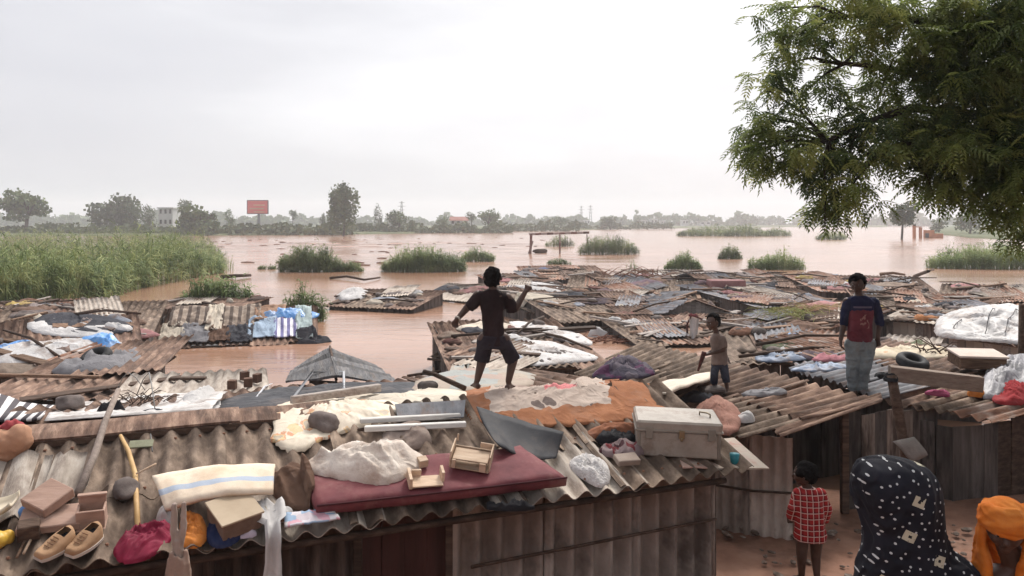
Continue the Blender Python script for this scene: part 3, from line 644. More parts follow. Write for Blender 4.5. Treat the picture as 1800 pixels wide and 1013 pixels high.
# centre
F_('c1', 'roof behind the boy laden with white spotted cloths and branches', 'the spotted-cloth roof behind the boy', (795, 652), (1075, 640), .62, 4.2, rise=.42, ncol=4, m=asb, mats=[asb, brown])
F_('c0', 'short sagging roof jutting into the water left of the boy', 'the sagging roof left of the boy', (752, 628), (905, 640), .45, 2.4, rise=.2, ncol=2, m=tin, mats=MT)
F_('c2', 'half drowned pale and black roof alone in the channel', 'the half drowned roof in the channel', (738, 522), (868, 534), .10, 4.0, kind='gable', rise=.5, ncol=3, m=asbp, flat=False)
F_('c3', 'wide dark-edged roof along the inner channel', 'the wide roof along the inner channel', (985, 566), (1205, 556), .35, 4.4, rise=.5, ncol=5, m=brown, mats=MX)
F_('c4', 'dull roof covered with cream sacking right of the boy', 'the sacking-covered roof right of the boy', (925, 548), (1060, 540), .38, 4.0, rise=.5, ncol=4, m=asb, mats=MX)
F_('c5', 'gable-ended hut of pale boards in the middle of the roofs', 'the pale gable-ended hut', (1150, 553), (1292, 551), .42, 3, kind='end', rise=.5, ncol=3, m=brown, wall=[grey_w, asbw])
F_('c6', 'long roof with a dark fringed eave above a strip of brown water', 'the long fringed roof', (1265, 570), (1412, 592), .36, 4.2, rise=.5, ncol=5, m=brown, mats=MX, wall=woodd)
F_('c7', 'grey sheet roof with a reddish box upon it', 'the grey roof under the reddish box', (1190, 530), (1330, 532), .35, 5.0, rise=.45, ncol=4, m=tin, mats=MT)
F_('c8', 'dark roof with blue plastic behind the boy at the water edge', 'the blue-patched roof behind the boy', (895, 514), (1012, 510), .34, 5, rise=.5, ncol=4, m=brown, mats=MX)
F_('c9', 'ridged roof with a long dark gable line near the gantry', 'the long gabled roof', (995, 517), (1190, 520), .36, 6, kind='gable', rise=.62, ncol=6, m=asb, mats=MX)
F_('c10', 'far roof with brushwood just in front of the small round bush', 'the far roof before the round bush', (1090, 500), (1245, 502), .35, 6, rise=.42, ncol=5, m=asbp, mats=[asbp, brown])
F_('c11', 'far roof in front of the tall leafy bush', 'the far roof before the leafy bush', (1255, 508), (1420, 505), .35, 6, kind='gable', rise=.55, ncol=5, m=brown, mats=MT)
F_('c12', 'flat grey roof below the leafy bush with a tarp edge', 'the flat grey roof below the leafy bush', (1330, 540), (1470, 532), .38, 5, rise=.45, ncol=4, m=tin, mats=MT)
# right
F_('r1', 'box-like hut with bare board wall and straw on top, left of the young man', 'the straw-topped hut', (1398, 552), (1508, 560), .55, 2.6, rise=.12, ncol=3, m=brown, wall=[grey_w, wood, asbw], zbot=-.25)
F_('r2', 'hut with pale corrugated wall right of the young man', 'the pale-walled hut', (1548, 560), (1668, 570), .62, 3.4, rise=.2, ncol=4, m=asbp, wall=[asbp, asbw, grey_w], zbot=-.3)
F_('r3', 'hut at right buried under a bulging white plastic tarp', 'the white-tarped hut', (1655, 588), (1830, 612), .62, 3.4, rise=.5, ncol=3, m=brown, wall=[asbp, grey_w], zbot=-.2)
F_('r4', 'far right roof of pinkish brown sheets by the smooth water', 'the pinkish roof by the smooth water', (1500, 520), (1662, 524), .36, 6, rise=.5, ncol=5, m=brown, mats=MX)
F_('r5', 'long low roof at the right edge before the reed bank', 'the low roof before the reed bank', (1650, 530), (1850, 540), .38, 6, kind='gable', rise=.5, ncol=6, m=asb, mats=MX)
F_('r6', 'brown roof behind the white tarp hut', 'the brown roof behind the white tarp', (1600, 556), (1790, 556), .5, 3.4, rise=.4, ncol=5, m=rusty, mats=MX)
F_('r7', 'sheet roof scattered with rubbish in front of the straw-topped hut', 'the rubbish-strewn roof', (1290, 634), (1500, 640), .85, 3.4, rise=.3, ncol=4, m=brown, mats=MT)
F_('r8', 'sheet roof with cream sheets between the young man and white tarp', 'the cream-sheeted roof', (1530, 650), (1740, 662), .85, 3.0, rise=.1, ncol=4, m=asb, mats=MX)
F_('r9', 'half sunk roof by the thin child, sheets awry in the water', 'the half sunk roof by the thin child', (1120, 606), (1300, 600), .12, 3.6, rise=.35, ncol=4, m=brown, mats=MX)

F_('x1', 'sheet roof at the far edge of the settlement behind the boy raised hand', 'the far roof behind the raised hand', (925, 490), (1080, 489), .3, 6, rise=.4, ncol=5, m=brown, mats=MX)
F_('x2', 'low roof awash between the fringed roof and the half sunk roof', 'the roof awash by the fringed roof', (1190, 578), (1290, 582), .12, 3.0, rise=.3, ncol=3, m=tin, mats=MT)
F_('x3', 'rusty roof right behind the young man head', 'the rusty roof behind the young man head', (1440, 512), (1540, 512), .4, 5, rise=.45, ncol=4, m=rusty, mats=MX)
F_('x4', 'pale roof between the straw-topped hut and the grey roof', 'the pale roof before the straw-topped hut', (1395, 545), (1500, 542), .3, 4, rise=.4, ncol=4, m=asbp, mats=MX)
F_('x5', 'brown roof behind the pale-walled hut at right', 'the brown roof behind the pale-walled hut', (1520, 545), (1630, 548), .5, 3.5, rise=.4, ncol=4, m=brown, mats=MX)
F_('x6', 'tin roof leaning towards the channel beside the wide roof', 'the tin roof leaning to the channel', (1080, 538), (1180, 536), .35, 4.0, rise=.45, ncol=4, m=tin, mats=MT)
# ------------------------------------------------------------------ clutter on the flooded roofs
WN = {wood: 'brown', woodd: 'dark', grey_w: 'grey'}
USED = set()
def uniq(cands, grp):
    """first label not yet taken; true look-alikes in one spot share theirs and a group"""
    for c in cands:
        if c not in USED: USED.add(c); return dict(label=c, group=grp)
    return dict(label=cands[0], group=grp)
def clutter(key, cloths=(), planks=3, rocks=3, poles=1, scraps=1, seed=0, csize=.42, mats=(wood, woodd, grey_w)):
    (A, B, Cc, D), ph = SITE[key]; rnd = random.Random(hash_(key)+seed)
    n = (B-A).cross(D-A).normalized(); n = n if n.z > 0 else -n
    uvs = [0, 0]
    def spot(m=.08):
        uvs[:] = [rnd.uniform(m, 1-m), rnd.uniform(.05, .9)]; return bil(A, B, Cc, D, *uvs)+n*.025
    def where():
        x = ('left', 'middle', 'right')[min(2, int(uvs[0]*3))]; y = ('front', 'back')[uvs[1] > .5]; return y+' '+x
    g = ' on '+ph
    for i in range(planks):
        p = spot(); L = rnd.uniform(.7, 2.2); m = rnd.choice(mats); r = rnd.uniform(-.7, .7)+(rnd.random() < .2)*1.3; w = rnd.uniform(.07, .2); M = frame(p+n*rnd.uniform(.01, .06), n, r)
        l = ('short', 'long')[L > 1.4]; a = ('narrow', 'wide')[w > .13]; s = ('straight', 'slanting')[abs(r) > .35]
        mk('plank', xf(cbox(L, w, rnd.uniform(.025, .06), .006, .006), M @ Matrix.Rotation(rnd.uniform(-.05, .05), 4, 'Y')), m, None, cat='plank', **uniq(['%s %s plank, %s of %s' % (l, WN[m], where(), ph), '%s %s %s plank, %s of %s' % (a, l, WN[m], where(), ph), '%s %s %s plank, %s of %s' % (s, l, WN[m], where(), ph)], WN[m]+' planks'+g))
    for i in range(scraps):
        p = spot(.15); M = frame(p+n*.05, n, rnd.uniform(-.6, .6)); w, l = rnd.uniform(.4, .7), rnd.uniform(.6, 1.3); ms, cn = rnd.choice(((tin, 'grey'), (brown, 'brown'), (rusty, 'rusty'), (asbp, 'pale')))
        q = [M @ V(c) for c in ((-w, -l, 0), (w, -l, .03), (w, l, .1*rnd.random()), (-w, l, .02))]
        v, f, uv = corr(*q, pitch=.12, amp=.018, nl=3, jag=.15, seed=i+len(key), per=6); mk('loose_roof_sheet', (v, f), ms, None, cat='roofing sheet', smooth=True, uv=uv, **uniq(['loose %s corrugated sheet, %s of %s' % (cn, where(), ph), 'second loose %s sheet, %s of %s' % (cn, where(), ph)], 'loose sheets'+g))
    for i in range(rocks):
        p = spot(); r = rnd.uniform(.07, .17); gg = rock_geo(r*1.3, r, r*.75, rnd.random()*9, 2); z = ('small', 'big')[r > .12]
        mk('stone', xf(gg, frame(p, n, rnd.uniform(0, 6))), stone, None, cat='stone', smooth=True, **uniq(['%s dark stone, %s of %s' % (z, where(), ph), 'another %s dark stone, %s of %s' % (z, where(), ph)], 'stones'+g))
    for i in range(poles):
        a = spot(.02); d = V((rnd.uniform(-1, 1), rnd.uniform(-.5, .5), 0)).normalized()*rnd.uniform(.8, 1.6); b = a+d; a2, b2 = a-d, b
        for q in (a2, b2): q.z = float(surf([[q.x, q.y]])[0])+.05
        if abs(a2.z-b2.z) > .6: b2.z = a2.z+.2
        mid = (a2+b2)/2+V((0, 0, .06+.05*rnd.random())); mk('pole', tube([a2, lerp(a2, mid, .5), mid, lerp(mid, b2, .5), b2], [.035, .034, .03, .028, .022], 6), woodd, None, cat='pole', smooth=True, **uniq(['crooked dark pole, %s of %s' % (where(), ph), 'second dark pole, %s of %s' % (where(), ph)], 'poles'+g))
    for i, c in enumerate(cloths):
        p = spot(.12); s = csize*rnd.uniform(.6, 1.5)
        heap('cloth', 'muddy '+c.replace('_', ' ')+' cloth on '+ph, 'cloth', CMD(c) if c not in ('white', 'cream', 'charcoal') else CM(c), at=(0, 0, s*rnd.uniform(1, 1.9), s*.8), base_pt=(p, n), h=rnd.uniform(.02, .09), amp=.10, freq=2.6, seed=rnd.uniform(1, 50), rings=8, segs=28, rot=rnd.uniform(-.5, .5), group=None)
    bits = ('white', 'cream', 'black', 'grey', 'brown', 'beige', 'charcoal', 'tan', 'pale_blue', 'maroon')
    for i in range(6 if len(cloths) > 1 else 0):
        p = spot(.06); c = rnd.choice(bits); z = rnd.uniform(.12, .3)
        la = uniq(['small %s rag, %s of %s' % (c.replace('_', ' '), where(), ph), 'second %s rag, %s of %s' % (c.replace('_', ' '), where(), ph)], 'cloth scraps'+g)
        heap('cloth_scrap', la['label'], 'rag', CM(c) if c in ('white', 'cream') else CMD(c), at=(0, 0, z*rnd.uniform(1, 1.8), z*.7), base_pt=(p, n), h=rnd.uniform(.02, .08), amp=.08, freq=5, seed=rnd.uniform(1, 50), rings=5, segs=18, rot=rnd.uniform(-.8, .8), group=la['group'])
def hash_(s): return sum(ord(c)*(i+3) for i, c in enumerate(s))
clutter('l1', (), 2, 0, 1, 1)
clutter('l3', ('grey', 'charcoal', 'beige', 'white'), 5, 2, 2, 1, csize=.5)
clutter('l4', ('pink', 'white', 'grey', 'brown', 'cream'), 8, 2, 2, 3)
clutter('l4b', ('yellow', 'pale_blue', 'brown', 'rust'), 7, 2, 2, 2, csize=.35)
clutter('l6', ('brown', 'grey'), 4, 1, 1, 1)
clutter('l7', ('white', 'black', 'grey', 'beige', 'pale_blue', 'cream'), 5, 3, 1, 1, csize=.36)
clutter('c1', ('cream', 'grey', 'charcoal'), 7, 3, 4, 2)
clutter('c0', ('white', 'maroon', 'yellow', 'charcoal'), 5, 2, 3, 1, csize=.25)
clutter('c2', ('charcoal', 'pink', 'white'), 2, 2, 1, 0, csize=.6)
clutter('c3', ('navy', 'maroon', 'white', 'beige', 'grey'), 8, 4, 2, 3)
clutter('c4', ('cream', 'beige', 'white', 'charcoal'), 6, 3, 2, 2, csize=.55)
clutter('c5', ('charcoal', 'brown'), 5, 3, 1, 2)
clutter('c6', ('pink', 'rust', 'green', 'navy', 'grey'), 8, 3, 2, 3)
clutter('c7', ('beige', 'charcoal', 'purple'), 7, 3, 2, 3)
clutter('c8', ('blue', 'white', 'charcoal', 'brown', 'pink'), 6, 3, 2, 2, csize=.5)
clutter('c9', ('beige', 'brown', 'purple', 'grey'), 8, 4, 3, 3)
clutter('c10', ('white', 'brown', 'pink'), 8, 4, 3, 2)
clutter('c11', ('grey', 'beige', 'charcoal'), 8, 4, 3, 2)
clutter('c12', ('purple', 'pale_blue', 'brown', 'pink'), 8, 4, 2, 3)
clutter('r1', ('yellow', 'cream'), 2, 1, 2, 0)
clutter('r2', ('orange', 'white', 'beige'), 4, 2, 1, 1, csize=.3)
clutter('r4', ('pink', 'beige', 'charcoal', 'yellow'), 9, 5, 3, 3)
clutter('r5', ('pink', 'brown', 'grey', 'beige'), 9, 5, 3, 3)
clutter('r6', ('pink', 'brown', 'charcoal'), 8, 4, 3, 3)
clutter('r7', ('pale_blue', 'white', 'navy', 'brown', 'grey', 'green', 'rust'), 9, 3, 2, 3, csize=.36)
clutter('r8', ('cream', 'beige', 'white', 'charcoal', 'green', 'rust', 'pale_blue'), 8, 2, 2, 2, csize=.4)
clutter('r9', ('beige', 'white', 'brown'), 9, 4, 2, 3, csize=.3)
clutter('x1', ('beige', 'blue', 'grey'), 8, 3, 3, 3)
clutter('x2', ('white', 'brown'), 7, 2, 2, 3, csize=.3)
clutter('x3', ('pink', 'grey', 'yellow'), 7, 3, 2, 3)
clutter('x4', ('brown', 'charcoal', 'cream'), 7, 3, 2, 3)
clutter('x5', ('rust', 'beige', 'charcoal'), 7, 3, 3, 3)
clutter('x6', ('purple', 'white', 'charcoal'), 7, 3, 2, 3)
# named pieces on the far roofs
heap('plastic_tarp', 'bright blue plastic tarp bunched on the white tarp hut at left', 'tarp', plas_blue, poly=[(135, 600), (180, 588), (205, 600), (240, 630), (205, 628), (165, 608)], h=.12, amp=.16, freq=2.5, seed=3)
heap('plastic_tarp', 'white plastic tarp stretched over the hut at the left edge', 'tarp', plas_white, poly=[(-10, 612), (60, 604), (140, 596), (215, 604), (150, 625), (60, 640), (-10, 638)], h=.05, amp=.12, freq=2, seed=5)
heap('plastic_tarp', 'small blue plastic scrap at the left edge of the white tarp', 'tarp', plas_blue, poly=[(-5, 612), (50, 600), (62, 606), (40, 616), (-5, 620)], h=.07, amp=.08, freq=3, seed=8)
heap('rag', 'dirty grey and brown rags spilling to the water at the tarp hut', 'rag', CM('grey'), poly=[(90, 654), (150, 636), (200, 634), (248, 618), (256, 634), (215, 652), (150, 660)], h=.08, amp=.2, freq=3.4, seed=12)
pw = mat('ribbed_matting', [A3(.16, .12, .095), A3(.30, .235, .185), A3(.42, .35, .29)], 6, .9, .3, 14, stretch=(1, 1, 1), coord='UV', pat=stripes(A3(.10, .075, .062), 4.2, .42), stain=(A3(.08, .055, .045), 1.5, .6))
pw_ = mat('patchwork', [A3(.45, .4, .36), A3(.75, .7, .66)], 6, .9, .3, 14, pat=patch([A3(.2, .19, .17), A3(.42, .36, .3), A3(.55, .46, .33), A3(.3, .25, .23), A3(.26, .2, .18), A3(.5, .46, .42), A3(.36, .27, .22)], 1.4), stain=(A3(.1, .07, .06), 1.5, .5))
def hang(name, label, m, px0, px1, v0, v1, key, seed, amp=.11, lift=.04, cat='cloth', nx=30, ny=18):
    (A, B, Cc, D), ph = SITE[key]; n = (B-A).cross(D-A).normalized(); n = n if n.z > 0 else -n
    a, b = A, B
    u0 = (px0-268)/(556-268); u1 = (px1-268)/(556-268)
    q = [bil(A, B, Cc, D, u, w)+n*lift for u, w in ((u0, v0), (u1, v0), (u1, v1), (u0, v1))]
    g = slab(*q, .015, nx, ny, bend=lambda u, w: amp*(fold((u*2+seed, w*1.1), 3.0, 2.2)-.25)+.05*noise.noise(V((u*3, w*3, seed)))); return mk(name, g[:2], m, None, label, cat, smooth=True, uv=g[2])
for x0, x1, v0, v1, c, lb in ((275, 320, .05, .55, CM('cream'), 'cream cloth hung at the left end of the patchwork hut'), (312, 362, .02, .5, CM('grey'), 'grey cloth pinned low on the patchwork hut'),
        (285, 362, .45, .98, pw, 'ribbed brown matting on the upper left of the patchwork hut'), (352, 382, .3, 1.0, CM('cream'), 'narrow pale strip of cloth on the patchwork hut'), (378, 452, .4, .98, pw, 'brown patched matting across the middle of the patchwork hut'),
        (360, 400, .02, .42, CM('brown'), 'brown rag low on the patchwork hut'), (392, 440, .0, .42, CM('charcoal'), 'dark grey rag low on the patchwork hut'), (430, 482, .08, .62, CM('pale_blue'), 'pale blue cloth hung on the right of the patchwork hut'),
        (478, 522, .06, .8, mat('striped_cloth', [A3(.62, .6, .64), A3(.75, .72, .74)], 4, .9, .2, pat=stripes(A3(.17, .16, .3), 5.5)), 'navy and white striped cloth hung on the patchwork hut'),
        (518, 550, .0, .9, cloth_mat('pale_green', (.4, .47, .47)), 'pale green-grey cloth at the right end of the patchwork hut'), (440, 500, .55, .95, CM('tan'), 'tan rag high on the right of the patchwork hut')):
    hang('hanging_cloth', lb, c, x0, x1, v0, v1, 'l5', len(lb), lift=.05+.012*(len(lb) % 4))
heap('plastic_tarp', 'blue tarp bunched on top of the patchwork hut at right', 'tarp', plas_blue, poly=[(452, 556), (490, 546), (545, 548), (560, 556), (520, 566), (470, 562)], h=.1, amp=.14, freq=2.5, seed=4)
heap('rag', 'heap of dark rags at the water end of the patchwork hut', 'rag', CM('charcoal'), at=(548, 592, .55, .4), h=.2, amp=.16, freq=3, seed=9)
heap('rag', 'dark crumpled rags between the tarp hut and patchwork hut', 'rag', CM('charcoal'), at=(262, 606, .45, .4), h=.2, amp=.14, freq=3, seed=19)
heap('sheet_cloth', 'white cloth sheet rumpled on the lone hut in the water', 'cloth', CM('white'), poly=[(590, 522), (618, 512), (648, 514), (640, 524), (610, 530)], h=.22, amp=.12, freq=3, seed=41)
spot = mat('spotted_cloth', [A3(.46, .43, .41), A3(.58, .56, .55)], 3, .8, .25, 8, pat=dots(A3(.06, .05, .05), 3.2, .16), stain=(A3(.25, .19, .16), 2, .6))
heap('spotted_sheet', 'white dark-spotted sheet spread over the upper part of the roof behind the boy', 'cloth', spot, poly=[(900, 566), (960, 573), (1020, 590), (1042, 606), (1010, 604), (950, 588), (905, 580)], h=.04, amp=.10, freq=2, seed=6)
heap('spotted_sheet', 'larger white dark-spotted sheet spread low on the roof behind the boy', 'cloth', spot, poly=[(905, 606), (960, 602), (1035, 622), (1048, 632), (985, 640), (915, 640)], h=.05, amp=.12, freq=2, seed=7)
heap('sack', 'white polka dotted bundle tied up at the edge of the orange blanket', 'bundle', mat('dotted_bundle', [A3(.55, .5, .48), A3(.66, .62, .6)], 4, .9, .2, pat=dots(A3(.12, .1, .12), 22, .25), stain=(A3(.3, .2, .17), 3, .5)), poly=[(938, 668), (948, 648), (980, 640), (1012, 644), (1016, 662), (985, 672)], h=.16, amp=.06, freq=5, seed=8)
# straw on the box-like hut
def straw(name, label, c, n, L, sp, m, base=None):
    v, f = [], []
    for i in range(n):
        a = random.uniform(0, 6.28); p = V((c[0]+random.gauss(0, sp[0]), c[1]+random.gauss(0, sp[1]), c[2]+random.uniform(0, sp[2]))); d = V((math.cos(a), math.sin(a), random.uniform(-.35, .25)))*L*random.uniform(.4, 1)
        g = tube([p, p+d*.5+V((0, 0, .03)), p+d-V((0, 0, .05))], .006, 3, False); k = len(v); v += g[0]; f += [tuple(x+k for x in q) for q in g[1]]
    return mk(name, (v, f), m, None, label, name.replace('_', ' '), kind='stuff')
strw = mat('straw', [A3(.28, .2, .08), A3(.5, .4, .19)], 5, .9, 0)
pt = H(1440, 546)[0]; straw('straw', 'loose yellow straw on the box-like hut left of the young man', pt, 260, .8, (.55, .35, .14), strw)
pt = H(1395, 560)[0]; straw('straw', 'green-yellow straw beside the board wall left of the young man', pt+V((-.2, 0, .1)), 160, .7, (.5, .3, .2), mat('green_straw', [A3(.16, .18, .05), A3(.33, .33, .12)], 5, .9, 0))
# white plastic heap of the right hut
wt_ = heap('plastic_tarp', 'bulging white plastic tarp roped over the hut at the right edge', 'tarp', plas_white, poly=[(1645, 588), (1650, 560), (1690, 545), (1760, 540), (1830, 552), (1850, 590), (1800, 604), (1730, 600), (1680, 596)], h=.2, amp=.2, freq=1.6, seed=13, rings=30, segs=110, flat=.45); WT = [tuple(v_.co+wt_.location) for v_ in wt_.data.vertices]
bar(None, 'pole', H(1660, 590)[0]+V((0, -.1, .5)), H(1768, 545)[0]+V((0, 0, .42)), .05, wood, False, label='long brown pole lying across the bulging white tarp', cat='pole')
for lb, pts in (('dark rope tied down over the left of the white tarp at right', ((1672, 592), (1690, 575), (1712, 556))), ('dark rope tied down over the middle of the white tarp at right', ((1730, 600), (1738, 578), (1752, 552))), ('dark rope tied down over the right of the white tarp at right', ((1765, 602), (1772, 582), (1790, 556)))):
    rp = []
    for k in range(9):
        t = k/8*2; i0 = min(1, int(t)); w = t-i0; q = H(pts[i0][0]*(1-w)+pts[i0+1][0]*w, pts[i0][1]*(1-w)+pts[i0+1][1]*w)[0]; zt = [v_ for v_ in WT if (v_[0]-q.x)**2+(v_[1]-q.y)**2 < .02]
        rp.append(V((q.x, q.y, (max(v_[2] for v_ in zt) if zt else q.z+.1)+.008)))
    mk('tarp_rope', tube(rp, .011, 5), black, None, lb, 'rope', smooth=True)
pb = PD(1797, 640, 12.5); mk('post', tube([V((pb.x, pb.y, .0)), V((pb.x, pb.y, 1.2)), V((pb.x+.01, pb.y, PD(1797, 535, 12.5).z))], [.07, .065, .06], 8), woodd, None, 'thick brown post at the right edge before the white tarp', 'post', smooth=True)
# reddish box, drifting wood, drowned bits
bx = SITE['c7'][0]; c = bil(*bx, .72, .5); mk('box', xf(cbox(1.5, .8, .45, .03, .02), frame(c+V((0, 0, .04)), V((0, 0, 1)), .05)), mat('reddish_box', [A3(.2, .09, .09), A3(.3, .16, .15)], 3, .85, .3), None, 'reddish faded box upon the grey roof beyond the thin child', 'box')
def drift(label, pts, r, m=woodd):
    q = [P(x, y, z) for x, y, z in pts]; mk('driftwood', tube(q, [r*(1-.5*i/len(q)) for i in range(len(q))], 6), m, None, label, 'driftwood', smooth=True)
drift('long dark branch afloat in front of the round reed clump', [(580, 489, .08), (610, 486, .2), (640, 492, .15), (668, 488, .1)], .09)
drift('bent snag rising from the smooth water at right', [(1608, 486, .05), (1620, 481, .35), (1632, 477, .7), (1640, 474, .75)], .12)
drift('dark trunk end afloat behind the patchwork hut', [(390, 487, .1), (415, 485, .2), (440, 484, .15)], .15)
drift('thin plank-like drift in the channel below the boy hand', [(1040, 571, .05), (1080, 573, .08), (1130, 577, .05)], .05, wood)
drift('thin dark driftwood beside the half sunk roof', [(1130, 604, .06), (1190, 598, .1), (1250, 601, .06)], .05)
drift('reddish wood scrap afloat right of the leafy bush', [(1548, 482, .1), (1570, 480, .25), (1590, 483, .1)], .12, wood)
# red bent bucket-like cloth with white hanging rag beside the child
# ------------------------------------------------------------------ things on the near roof and its neighbours
def hp(px, py, lift=0.0):
    p, n = H(px, py); return p+n*lift
def box_at(name, label, cat, px, py, sx, sy, sz, m, rot=0.0, lift=0.0, tilt=0.0, b=.006, parent=None):
    p, n = H(px, py); M = frame(p+n*lift, n, rot) @ Matrix.Rotation(tilt, 4, 'X'); return mk(name, xf(cbox(sx, sy, sz, b, .002), M), m, parent, label, cat)
def LH(px, py, dz):
    """the world point dz above the surface that is seen at this place"""
    p = H(px, py)[0]; q = H(px, py+dz*FPX/p.y)[0]; return (q if abs(q.y-p.y) < 1.2 else p)+V((0, 0, dz))
def flatpiece(name, label, cat, q, m, t=.02, lift=.02, bend=None, nx=14, ny=6, wob=.0, rnd=0, smooth=True, parent=None, seed=1):
    g = slab(*[LH(p[0], p[1], p[2] if len(p) > 2 else lift) for p in q], t, nx, ny, bend, rnd, wob, seed); return mk(name, g[:2], m, parent, label, cat, smooth=smooth, uv=g[2])
# --- back roof: striped sheets, white sheets, black tarp
zl = .03
flatpiece('roof_sheet', 'black and white striped sheet on the back roof at left edge', 'roofing sheet', [(-40, 744), (70, 740), (112, 702), (-30, 700)], mat('striped_sheet', [A3(.6, .57, .56), A3(.75, .72, .7)], 4, .6, .2, pat=stripes(A3(.05, .04, .045), 11, .5), var=0), lift=.075, wob=.02)
flatpiece('plastic_sheet', 'crinkled whitish sheet between the striped sheet and black tarp', 'plastic sheet', [(78, 742), (372, 722), (400, 690), (114, 706)], mat('dirty_white_sheet', [A3(.33, .29, .26), A3(.62, .58, .55), A3(.76, .73, .71)], 5, .5, .5, 9, spec=.5, stain=(A3(.2, .14, .11), 3, .7)), lift=.07, nx=40, ny=10, bend=lambda u, w: .05*fold((u*4, w*1.2), 4, 1.8)*(1-(2*w-1)**4), t=.008)
heap('black_tarp', 'wide black tarp spread over the back of the near roof', 'tarp', black, poly=[(375, 722), (400, 702), (470, 688), (560, 682), (650, 676), (724, 674), (735, 690), (700, 702), (600, 708), (500, 716), (430, 724)], h=.03, amp=.05, freq=2.2, seed=17, rings=12, segs=60)
frm = [(515, 712), (553, 666), (602, 668), (605, 700)]
mk('tent_frame', tube([hp(*frm[0], .06), hp(*frm[1], .1), hp(*frm[2], .1), hp(*frm[3], .06)], .016, 6), mat('pale_pipe', [A3(.4, .4, .42), A3(.55, .55, .57)], 4, .4, .1), None, 'bent pale metal pipe frame resting on the black tarp', 'pipe frame', smooth=True)
mk('stick', tube([hp(448, 708, .03), hp(465, 690, .06), hp(478, 678, .04)], .012, 6), mat('pale_pipe', [A3(.4, .4, .42), A3(.55, .55, .57)]), None, 'thin pale stick on the black tarp left of pipe frame', 'stick', smooth=True)
heap('cloth', 'bright white cloth heaped where the white sheet meets black tarp', 'cloth', CM('white'), poly=[(318, 722), (325, 700), (352, 690), (380, 698), (388, 718), (355, 728)], h=.13, amp=.05, freq=5, seed=23)
def rk(label, px, py, r, seed, fl=.8): p, n = H(px, py); return mk('stone', xf(rock_geo(r*1.25, r, r*fl, seed, 3), frame(p, n, seed)), stone, None, label, 'stone', smooth=True)
rk('large flat dark stone on the striped sheet at left edge', 60, 712, .2, 1.3, .5); rk('round dark stone on the crinkled white sheet', 125, 718, .12, 2.7)
rk('dark stone on the cream flowered oilcloth', 570, 752, .1, 3.1, .9); rk('dark stone on the pale cloth left of the boy', 752, 690, .105, 4.4); rk('roundish stone in a roof valley beside the yellow cane', 220, 868, .085, 5.2, .7)
heap('bag', 'crumpled black plastic bag on the white sheet behind the leaning pole', 'bag', CM('black'), at=(195, 727, .13, .1), h=.12, amp=.06, freq=6, seed=31)
heap('rag', 'small black rags strewn along the ridge right of the pole', 'rag', CM('charcoal'), at=(275, 732, .22, .07), h=.05, amp=.05, freq=7, seed=33)
# bundle of twigs and wire on the ridge
def twigs(label, px, py, n, L, m, r=.006, spread=(.3, .15), up=.5):
    p = hp(px, py); g = []
    for i in range(n):
        a = random.uniform(0, 6.28); q = p+V((random.uniform(-1, 1)*spread[0], random.uniform(-1, 1)*spread[1], .02)); d = V((math.cos(a), math.sin(a)*.6, random.uniform(.1, up)*1.6))*L*random.uniform(.4, 1)
        g.append(tube([q, q+d*.4+V((random.uniform(-.03, .03), 0, .01)), q+d*.75+V((random.uniform(-.05, .05), 0, .0)), q+d+V((random.uniform(-.08, .08), 0, -.05))], [r, r*.8, r*.6, r*.3], 4))
    return mk('twig_bundle', join(*g), m, None, label, 'twigs', smooth=True)
twigs('tangle of dry twigs and wire on the ridge behind the pole', 235, 712, 26, .32, mat('twig', [A3(.05, .035, .03), A3(.11, .08, .065)], 5, .9, .2))
wire = mat('wire', [A3(.16, .15, .14), A3(.24, .23, .22)], 4, .5, 0)
for (a, b, c), lb in (((( 205, 690), (225, 655), (255, 690)), 'left loop of thin wire arching over the ridge'), (((240, 700), (262, 655), (273, 730)), 'right loop of thin wire arching over the ridge'), (((246, 738), (262, 752), (268, 800)), 'pale cord hanging from the ridge onto the front sheets')):
    p0, p2 = hp(*a, .03), hp(*c, .03); mid = (p0+p2)/2; t = PD(b[0], b[1], mid.y); pts = [p0, lerp(p0, t, .55)+V((0, 0, .04)), t, lerp(t, p2, .45)+V((0, 0, .04)), p2]
    mk('wire', tube(pts, .006, 5), wire, None, lb, 'wire', smooth=True)
# brown blocks on the pale tin roof
for i, (x, y, lb) in enumerate(((408, 684, 'brown block lying at the left of the pale tin roof end'), (436, 680, 'brown block at the middle of the pale tin roof end'), (430, 668, 'brown block standing at the back of the pale tin roof end'), (452, 672, 'dark brown block at the very tip of the pale tin roof'))):
    box_at('brick', lb, 'brick', x, y, .11, .09, .12, mat('brown_brick', [A3(.07, .04, .03), A3(.15, .085, .06)], 6, .9, .4), .4*i)
box_at('plank', 'dark plank lying on the back edge of the pale tin roof', 'plank', 330, 668, .5, .1, .04, woodd, .1)
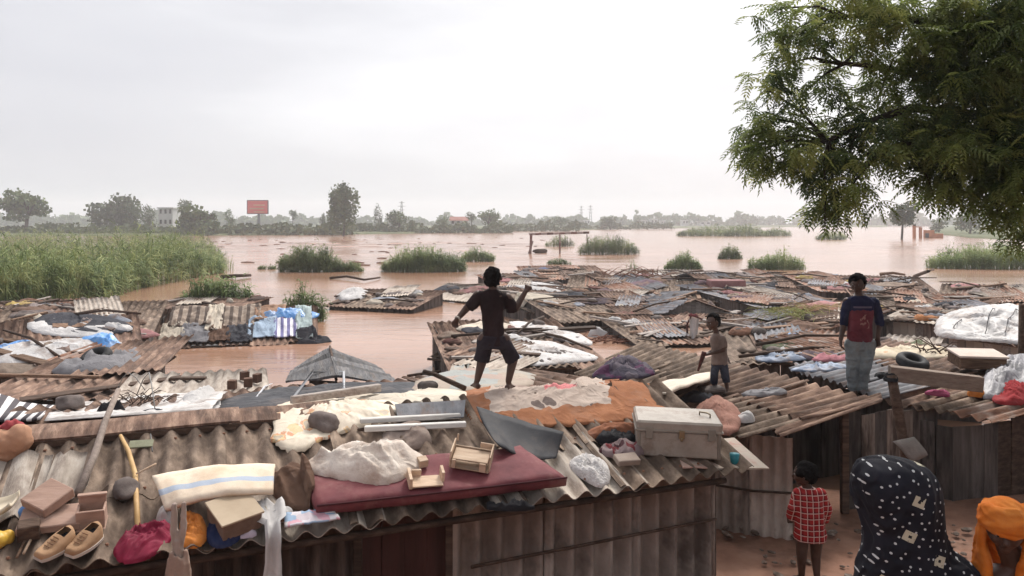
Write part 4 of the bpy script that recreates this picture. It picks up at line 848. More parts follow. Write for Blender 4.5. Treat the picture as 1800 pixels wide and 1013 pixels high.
# --- left part of the front slope
p, n = H(24, 800)
skin_bag = mat('tan_cloth', [A3(.34, .17, .10), A3(.48, .27, .17)], 4, .75, .2, 9, spec=.2)
bun = thing('cloth_bundle', 'smooth tan bundle with red knot at the left edge of the near roof', 'bundle', p)
def lumps(ls): return join(*[([V((x.x*r[0], x.y*r[1], x.z*r[2]))+c for x in ico(2)[0]], ico(2)[1]) for c, r in ls])
def remesh(geo, voxel, smooth=3, disp=0.0, dscale=8.0, seed=0):
    me = mesh('tmp', *geo); o = bpy.data.objects.new('tmp', me); COL.objects.link(o)
    r = o.modifiers.new('r', 'REMESH'); r.mode = 'VOXEL'; r.voxel_size = voxel
    if smooth: s = o.modifiers.new('s', 'SMOOTH'); s.iterations = smooth; s.factor = .5
    dg = bpy.context.evaluated_depsgraph_get(); ev = o.evaluated_get(dg); m2 = ev.to_mesh()
    v = [x.co.copy() for x in m2.vertices]; f = [tuple(q.vertices) for q in m2.polygons]
    if disp:
        nn = [x.normal.copy() for x in m2.vertices]; v = [a+b*disp*(fold((a.x+a.y, a.z*.6), seed, dscale)-.3) for a, b in zip(v, nn)]
    ev.to_mesh_clear(); bpy.data.objects.remove(o); bpy.data.meshes.remove(me); return v, f
c = PD(14, 782, p.y)
g = remesh(lumps([(c+V((-.02, 0, .02)), (.15, .12, .10)), (c+V((.08, 0, .04)), (.09, .09, .12)), (c+V((-.13, 0, .0)), (.13, .1, .09)), (c+V((.10, .02, .09)), (.06, .06, .06)), (c+V((-.03, .02, -.07)), (.14, .12, .08))]), .012, 6, .025, 6, 3)
mk('bag_body', g, skin_bag, bun, smooth=True)
g = remesh(lumps([(c+V((-.0, .05, .12)), (.08, .07, .05)), (c+V((-.06, .06, .09)), (.07, .06, .05)), (c+V((.03, .05, .14)), (.03, .03, .03))]), .01, 3, .02, 12, 5); mk('knot', g, CM('red'), bun, smooth=True)
# leaning pole and yellow cane
a, b = hp(137, 876, .03), PD(208, 686, 6.35); mk('pole', tube([a, lerp(a, b, .33)+V((.012, 0, 0)), lerp(a, b, .66)+V((-.008, 0, .0)), b], [.03, .028, .025, .022], 8), mat('grey_pole', [A3(.22, .17, .14), A3(.36, .29, .25)], 4, .8, .3, 14, stretch=(6, 6, 1)), None, 'long grey pole leaning over the ridge of the near roof', 'pole', smooth=True)
mk('cane', tube([hp(212, 772, .03), hp(226, 800, .035), hp(238, 842, .04), hp(240, 890, .035), hp(243, 940, .03)], [.014, .017, .018, .018, .017], 8), mat('yellow_cane', [A3(.42, .25, .10), A3(.58, .38, .17)], 3, .5, .1, 9, stretch=(3, 3, 1)), None, 'bent yellow cane lying down the near roof', 'cane', smooth=True)
mk('stick', tube([hp(240, 848, .07), hp(275, 832, .08)], .007, 5), woodp, None, 'thin pale stick poking from the striped foam sheet', 'stick', smooth=True)
box_at('tile', 'small greenish cement piece under the ridge beside the cane', 'roofing piece', 248, 786, .17, .1, .012, mat('greenish', [A3(.14, .14, .09), A3(.24, .24, .165)], 5, .9, .3), .3, .02)
# pinkish wooden box pieces
box_at('wooden_board', 'flat pinkish board lying under the tilted square block', 'board', 92, 925, .36, .22, .05, pinkw, .35, .03); box_at('wooden_block', 'square pinkish wooden block tilted on the flat board', 'wooden block', 88, 905, .22, .22, .07, pinkw, -.45, .1, .18)
bxp, bn = H(162, 925); sb = thing('wooden_box', 'small open pinkish wooden box above the right tan shoe', 'box', bxp); M = frame(bxp+bn*.02, bn, .35)
for (sx, sy, sz), c in (((.16, .015, .13), (0, -.05, 0)), ((.16, .015, .13), (0, .06, .04)), ((.015, .11, .1), (-.075, 0, .02)), ((.015, .11, .1), (.075, 0, .02)), ((.17, .14, .012), (0, .0, -.01)), ((.17, .03, .015), (0, .06, .17))): mk('panel', xf(cbox(sx, sy, sz, .003, .001, c), M), pinkw, sb)
box_at('wooden_block', 'dark wooden block under the board left of the shoes', 'wooden block', 52, 948, .12, .1, .1, woodd, .5, .02)
# oval tray, yellow thing, blue cloth
g = slab(hp(-55, 945, .05), hp(20, 918, .06), hp(38, 897, .07), hp(-40, 912, .06), .03, 16, 8, bend=lambda u, w: .03*((2*u-1)**4+(2*w-1)**4)); mk('tray', g[:2], mat('cream_tray', [A3(.5, .42, .3), A3(.62, .54, .42)], 4, .5, .1), None, 'cream oval tray at the left edge above the yellow jar', 'tray', smooth=True)
p, n = H(-4, 965); g = remesh(lumps([(p+V((-.02, 0, .05)), (.08, .07, .06)), (p+V((.03, .05, .05)), (.04, .04, .05))]), .008, 3); mk('jar', g, mat('yellow_plastic', [A3(.5, .3, .04), A3(.62, .4, .08)], 4, .4, 0), None, 'yellow plastic jar at the lower left edge', 'jar', smooth=True)
heap('cloth', 'small blue cloth bunched by the cream oval tray', 'cloth', CM('blue'), at=(52, 905, .085, .05), h=.06, amp=.05, freq=9, seed=3)
for i, (q, lb) in enumerate((([(42, 978), (60, 945)], 'thin tan stick standing left of the shoes'), ([(30, 985), (48, 950)], 'thin brown stick farthest left of the shoes'))): mk('stick', tube([hp(*q[0], .02), hp(*q[1], .03)], .009, 6), woodp if i == 0 else wood, None, lb, 'stick', smooth=True)
def shoe(label, px, py, rot):
    p, n = H(px, py); r = thing('shoe', label, 'shoe', p, 'pair of tan shoes'); M = frame(p+n*.02, n, rot); L = .225
    def sec(t): w = .054+.018*math.sin(min(1, t*1.15)*math.pi)-.006*(t > .9); return w
    so, up = [], []
    pts = [(t, sec(t)*(1 if .02 < t < .98 else .72)) for t in [i/12 for i in range(13)]]
    v, f = [], []
    for t, w in pts:
        for x, z in ((-w, 0), (w, 0), (w*1.03, .022), (-w*1.03, .022)): v.append(V((x, (t-.5)*L, z)))
    for i in range(12):
        for k in range(4): f.append((i*4+k, i*4+(k+1) % 4, i*4+4+(k+1) % 4, i*4+4+k))
    f += [(3, 2, 1, 0), (48, 49, 50, 51)]; mk('sole', xf((v, f), M), mat('shoe_sole', [A3(.5, .44, .38), A3(.62, .56, .5)], 5, .6, .1), r, smooth=False)
    v, f = [], []; K = 9
    for t, w in pts:
        hgt = .035+.05*max(0, 1-t/.62)**.6 if t > .1 else .085
        for k in range(K+1):
            a = math.pi*k/K; x = -math.cos(a)*w*.97; z = .02+math.sin(a)**.6*hgt; v.append(V((x, (t-.5)*L, z)))
    for i in range(12):
        for k in range(K):
            if 1 <= i <= 3 and 3 <= k <= 5: continue     # the open mouth
            f.append((i*(K+1)+k, i*(K+1)+k+1, (i+1)*(K+1)+k+1, (i+1)*(K+1)+k))
    f += [tuple(range(K, -1, -1)), tuple(12*(K+1)+k for k in range(K+1))]
    mk('upper', xf((v, f), M), mat('shoe_tan', [A3(.30, .17, .09), A3(.42, .26, .15)], 7, .8, .2), r, smooth=True)
    mk('lining', xf(cbox(.05, .075, .03, .004, 0, (0, -.062, .03)), M), CM('black'), r)
    ls = join(*[tube([V((-.022, y, z)), V((0, y+.006, z+.008)), V((.022, y, z))], .004, 5) for y, z in ((-.012, .082), (.008, .076), (.028, .068), (.048, .06))]); mk('laces', xf(ls, M), mat('lace', [A3(.2, .11, .06), A3(.26, .15, .09)], 5), r)
shoe('left tan lace-up shoe at the roof edge', 97, 972, math.pi-.42); shoe('right tan lace-up shoe at the roof edge', 148, 965, math.pi-.32)
heap('cloth', 'crimson cloth crumpled over the eave beside the forked post', 'cloth', mat('crimson_cloth', [A3(.11, .004, .018), A3(.23, .012, .042)], 5, .7, .4, 14), poly=[(200, 972), (215, 945), (245, 928), (285, 922), (305, 935), (290, 962), (250, 985), (215, 988)], h=.035, amp=.075, freq=11, seed=14, rings=24, segs=90, flat=.9)
heap('cloth', 'orange cloth crumpled right of the forked post', 'cloth', mat('orange_rag', [A3(.45, .13, .02), A3(.66, .25, .05)], 5, .8, .25, 14), poly=[(318, 955), (318, 915), (338, 905), (358, 918), (364, 945), (345, 962)], h=.035, amp=.06, freq=14, seed=15, rings=20, segs=70, flat=.9)
heap('bag', 'crumpled clear plastic bag left of the forked post', 'bag', plas_white, at=(292, 913, .06, .06), h=.08, amp=.05, freq=9, seed=25)
heap('rag', 'dark navy clothes bunched at the eave by the white rag', 'rag', CM('navy'), poly=[(362, 945), (375, 915), (410, 918), (425, 940), (405, 958), (380, 962)], h=.03, amp=.06, freq=12, seed=16, rings=18, segs=60)
heap('rag', 'pale lilac and grey rags beside the white hanging rag', 'rag', mat('lilac', [A3(.3, .25, .33), A3(.55, .5, .56)], 6, .9, .2), at=(425, 936, .1, .05), h=.05, amp=.06, freq=10, seed=26)
heap('cloth', 'folded white linen between the wooden drawer and white rag', 'cloth', CM('cream'), at=(450, 912, .09, .06), h=.09, amp=.05, freq=10, seed=27)
# forked post in front of the eave
fp = V((PD(313, 900, 4.42).x, 4.42, .3)); z0, z1 = PD(313, 948, 4.42).z, PD(313, 884, 4.42).z
post = thing('forked_post', 'forked grey post standing before the eave with cloth wound round it', 'post', V((fp.x, fp.y, float(gz(fp.x, fp.y)))))
mk('post_trunk', remesh(join(tube([V((fp.x+.015, fp.y, .3)), V((fp.x+.01, fp.y, 1.0)), V((fp.x, fp.y, z0))], [.035, .034, .032], 8), tube([V((fp.x, fp.y, z0-.05)), V((fp.x-.025, fp.y, z0+.06)), V((fp.x-.022, fp.y, z1))], [.03, .022, .016], 8), tube([V((fp.x, fp.y, z0-.05)), V((fp.x+.03, fp.y, z0+.06)), V((fp.x+.034, fp.y, z1+.006))], [.03, .02, .014], 8)), .007, 2, .006, 20, 4), mat('grey_pole', [A3(.22, .17, .14), A3(.36, .29, .25)]), post, smooth=True)
g = []
for i in range(9):
    a = i*.7; q = V((fp.x+.042*math.cos(a), fp.y+.042*math.sin(a), z0-.06-.02*(i % 3))); g.append(tube([q, q+V((.012*math.cos(a), .01*math.sin(a), -.12)), q+V((.02*math.cos(a+.5), .02*math.sin(a), -.3)), q+V((.035*math.cos(a+.8), .03*math.sin(a), -.55-.08*(i % 4)))], [.016, .022, .02, .012], 6))
mk('wound_cloth', remesh(join(*g), .008, 2), mat('dull_rag', [A3(.2, .13, .10), A3(.34, .24, .19)], 6, .9, .3), post, smooth=True)
# striped foam sheet on a wooden drawer
dp, dn = H(412, 925); M = frame(dp+dn*.02, dn, .75); dr = thing('wooden_case', 'brown wooden case with pale top under the striped foam sheet', 'case', dp)
mk('case_body', xf(cbox(.26, .27, .115, .004, .001), M), mat('drawer_brown', [A3(.11, .07, .05), A3(.18, .12, .09)], 3, .8, .2, stretch=(1, 6, 6)), dr); mk('case_top', xf(cbox(.285, .295, .014, .003, 0, (0, 0, .117)), M), mat('beige_board', [A3(.38, .29, .20), A3(.48, .38, .27)], 3, .7, .15), dr)
foam = mat('striped_foam', [A3(.6, .46, .33), A3(.72, .60, .47), A3(.78, .70, .58)], 4, .9, .3, 12, pat=lambda nt, tc, base: stripes(A3(.40, .45, .53), 2.9, .16, 1, off=-.33)(nt, tc, base), stain=(A3(.5, .33, .2), 4, .35))
flatpiece('foam_sheet', 'cream foam sheet with a blue stripe propped over the drawer', 'foam sheet', [(290, 896, .08), (480, 868, .17), (484, 820, .14), (268, 840, .10)], foam, t=.035, bend=lambda u, w: .04*math.sin(u*math.pi)-.02*(2*w-1)**2, nx=24, ny=8, wob=.015)
# white rag hanging over the eave
e0 = near(0, 0, 0)
sx = (PD(474, 920, 5.03).x-E0.x)/e_.x
vv_, ff_, uu_ = [], [], []
for j in range(20):
    w = j/19
    for i in range(13):
        u = i/12; half = (.10-.055*math.sin(min(1, w*2.4)*math.pi)*(w < .42)-.03*(w >= .3)) ; half = .095 if w < .25 else (.05 if w < .45 else .05+.05*(w-.45)/.55)
        s = sx+(u-.5)*2*half+.01*noise.noise(V((j*.4, 3, 1)))
        if w < .3: t = .22-.9*w; z = ZE+(ZR-ZE)*t/1.5+.09+.03*math.sin(u*9)+.05*fold((u*2, w*3), 2, 2)
        else: t = -.06-.02*math.sin(u*8+w*3)*1.2; z = ZE+.06-(w-.3)*.95
        vv_.append(near(s, t, z)+e_*0); uu_.append((u*.2, w))
for j in range(19):
    for i in range(12): ff_.append((j*13+i, j*13+i+1, j*13+i+14, j*13+i+13))
mk('rag', (vv_, ff_), CM('white'), None, 'long white rag hanging over the eave of the near roof', 'rag', smooth=True, uv=uu_)
heap('rag', 'white bunched head of the rag lying on the eave', 'rag', CM('white'), at=(476, 905, .15, .09), h=.09, amp=.07, freq=9, seed=44)
ppm = mat('printed_paper', [A3(.55, .5, .54), A3(.7, .66, .68)], 6, .7, .2, pat=patch([A3(.62, .6, .62), A3(.3, .42, .55), A3(.6, .35, .4), A3(.7, .68, .66), A3(.55, .5, .52)], 14))
flatpiece('printed_cloth', 'pale printed cloth sticking out under the maroon mattress', 'cloth', [(500, 938), (598, 915), (585, 898), (500, 905)], ppm, t=.012, lift=.03, bend=lambda u, w: .02*fold((u*2, w), 5, 2))
# mattress
FL, FR, BR, BL = (556, 926), (992, 872), (905, 812), (530, 860)
mm = mat('maroon_foam', [A3(.10, .02, .027), A3(.165, .042, .048), A3(.24, .09, .09)], 3, .75, .2, 8, spec=.3, stain=(A3(.26, .13, .115), 2.2, .5), var=0)
def q4(F, lift): return [hp(*p)+V((0, 0, lift)) for p in F]
def NP(px, py, lift):
    o = V((0, 0, CZ)); d = V(((px-CX)/FPX, 1, -(py-HY)/FPX)); a = near(0, 0, ZE+.035); nn = e_.cross(n_*1.5+V((0, 0, ZR-ZE))).normalized(); nn = nn if nn.z > 0 else -nn
    return o+d*((a-o).dot(nn)/d.dot(nn))+nn*lift
Q = [NP(x, y, .005) for x, y in ((556, 912), (994, 860), (912, 800), (528, 846))]; lowz = lambda p, dz: V((p.x, p.y, p.z+dz))
g = slab(*Q, .105, 36, 16, bend=lambda u, w: .012*math.sin(u*9)*math.sin(w*5)+.02*(u-.5)**2, rnd=.18, wob=.012, seed=3); mt = mk('mattress', g[:2], mm, None, 'thin maroon mattress lying along the eave of the near roof', 'mattress', smooth=True, uv=g[2])
pn = (Q[1]-Q[0]).cross(Q[3]-Q[0]).normalized()
mk('piping', tube([lerp(Q[0], Q[1], i/20)+pn*(.094+.012*math.sin(i/20*9)*0+.02*(i/20-.5)**2)-V((0, .004, 0)) for i in range(21)], .007, 6), mat('maroon_dark', [A3(.05, .01, .014), A3(.08, .02, .025)], 4), mt, smooth=True)
# surfaces on the mattress
mq = [p+pn*.118 for p in Q]; reg_quad(*mq)
# cream flowered oilcloth over the ridge, behind the sack
oil = mat('flowered_oilcloth', [A3(.56, .47, .36), A3(.72, .63, .50)], 3, .55, .25, 8, spec=.4, pat=floral([A3(.55, .25, .13), A3(.62, .42, .22), A3(.40, .33, .24)], 5.0, .36), stain=(A3(.35, .25, .17), 3, .4))
heap('oilcloth', 'cream flowered oilcloth draped over the ridge behind the white sack', 'oilcloth', oil, drape=True, poly=[(484, 782), (478, 745), (482, 716), (560, 708), (640, 704), (700, 706), (694, 738), (640, 752), (575, 770), (530, 792)], h=.03, amp=.06, freq=3.5, seed=21, rings=14, segs=70)
heap('cloth', 'pale cream sheet lying behind the dark plank', 'cloth', mat('cream_sheet', [A3(.5, .43, .34), A3(.68, .61, .51)], 4, .8, .2), drape=True, poly=[(560, 704), (600, 694), (690, 698), (760, 688), (818, 690), (818, 704), (740, 710), (650, 708)], h=.04, amp=.05, freq=4, seed=22, rings=9, segs=60)
a, b = hp(512, 722, .06), hp(668, 702, .08); bar(None, 'plank', a, b, .035, grey_w, True, label='dark squared plank lying along the ridge on the oilcloth', cat='plank')
flatpiece('tin_sheet', 'flat grey tin sheet right of the flowered oilcloth', 'roofing sheet', [(700, 742), (815, 738), (818, 708), (694, 712)], tin, t=.008, lift=.05, bend=lambda u, w: .02*u, smooth=False)
wstrip = mat('white_strip', [A3(.55, .52, .48), A3(.68, .65, .61)], 4, .7, .1)
for (x0, y0, x1, y1), lb in (((632, 754, 808, 744), 'upper pale wooden strip behind the rounded grey bundle'), ((640, 768, 818, 760), 'lower pale wooden strip behind the rounded grey bundle')):
    bar(None, 'wooden_strip', hp(x0, y0, .05), hp(x1, y1, .05), .022, wstrip, True, label=lb, cat='wooden strip')
mk('blade_plank', tube([hp(628, 764, .04), hp(680, 758, .06), hp(705, 762, .04)], [.012, .022, .01], 6), woodd, None, 'short dark curved stick between pale strips and sack', 'stick', smooth=True)
heap('bundle', 'rounded grey-brown bundle behind the maroon mattress', 'bundle', mat('greybrown', [A3(.22, .16, .13), A3(.36, .29, .25)], 5, .9, .3), poly=[(670, 785), (678, 762), (710, 752), (745, 756), (758, 780), (715, 790)], h=.12, amp=.04, freq=6, seed=24)
# big woven sack
sackm = mat('woven_sack', [A3(.40, .32, .26), A3(.58, .50, .43), A3(.68, .61, .54)], 5, .7, .3, 40, spec=.35, stain=(A3(.30, .18, .12), 4, .4))
heap('sack', 'large half-empty cream woven sack slumped on the maroon mattress', 'sack', sackm, plane_at=(655, 842), poly=[(528, 822), (560, 792), (592, 762), (628, 752), (655, 770), (668, 800), (720, 802), (748, 808), (738, 824), (690, 848), (640, 850), (580, 838)], h=.13, amp=.12, freq=4.5, seed=18, rings=26, segs=110, flat=.8)
heap('rag', 'dark brown clothes squashed between foam sheet and mattress', 'rag', CM('brown'), poly=[(478, 870), (486, 835), (520, 825), (545, 850), (552, 890), (520, 895)], h=.06, amp=.07, freq=6, seed=28)
# wooden frames on the mattress
def wbox(name, label, px, py, rot, parts, m=woodp, cat='wooden box'):
    p, n = H(px, py); r = thing(name, label, cat, p); M = frame(p, n, rot)
    for s, c in parts: mk('panel', xf(cbox(*s, .003, .001, c), M), m, r)
wbox('wooden_crate', 'open pale wooden crate at the back of the maroon mattress', 828, 815, -.12, [((.30, .2, .012), (0, 0, 0)), ((.30, .012, .07), (0, .1, .01)), ((.012, .2, .13), (-.15, 0, .01)), ((.012, .2, .13), (.15, 0, .01)), ((.05, .03, .07), (.1, -.1, .012)), ((.03, .03, .07), (-.12, -.1, .012)), ((.27, .16, .012), (.0, -.02, .075)), ((.012, .012, .06), (-.13, .08, .13)), ((.1, .012, .05), (.1, .09, .09))])
wbox('wooden_tray', 'broken wooden tray with upright ends near the mattress front', 748, 848, .28, [((.24, .13, .014), (0, 0, 0)), ((.025, .15, .085), (-.12, 0, .0)), ((.022, .1, .085), (.125, .03, .0)), ((.07, .02, .05), (-.06, .07, .014))])
wbox('wooden_block', 'small wooden block stuck at the mouth of the white sack', 742, 818, .5, [((.07, .07, .06), (0, 0, 0))], cat='wooden block')
# black rubber sheet
flatpiece('rubber_sheet', 'curved black rubber sheet between the mattress and orange blanket', 'rubber sheet', [(872, 788, .06), (978, 806, .03), (985, 780, .05), (830, 740, .06)], rubber, t=.012, bend=lambda u, w: .09*(w**2)-.05*math.sin(u*math.pi)*(1-w)+.03*(1-u)**2, nx=24, ny=8, wob=.01)
# orange blanket
def lambda_sep(nt, tc):
    s = N(nt, 'ShaderNodeSeparateXYZ'); nt.links.new(tc.outputs['UV'], s.inputs[0]); return s
def blanket_pat(nt, tc, base):
    s = lambda_sep(nt, tc); nn = N(nt, 'ShaderNodeTexNoise'); nn.inputs['Scale'].default_value = 5; nt.links.new(tc.outputs['UV'], nn.inputs['Vector'])
    y = mth(nt, 'ADD', mth(nt, 'MULTIPLY_ADD', s.outputs[0], -.36, s.outputs[1]), mth(nt, 'MULTIPLY_ADD', nn.outputs['Fac'], .2, -.1)); x = mth(nt, 'ADD', s.outputs[0], mth(nt, 'MULTIPLY_ADD', nn.outputs['Fac'], .3, -.15))
    ins = mth(nt, 'MULTIPLY', mth(nt, 'MULTIPLY', mth(nt, 'GREATER_THAN', x, -.68), mth(nt, 'LESS_THAN', x, .50)), mth(nt, 'GREATER_THAN', y, -.56))
    v = N(nt, 'ShaderNodeTexVoronoi'); v.inputs['Scale'].default_value = 4.2; nt.links.new(tc.outputs['UV'], v.inputs['Vector']); sp = N(nt, 'ShaderNodeSeparateXYZ'); nt.links.new(v.outputs['Color'], sp.inputs[0])
    spotf = mth(nt, 'LESS_THAN', mth(nt, 'MULTIPLY_ADD', nn.outputs['Fac'], .5, v.outputs['Distance']), .5)
    g = mixc(nt, mth(nt, 'MULTIPLY', spotf, mth(nt, 'GREATER_THAN', sp.outputs[1], .3)), A3(.42, .34, .29), A3(.13, .10, .09))
    pk = mth(nt, 'MULTIPLY', mth(nt, 'LESS_THAN', mth(nt, 'ABSOLUTE', mth(nt, 'SUBTRACT', x, .03)), .16), mth(nt, 'GREATER_THAN', y, -.2)); g = mixc(nt, mth(nt, 'MULTIPLY', pk, mth(nt, 'GREATER_THAN', sp.outputs[2], .25)), g, A3(.50, .18, .18))
    return mixc(nt, ins, base, g)
bl = mat('orange_blanket', [A3(.235, .095, .048), A3(.37, .165, .085)], 4, .9, .5, 11, spec=.1, var=0, pat=blanket_pat, stain=(A3(.27, .19, .15), 3.5, .25))
heap('blanket', 'orange blanket with grey and pink print draped over the ridge', 'blanket', bl, drape=True, poly=[(822, 728), (815, 700), (818, 682), (880, 686), (960, 680), (1040, 672), (1108, 668), (1140, 690), (1195, 728), (1140, 738), (1050, 744), (960, 750), (880, 748), (838, 742)], h=.015, amp=.05, freq=4.2, seed=29, rings=38, segs=190)
heap('cloth', 'pale faded cloth spread on the back roof behind the boy feet', 'cloth', mat('faded_cloth', [A3(.40, .34, .29), A3(.55, .5, .44)], 3, .9, .2, pat=patch([A3(.5, .43, .37), A3(.42, .45, .45), A3(.5, .4, .36), A3(.47, .44, .4)], 2.2)), drape=True, poly=[(722, 692), (735, 668), (800, 656), (880, 652), (935, 658), (930, 680), (850, 688), (780, 694)], h=.05, amp=.05, freq=3, seed=30, rings=9, segs=50)
a, b = hp(818, 690, .04), PD(745, 654, 8.1); mk('branch', tube([a, lerp(a, b, .4)+V((0, 0, .01)), lerp(a, b, .75)+V((0, 0, .02)), b], [.028, .026, .024, .03], 7), woodd, None, 'thick dark branch sticking up from the blanket left corner', 'branch', smooth=True)
# trunk, clothes, white cloth by the blanket
tp, tn = H(1200, 806); tr = thing('metal_chest', 'grey-beige metal trunk with hinged lid at the end of the near roof', 'chest', tp); M = frame(tp+V((-.02, .2, .02)), V((0.02, -.06, 1)), -.09)
tm = mat('trunk_paint', [A3(.24, .20, .165), A3(.33, .285, .24), A3(.39, .35, .30)], 4, .5, .15, 9, spec=.4, stain=(A3(.15, .09, .06), 4, .6), var=0, metal=.0)
CHM = M; UPV = V((0, 0, 1))
mk('chest_body', xf(cbox(.70, .42, .22, .012, .003), M), tm, tr); mk('lid', xf(cbox(.72, .44, .085, .016, .003, (0, 0, .222)), M), tm, tr)
mk('lid_rim', xf(join(cbox(.728, .012, .016, .003, 0, (0, -.222, .222)), cbox(.012, .448, .016, .003, 0, (-.363, 0, .222)), cbox(.012, .448, .016, .003, 0, (.363, 0, .222))), M), mat('trunk_edge', [A3(.2, .17, .14), A3(.28, .25, .21)], 4, .5), tr)
mk('latch', xf(join(cbox(.05, .012, .07, .003, 0, (.02, -.228, .17)), cbox(.022, .02, .03, .004, 0, (.02, -.236, .15))), M), mat('latch_brass', [A3(.2, .15, .09), A3(.3, .24, .16)], 4, .4, 0, metal=.6), tr)
mk('handle', xf(tube([V((.2, .02, .31)), V((.2, .02, .335)), V((.26, -.02, .34)), V((.28, -.05, .335)), V((.28, -.05, .31))], .007, 6), M), mat('latch_brass', []), tr, smooth=True)
heap('clothes', 'black cardigan heap inside the orange flap left of the trunk', 'clothes', CM('black'), poly=[(1050, 778), (1058, 762), (1085, 756), (1110, 764), (1122, 776), (1090, 784)], h=.08, amp=.06, freq=9, seed=34)
heap('clothes', 'red and grey checked clothes crumpled left of the trunk', 'clothes', mat('checked_clothes', [A3(.16, .05, .055), A3(.3, .12, .12)], 6, .9, .2, pat=patch([A3(.25, .05, .06), A3(.35, .3, .3), A3(.1, .04, .05), A3(.42, .36, .36)], 16)), poly=[(1055, 798), (1062, 785), (1095, 780), (1125, 786), (1130, 800), (1095, 806)], h=.06, amp=.06, freq=9, seed=35)
heap('cloth', 'rust orange cloth flap under the blanket left of the trunk', 'cloth', CM('rust'), poly=[(1036, 770), (1045, 755), (1125, 748), (1128, 760), (1080, 768)], h=.03, amp=.04, freq=6, seed=36)
box_at('wooden_block', 'flat brown block on the ridges right of the white knit cloth', 'wooden block', 1100, 818, .2, .12, .05, mat('brown_block', [A3(.2, .15, .12), A3(.3, .24, .2)], 4, .9, .2), .3, .03)
heap('cloth', 'shaggy white knit cloth on the eave ridges left of the trunk', 'cloth', mat('white_knit', [A3(.5, .46, .44), A3(.8, .77, .75)], 30, .95, .8, 60), poly=[(1003, 826), (1008, 808), (1040, 806), (1066, 818), (1072, 845), (1055, 856), (1035, 848)], h=.06, amp=.06, freq=14, seed=37, rings=14, segs=50)
heap('rag', 'black rag caught at the eave between the mattress and knit cloth', 'rag', CM('black'), at=(895, 880, .17, .05), base_pt=(NP(898, 893, .0), V((0, 0, 1))), h=.02, amp=.06, freq=8, seed=38)
# pale board behind the trunk, teal cup
bpz = [P(1200, 824, 1.47), P(1352, 826, 1.36), P(1290, 772, 1.43), P(1180, 776, 1.5)]
g = slab(*bpz, .014, 12, 6, wob=.01); mk('board', g[:2], mat('stained_board', [A3(.38, .31, .25), A3(.48, .41, .34)], 3, .8, .2, stain=(A3(.38, .12, .1), 3.2, .5)), None, 'pale stained board jutting past the trunk at the roof corner', 'board', uv=g[2])
pc = lerp(bpz[0], bpz[1], .62)+V((0, .08, .02)); mk('cup', join(tube([pc, pc+V((0, 0, .03)), pc+V((0, 0, .09))], [.03, .036, .042], 14)), mat('teal_plastic', [A3(.02, .16, .2), A3(.04, .24, .28)], 5, .35, 0), None, 'small teal plastic cup on the pale board by the trunk', 'cup', smooth=True)
# --- things on the ridged roof behind the trunk
heap('bundle', 'pinkish brown woolly bundle behind the trunk', 'bundle', mat('pinkbrown', [A3(.26, .12, .09), A3(.40, .22, .17)], 8, .95, .6, 20), poly=[(1216, 740), (1228, 716), (1262, 710), (1298, 722), (1302, 748), (1282, 764), (1245, 758)], h=.16, amp=.06, freq=7, seed=39, rings=14, segs=50)
heap('cloth', 'small white cloth at the right of the pinkish bundle', 'cloth', CM('white'), at=(1310, 738, .11, .1), h=.08, amp=.05, freq=8, seed=40)
heap('clothes', 'heap of dark purple clothes on the ridged brown roof', 'clothes', mat('purple_clothes', [A3(.06, .045, .075), A3(.14, .11, .15)], 7, .9, .2, pat=patch([A3(.1, .08, .12), A3(.2, .17, .2), A3(.07, .06, .09), A3(.15, .05, .12)], 6)), poly=[(1040, 664), (1062, 644), (1090, 636), (1125, 642), (1152, 655), (1130, 664), (1080, 668)], h=.12, amp=.12, freq=5, seed=42, rings=12, segs=50)
flatpiece('board', 'cream warped board on the ridged roof near the thin child', 'board', [(1165, 694), (1252, 668), (1250, 658), (1160, 682)], mat('cream_board', [A3(.52, .44, .35), A3(.66, .58, .49)], 4, .8, .2), t=.03, lift=.05, wob=.03)
heap('rag', 'dark rag with grey stone lying below the thin child', 'rag', CM('charcoal'), at=(1225, 702, .22, .12), h=.06, amp=.06, freq=7, seed=43)
box_at('slab_stone', 'flat grey stone slab at the thin child feet', 'stone', 1252, 692, .3, .2, .06, stone, .2, .02, b=.02)
heap('rag', 'dark grey rag flat on the roof right of the thin child', 'rag', CM('grey'), at=(1345, 692, .28, .12), h=.03, amp=.05, freq=8, seed=45)
for x, y, w, c, lb in ((1400, 596, .9, plas_blue, 'faded blue tarp folded on the rubbish-strewn roof back'), (1375, 628, 1.0, mat('faded_blue', [A3(.13, .17, .25), A3(.30, .35, .44)], 4, .6, .2, stain=(A3(.2, .15, .12), 2.5, .7)), 'pale blue sheet edged with dark holes below the straw'), (1440, 648, .7, mat('faded_blue', []), 'pale blue sheet left of the young man legs')):
    heap('plastic_sheet', lb, 'tarp', c, at=(x, y, w*.62, w*.3), h=.02, amp=.1, freq=4.5, seed=w*7, rot=.2, rings=14, segs=60)
heap('cloth', 'red and pink cloths crumpled at the young man feet right', 'cloth', mat('redpink', [A3(.35, .1, .1), A3(.55, .3, .28)], 9, .9, .2), at=(1545, 697, .3, .14), h=.05, amp=.06, freq=9, seed=46)
heap('cloth', 'pink rag left of the young man legs', 'cloth', CM('pink'), at=(1462, 632, .32, .2), h=.06, amp=.07, freq=7, seed=47)
tb0, tb1 = P(1562, 668, 1.5), P(1725, 688, 1.42); bar(None, 'beam', tb0, tb1, .09, mat('beam_wood', [A3(.2, .14, .11), A3(.33, .26, .21)], 3, .85, .3, stretch=(.6, 8, 8)), True, label='heavy squared brown beam resting along the right-hand roof', cat='beam')
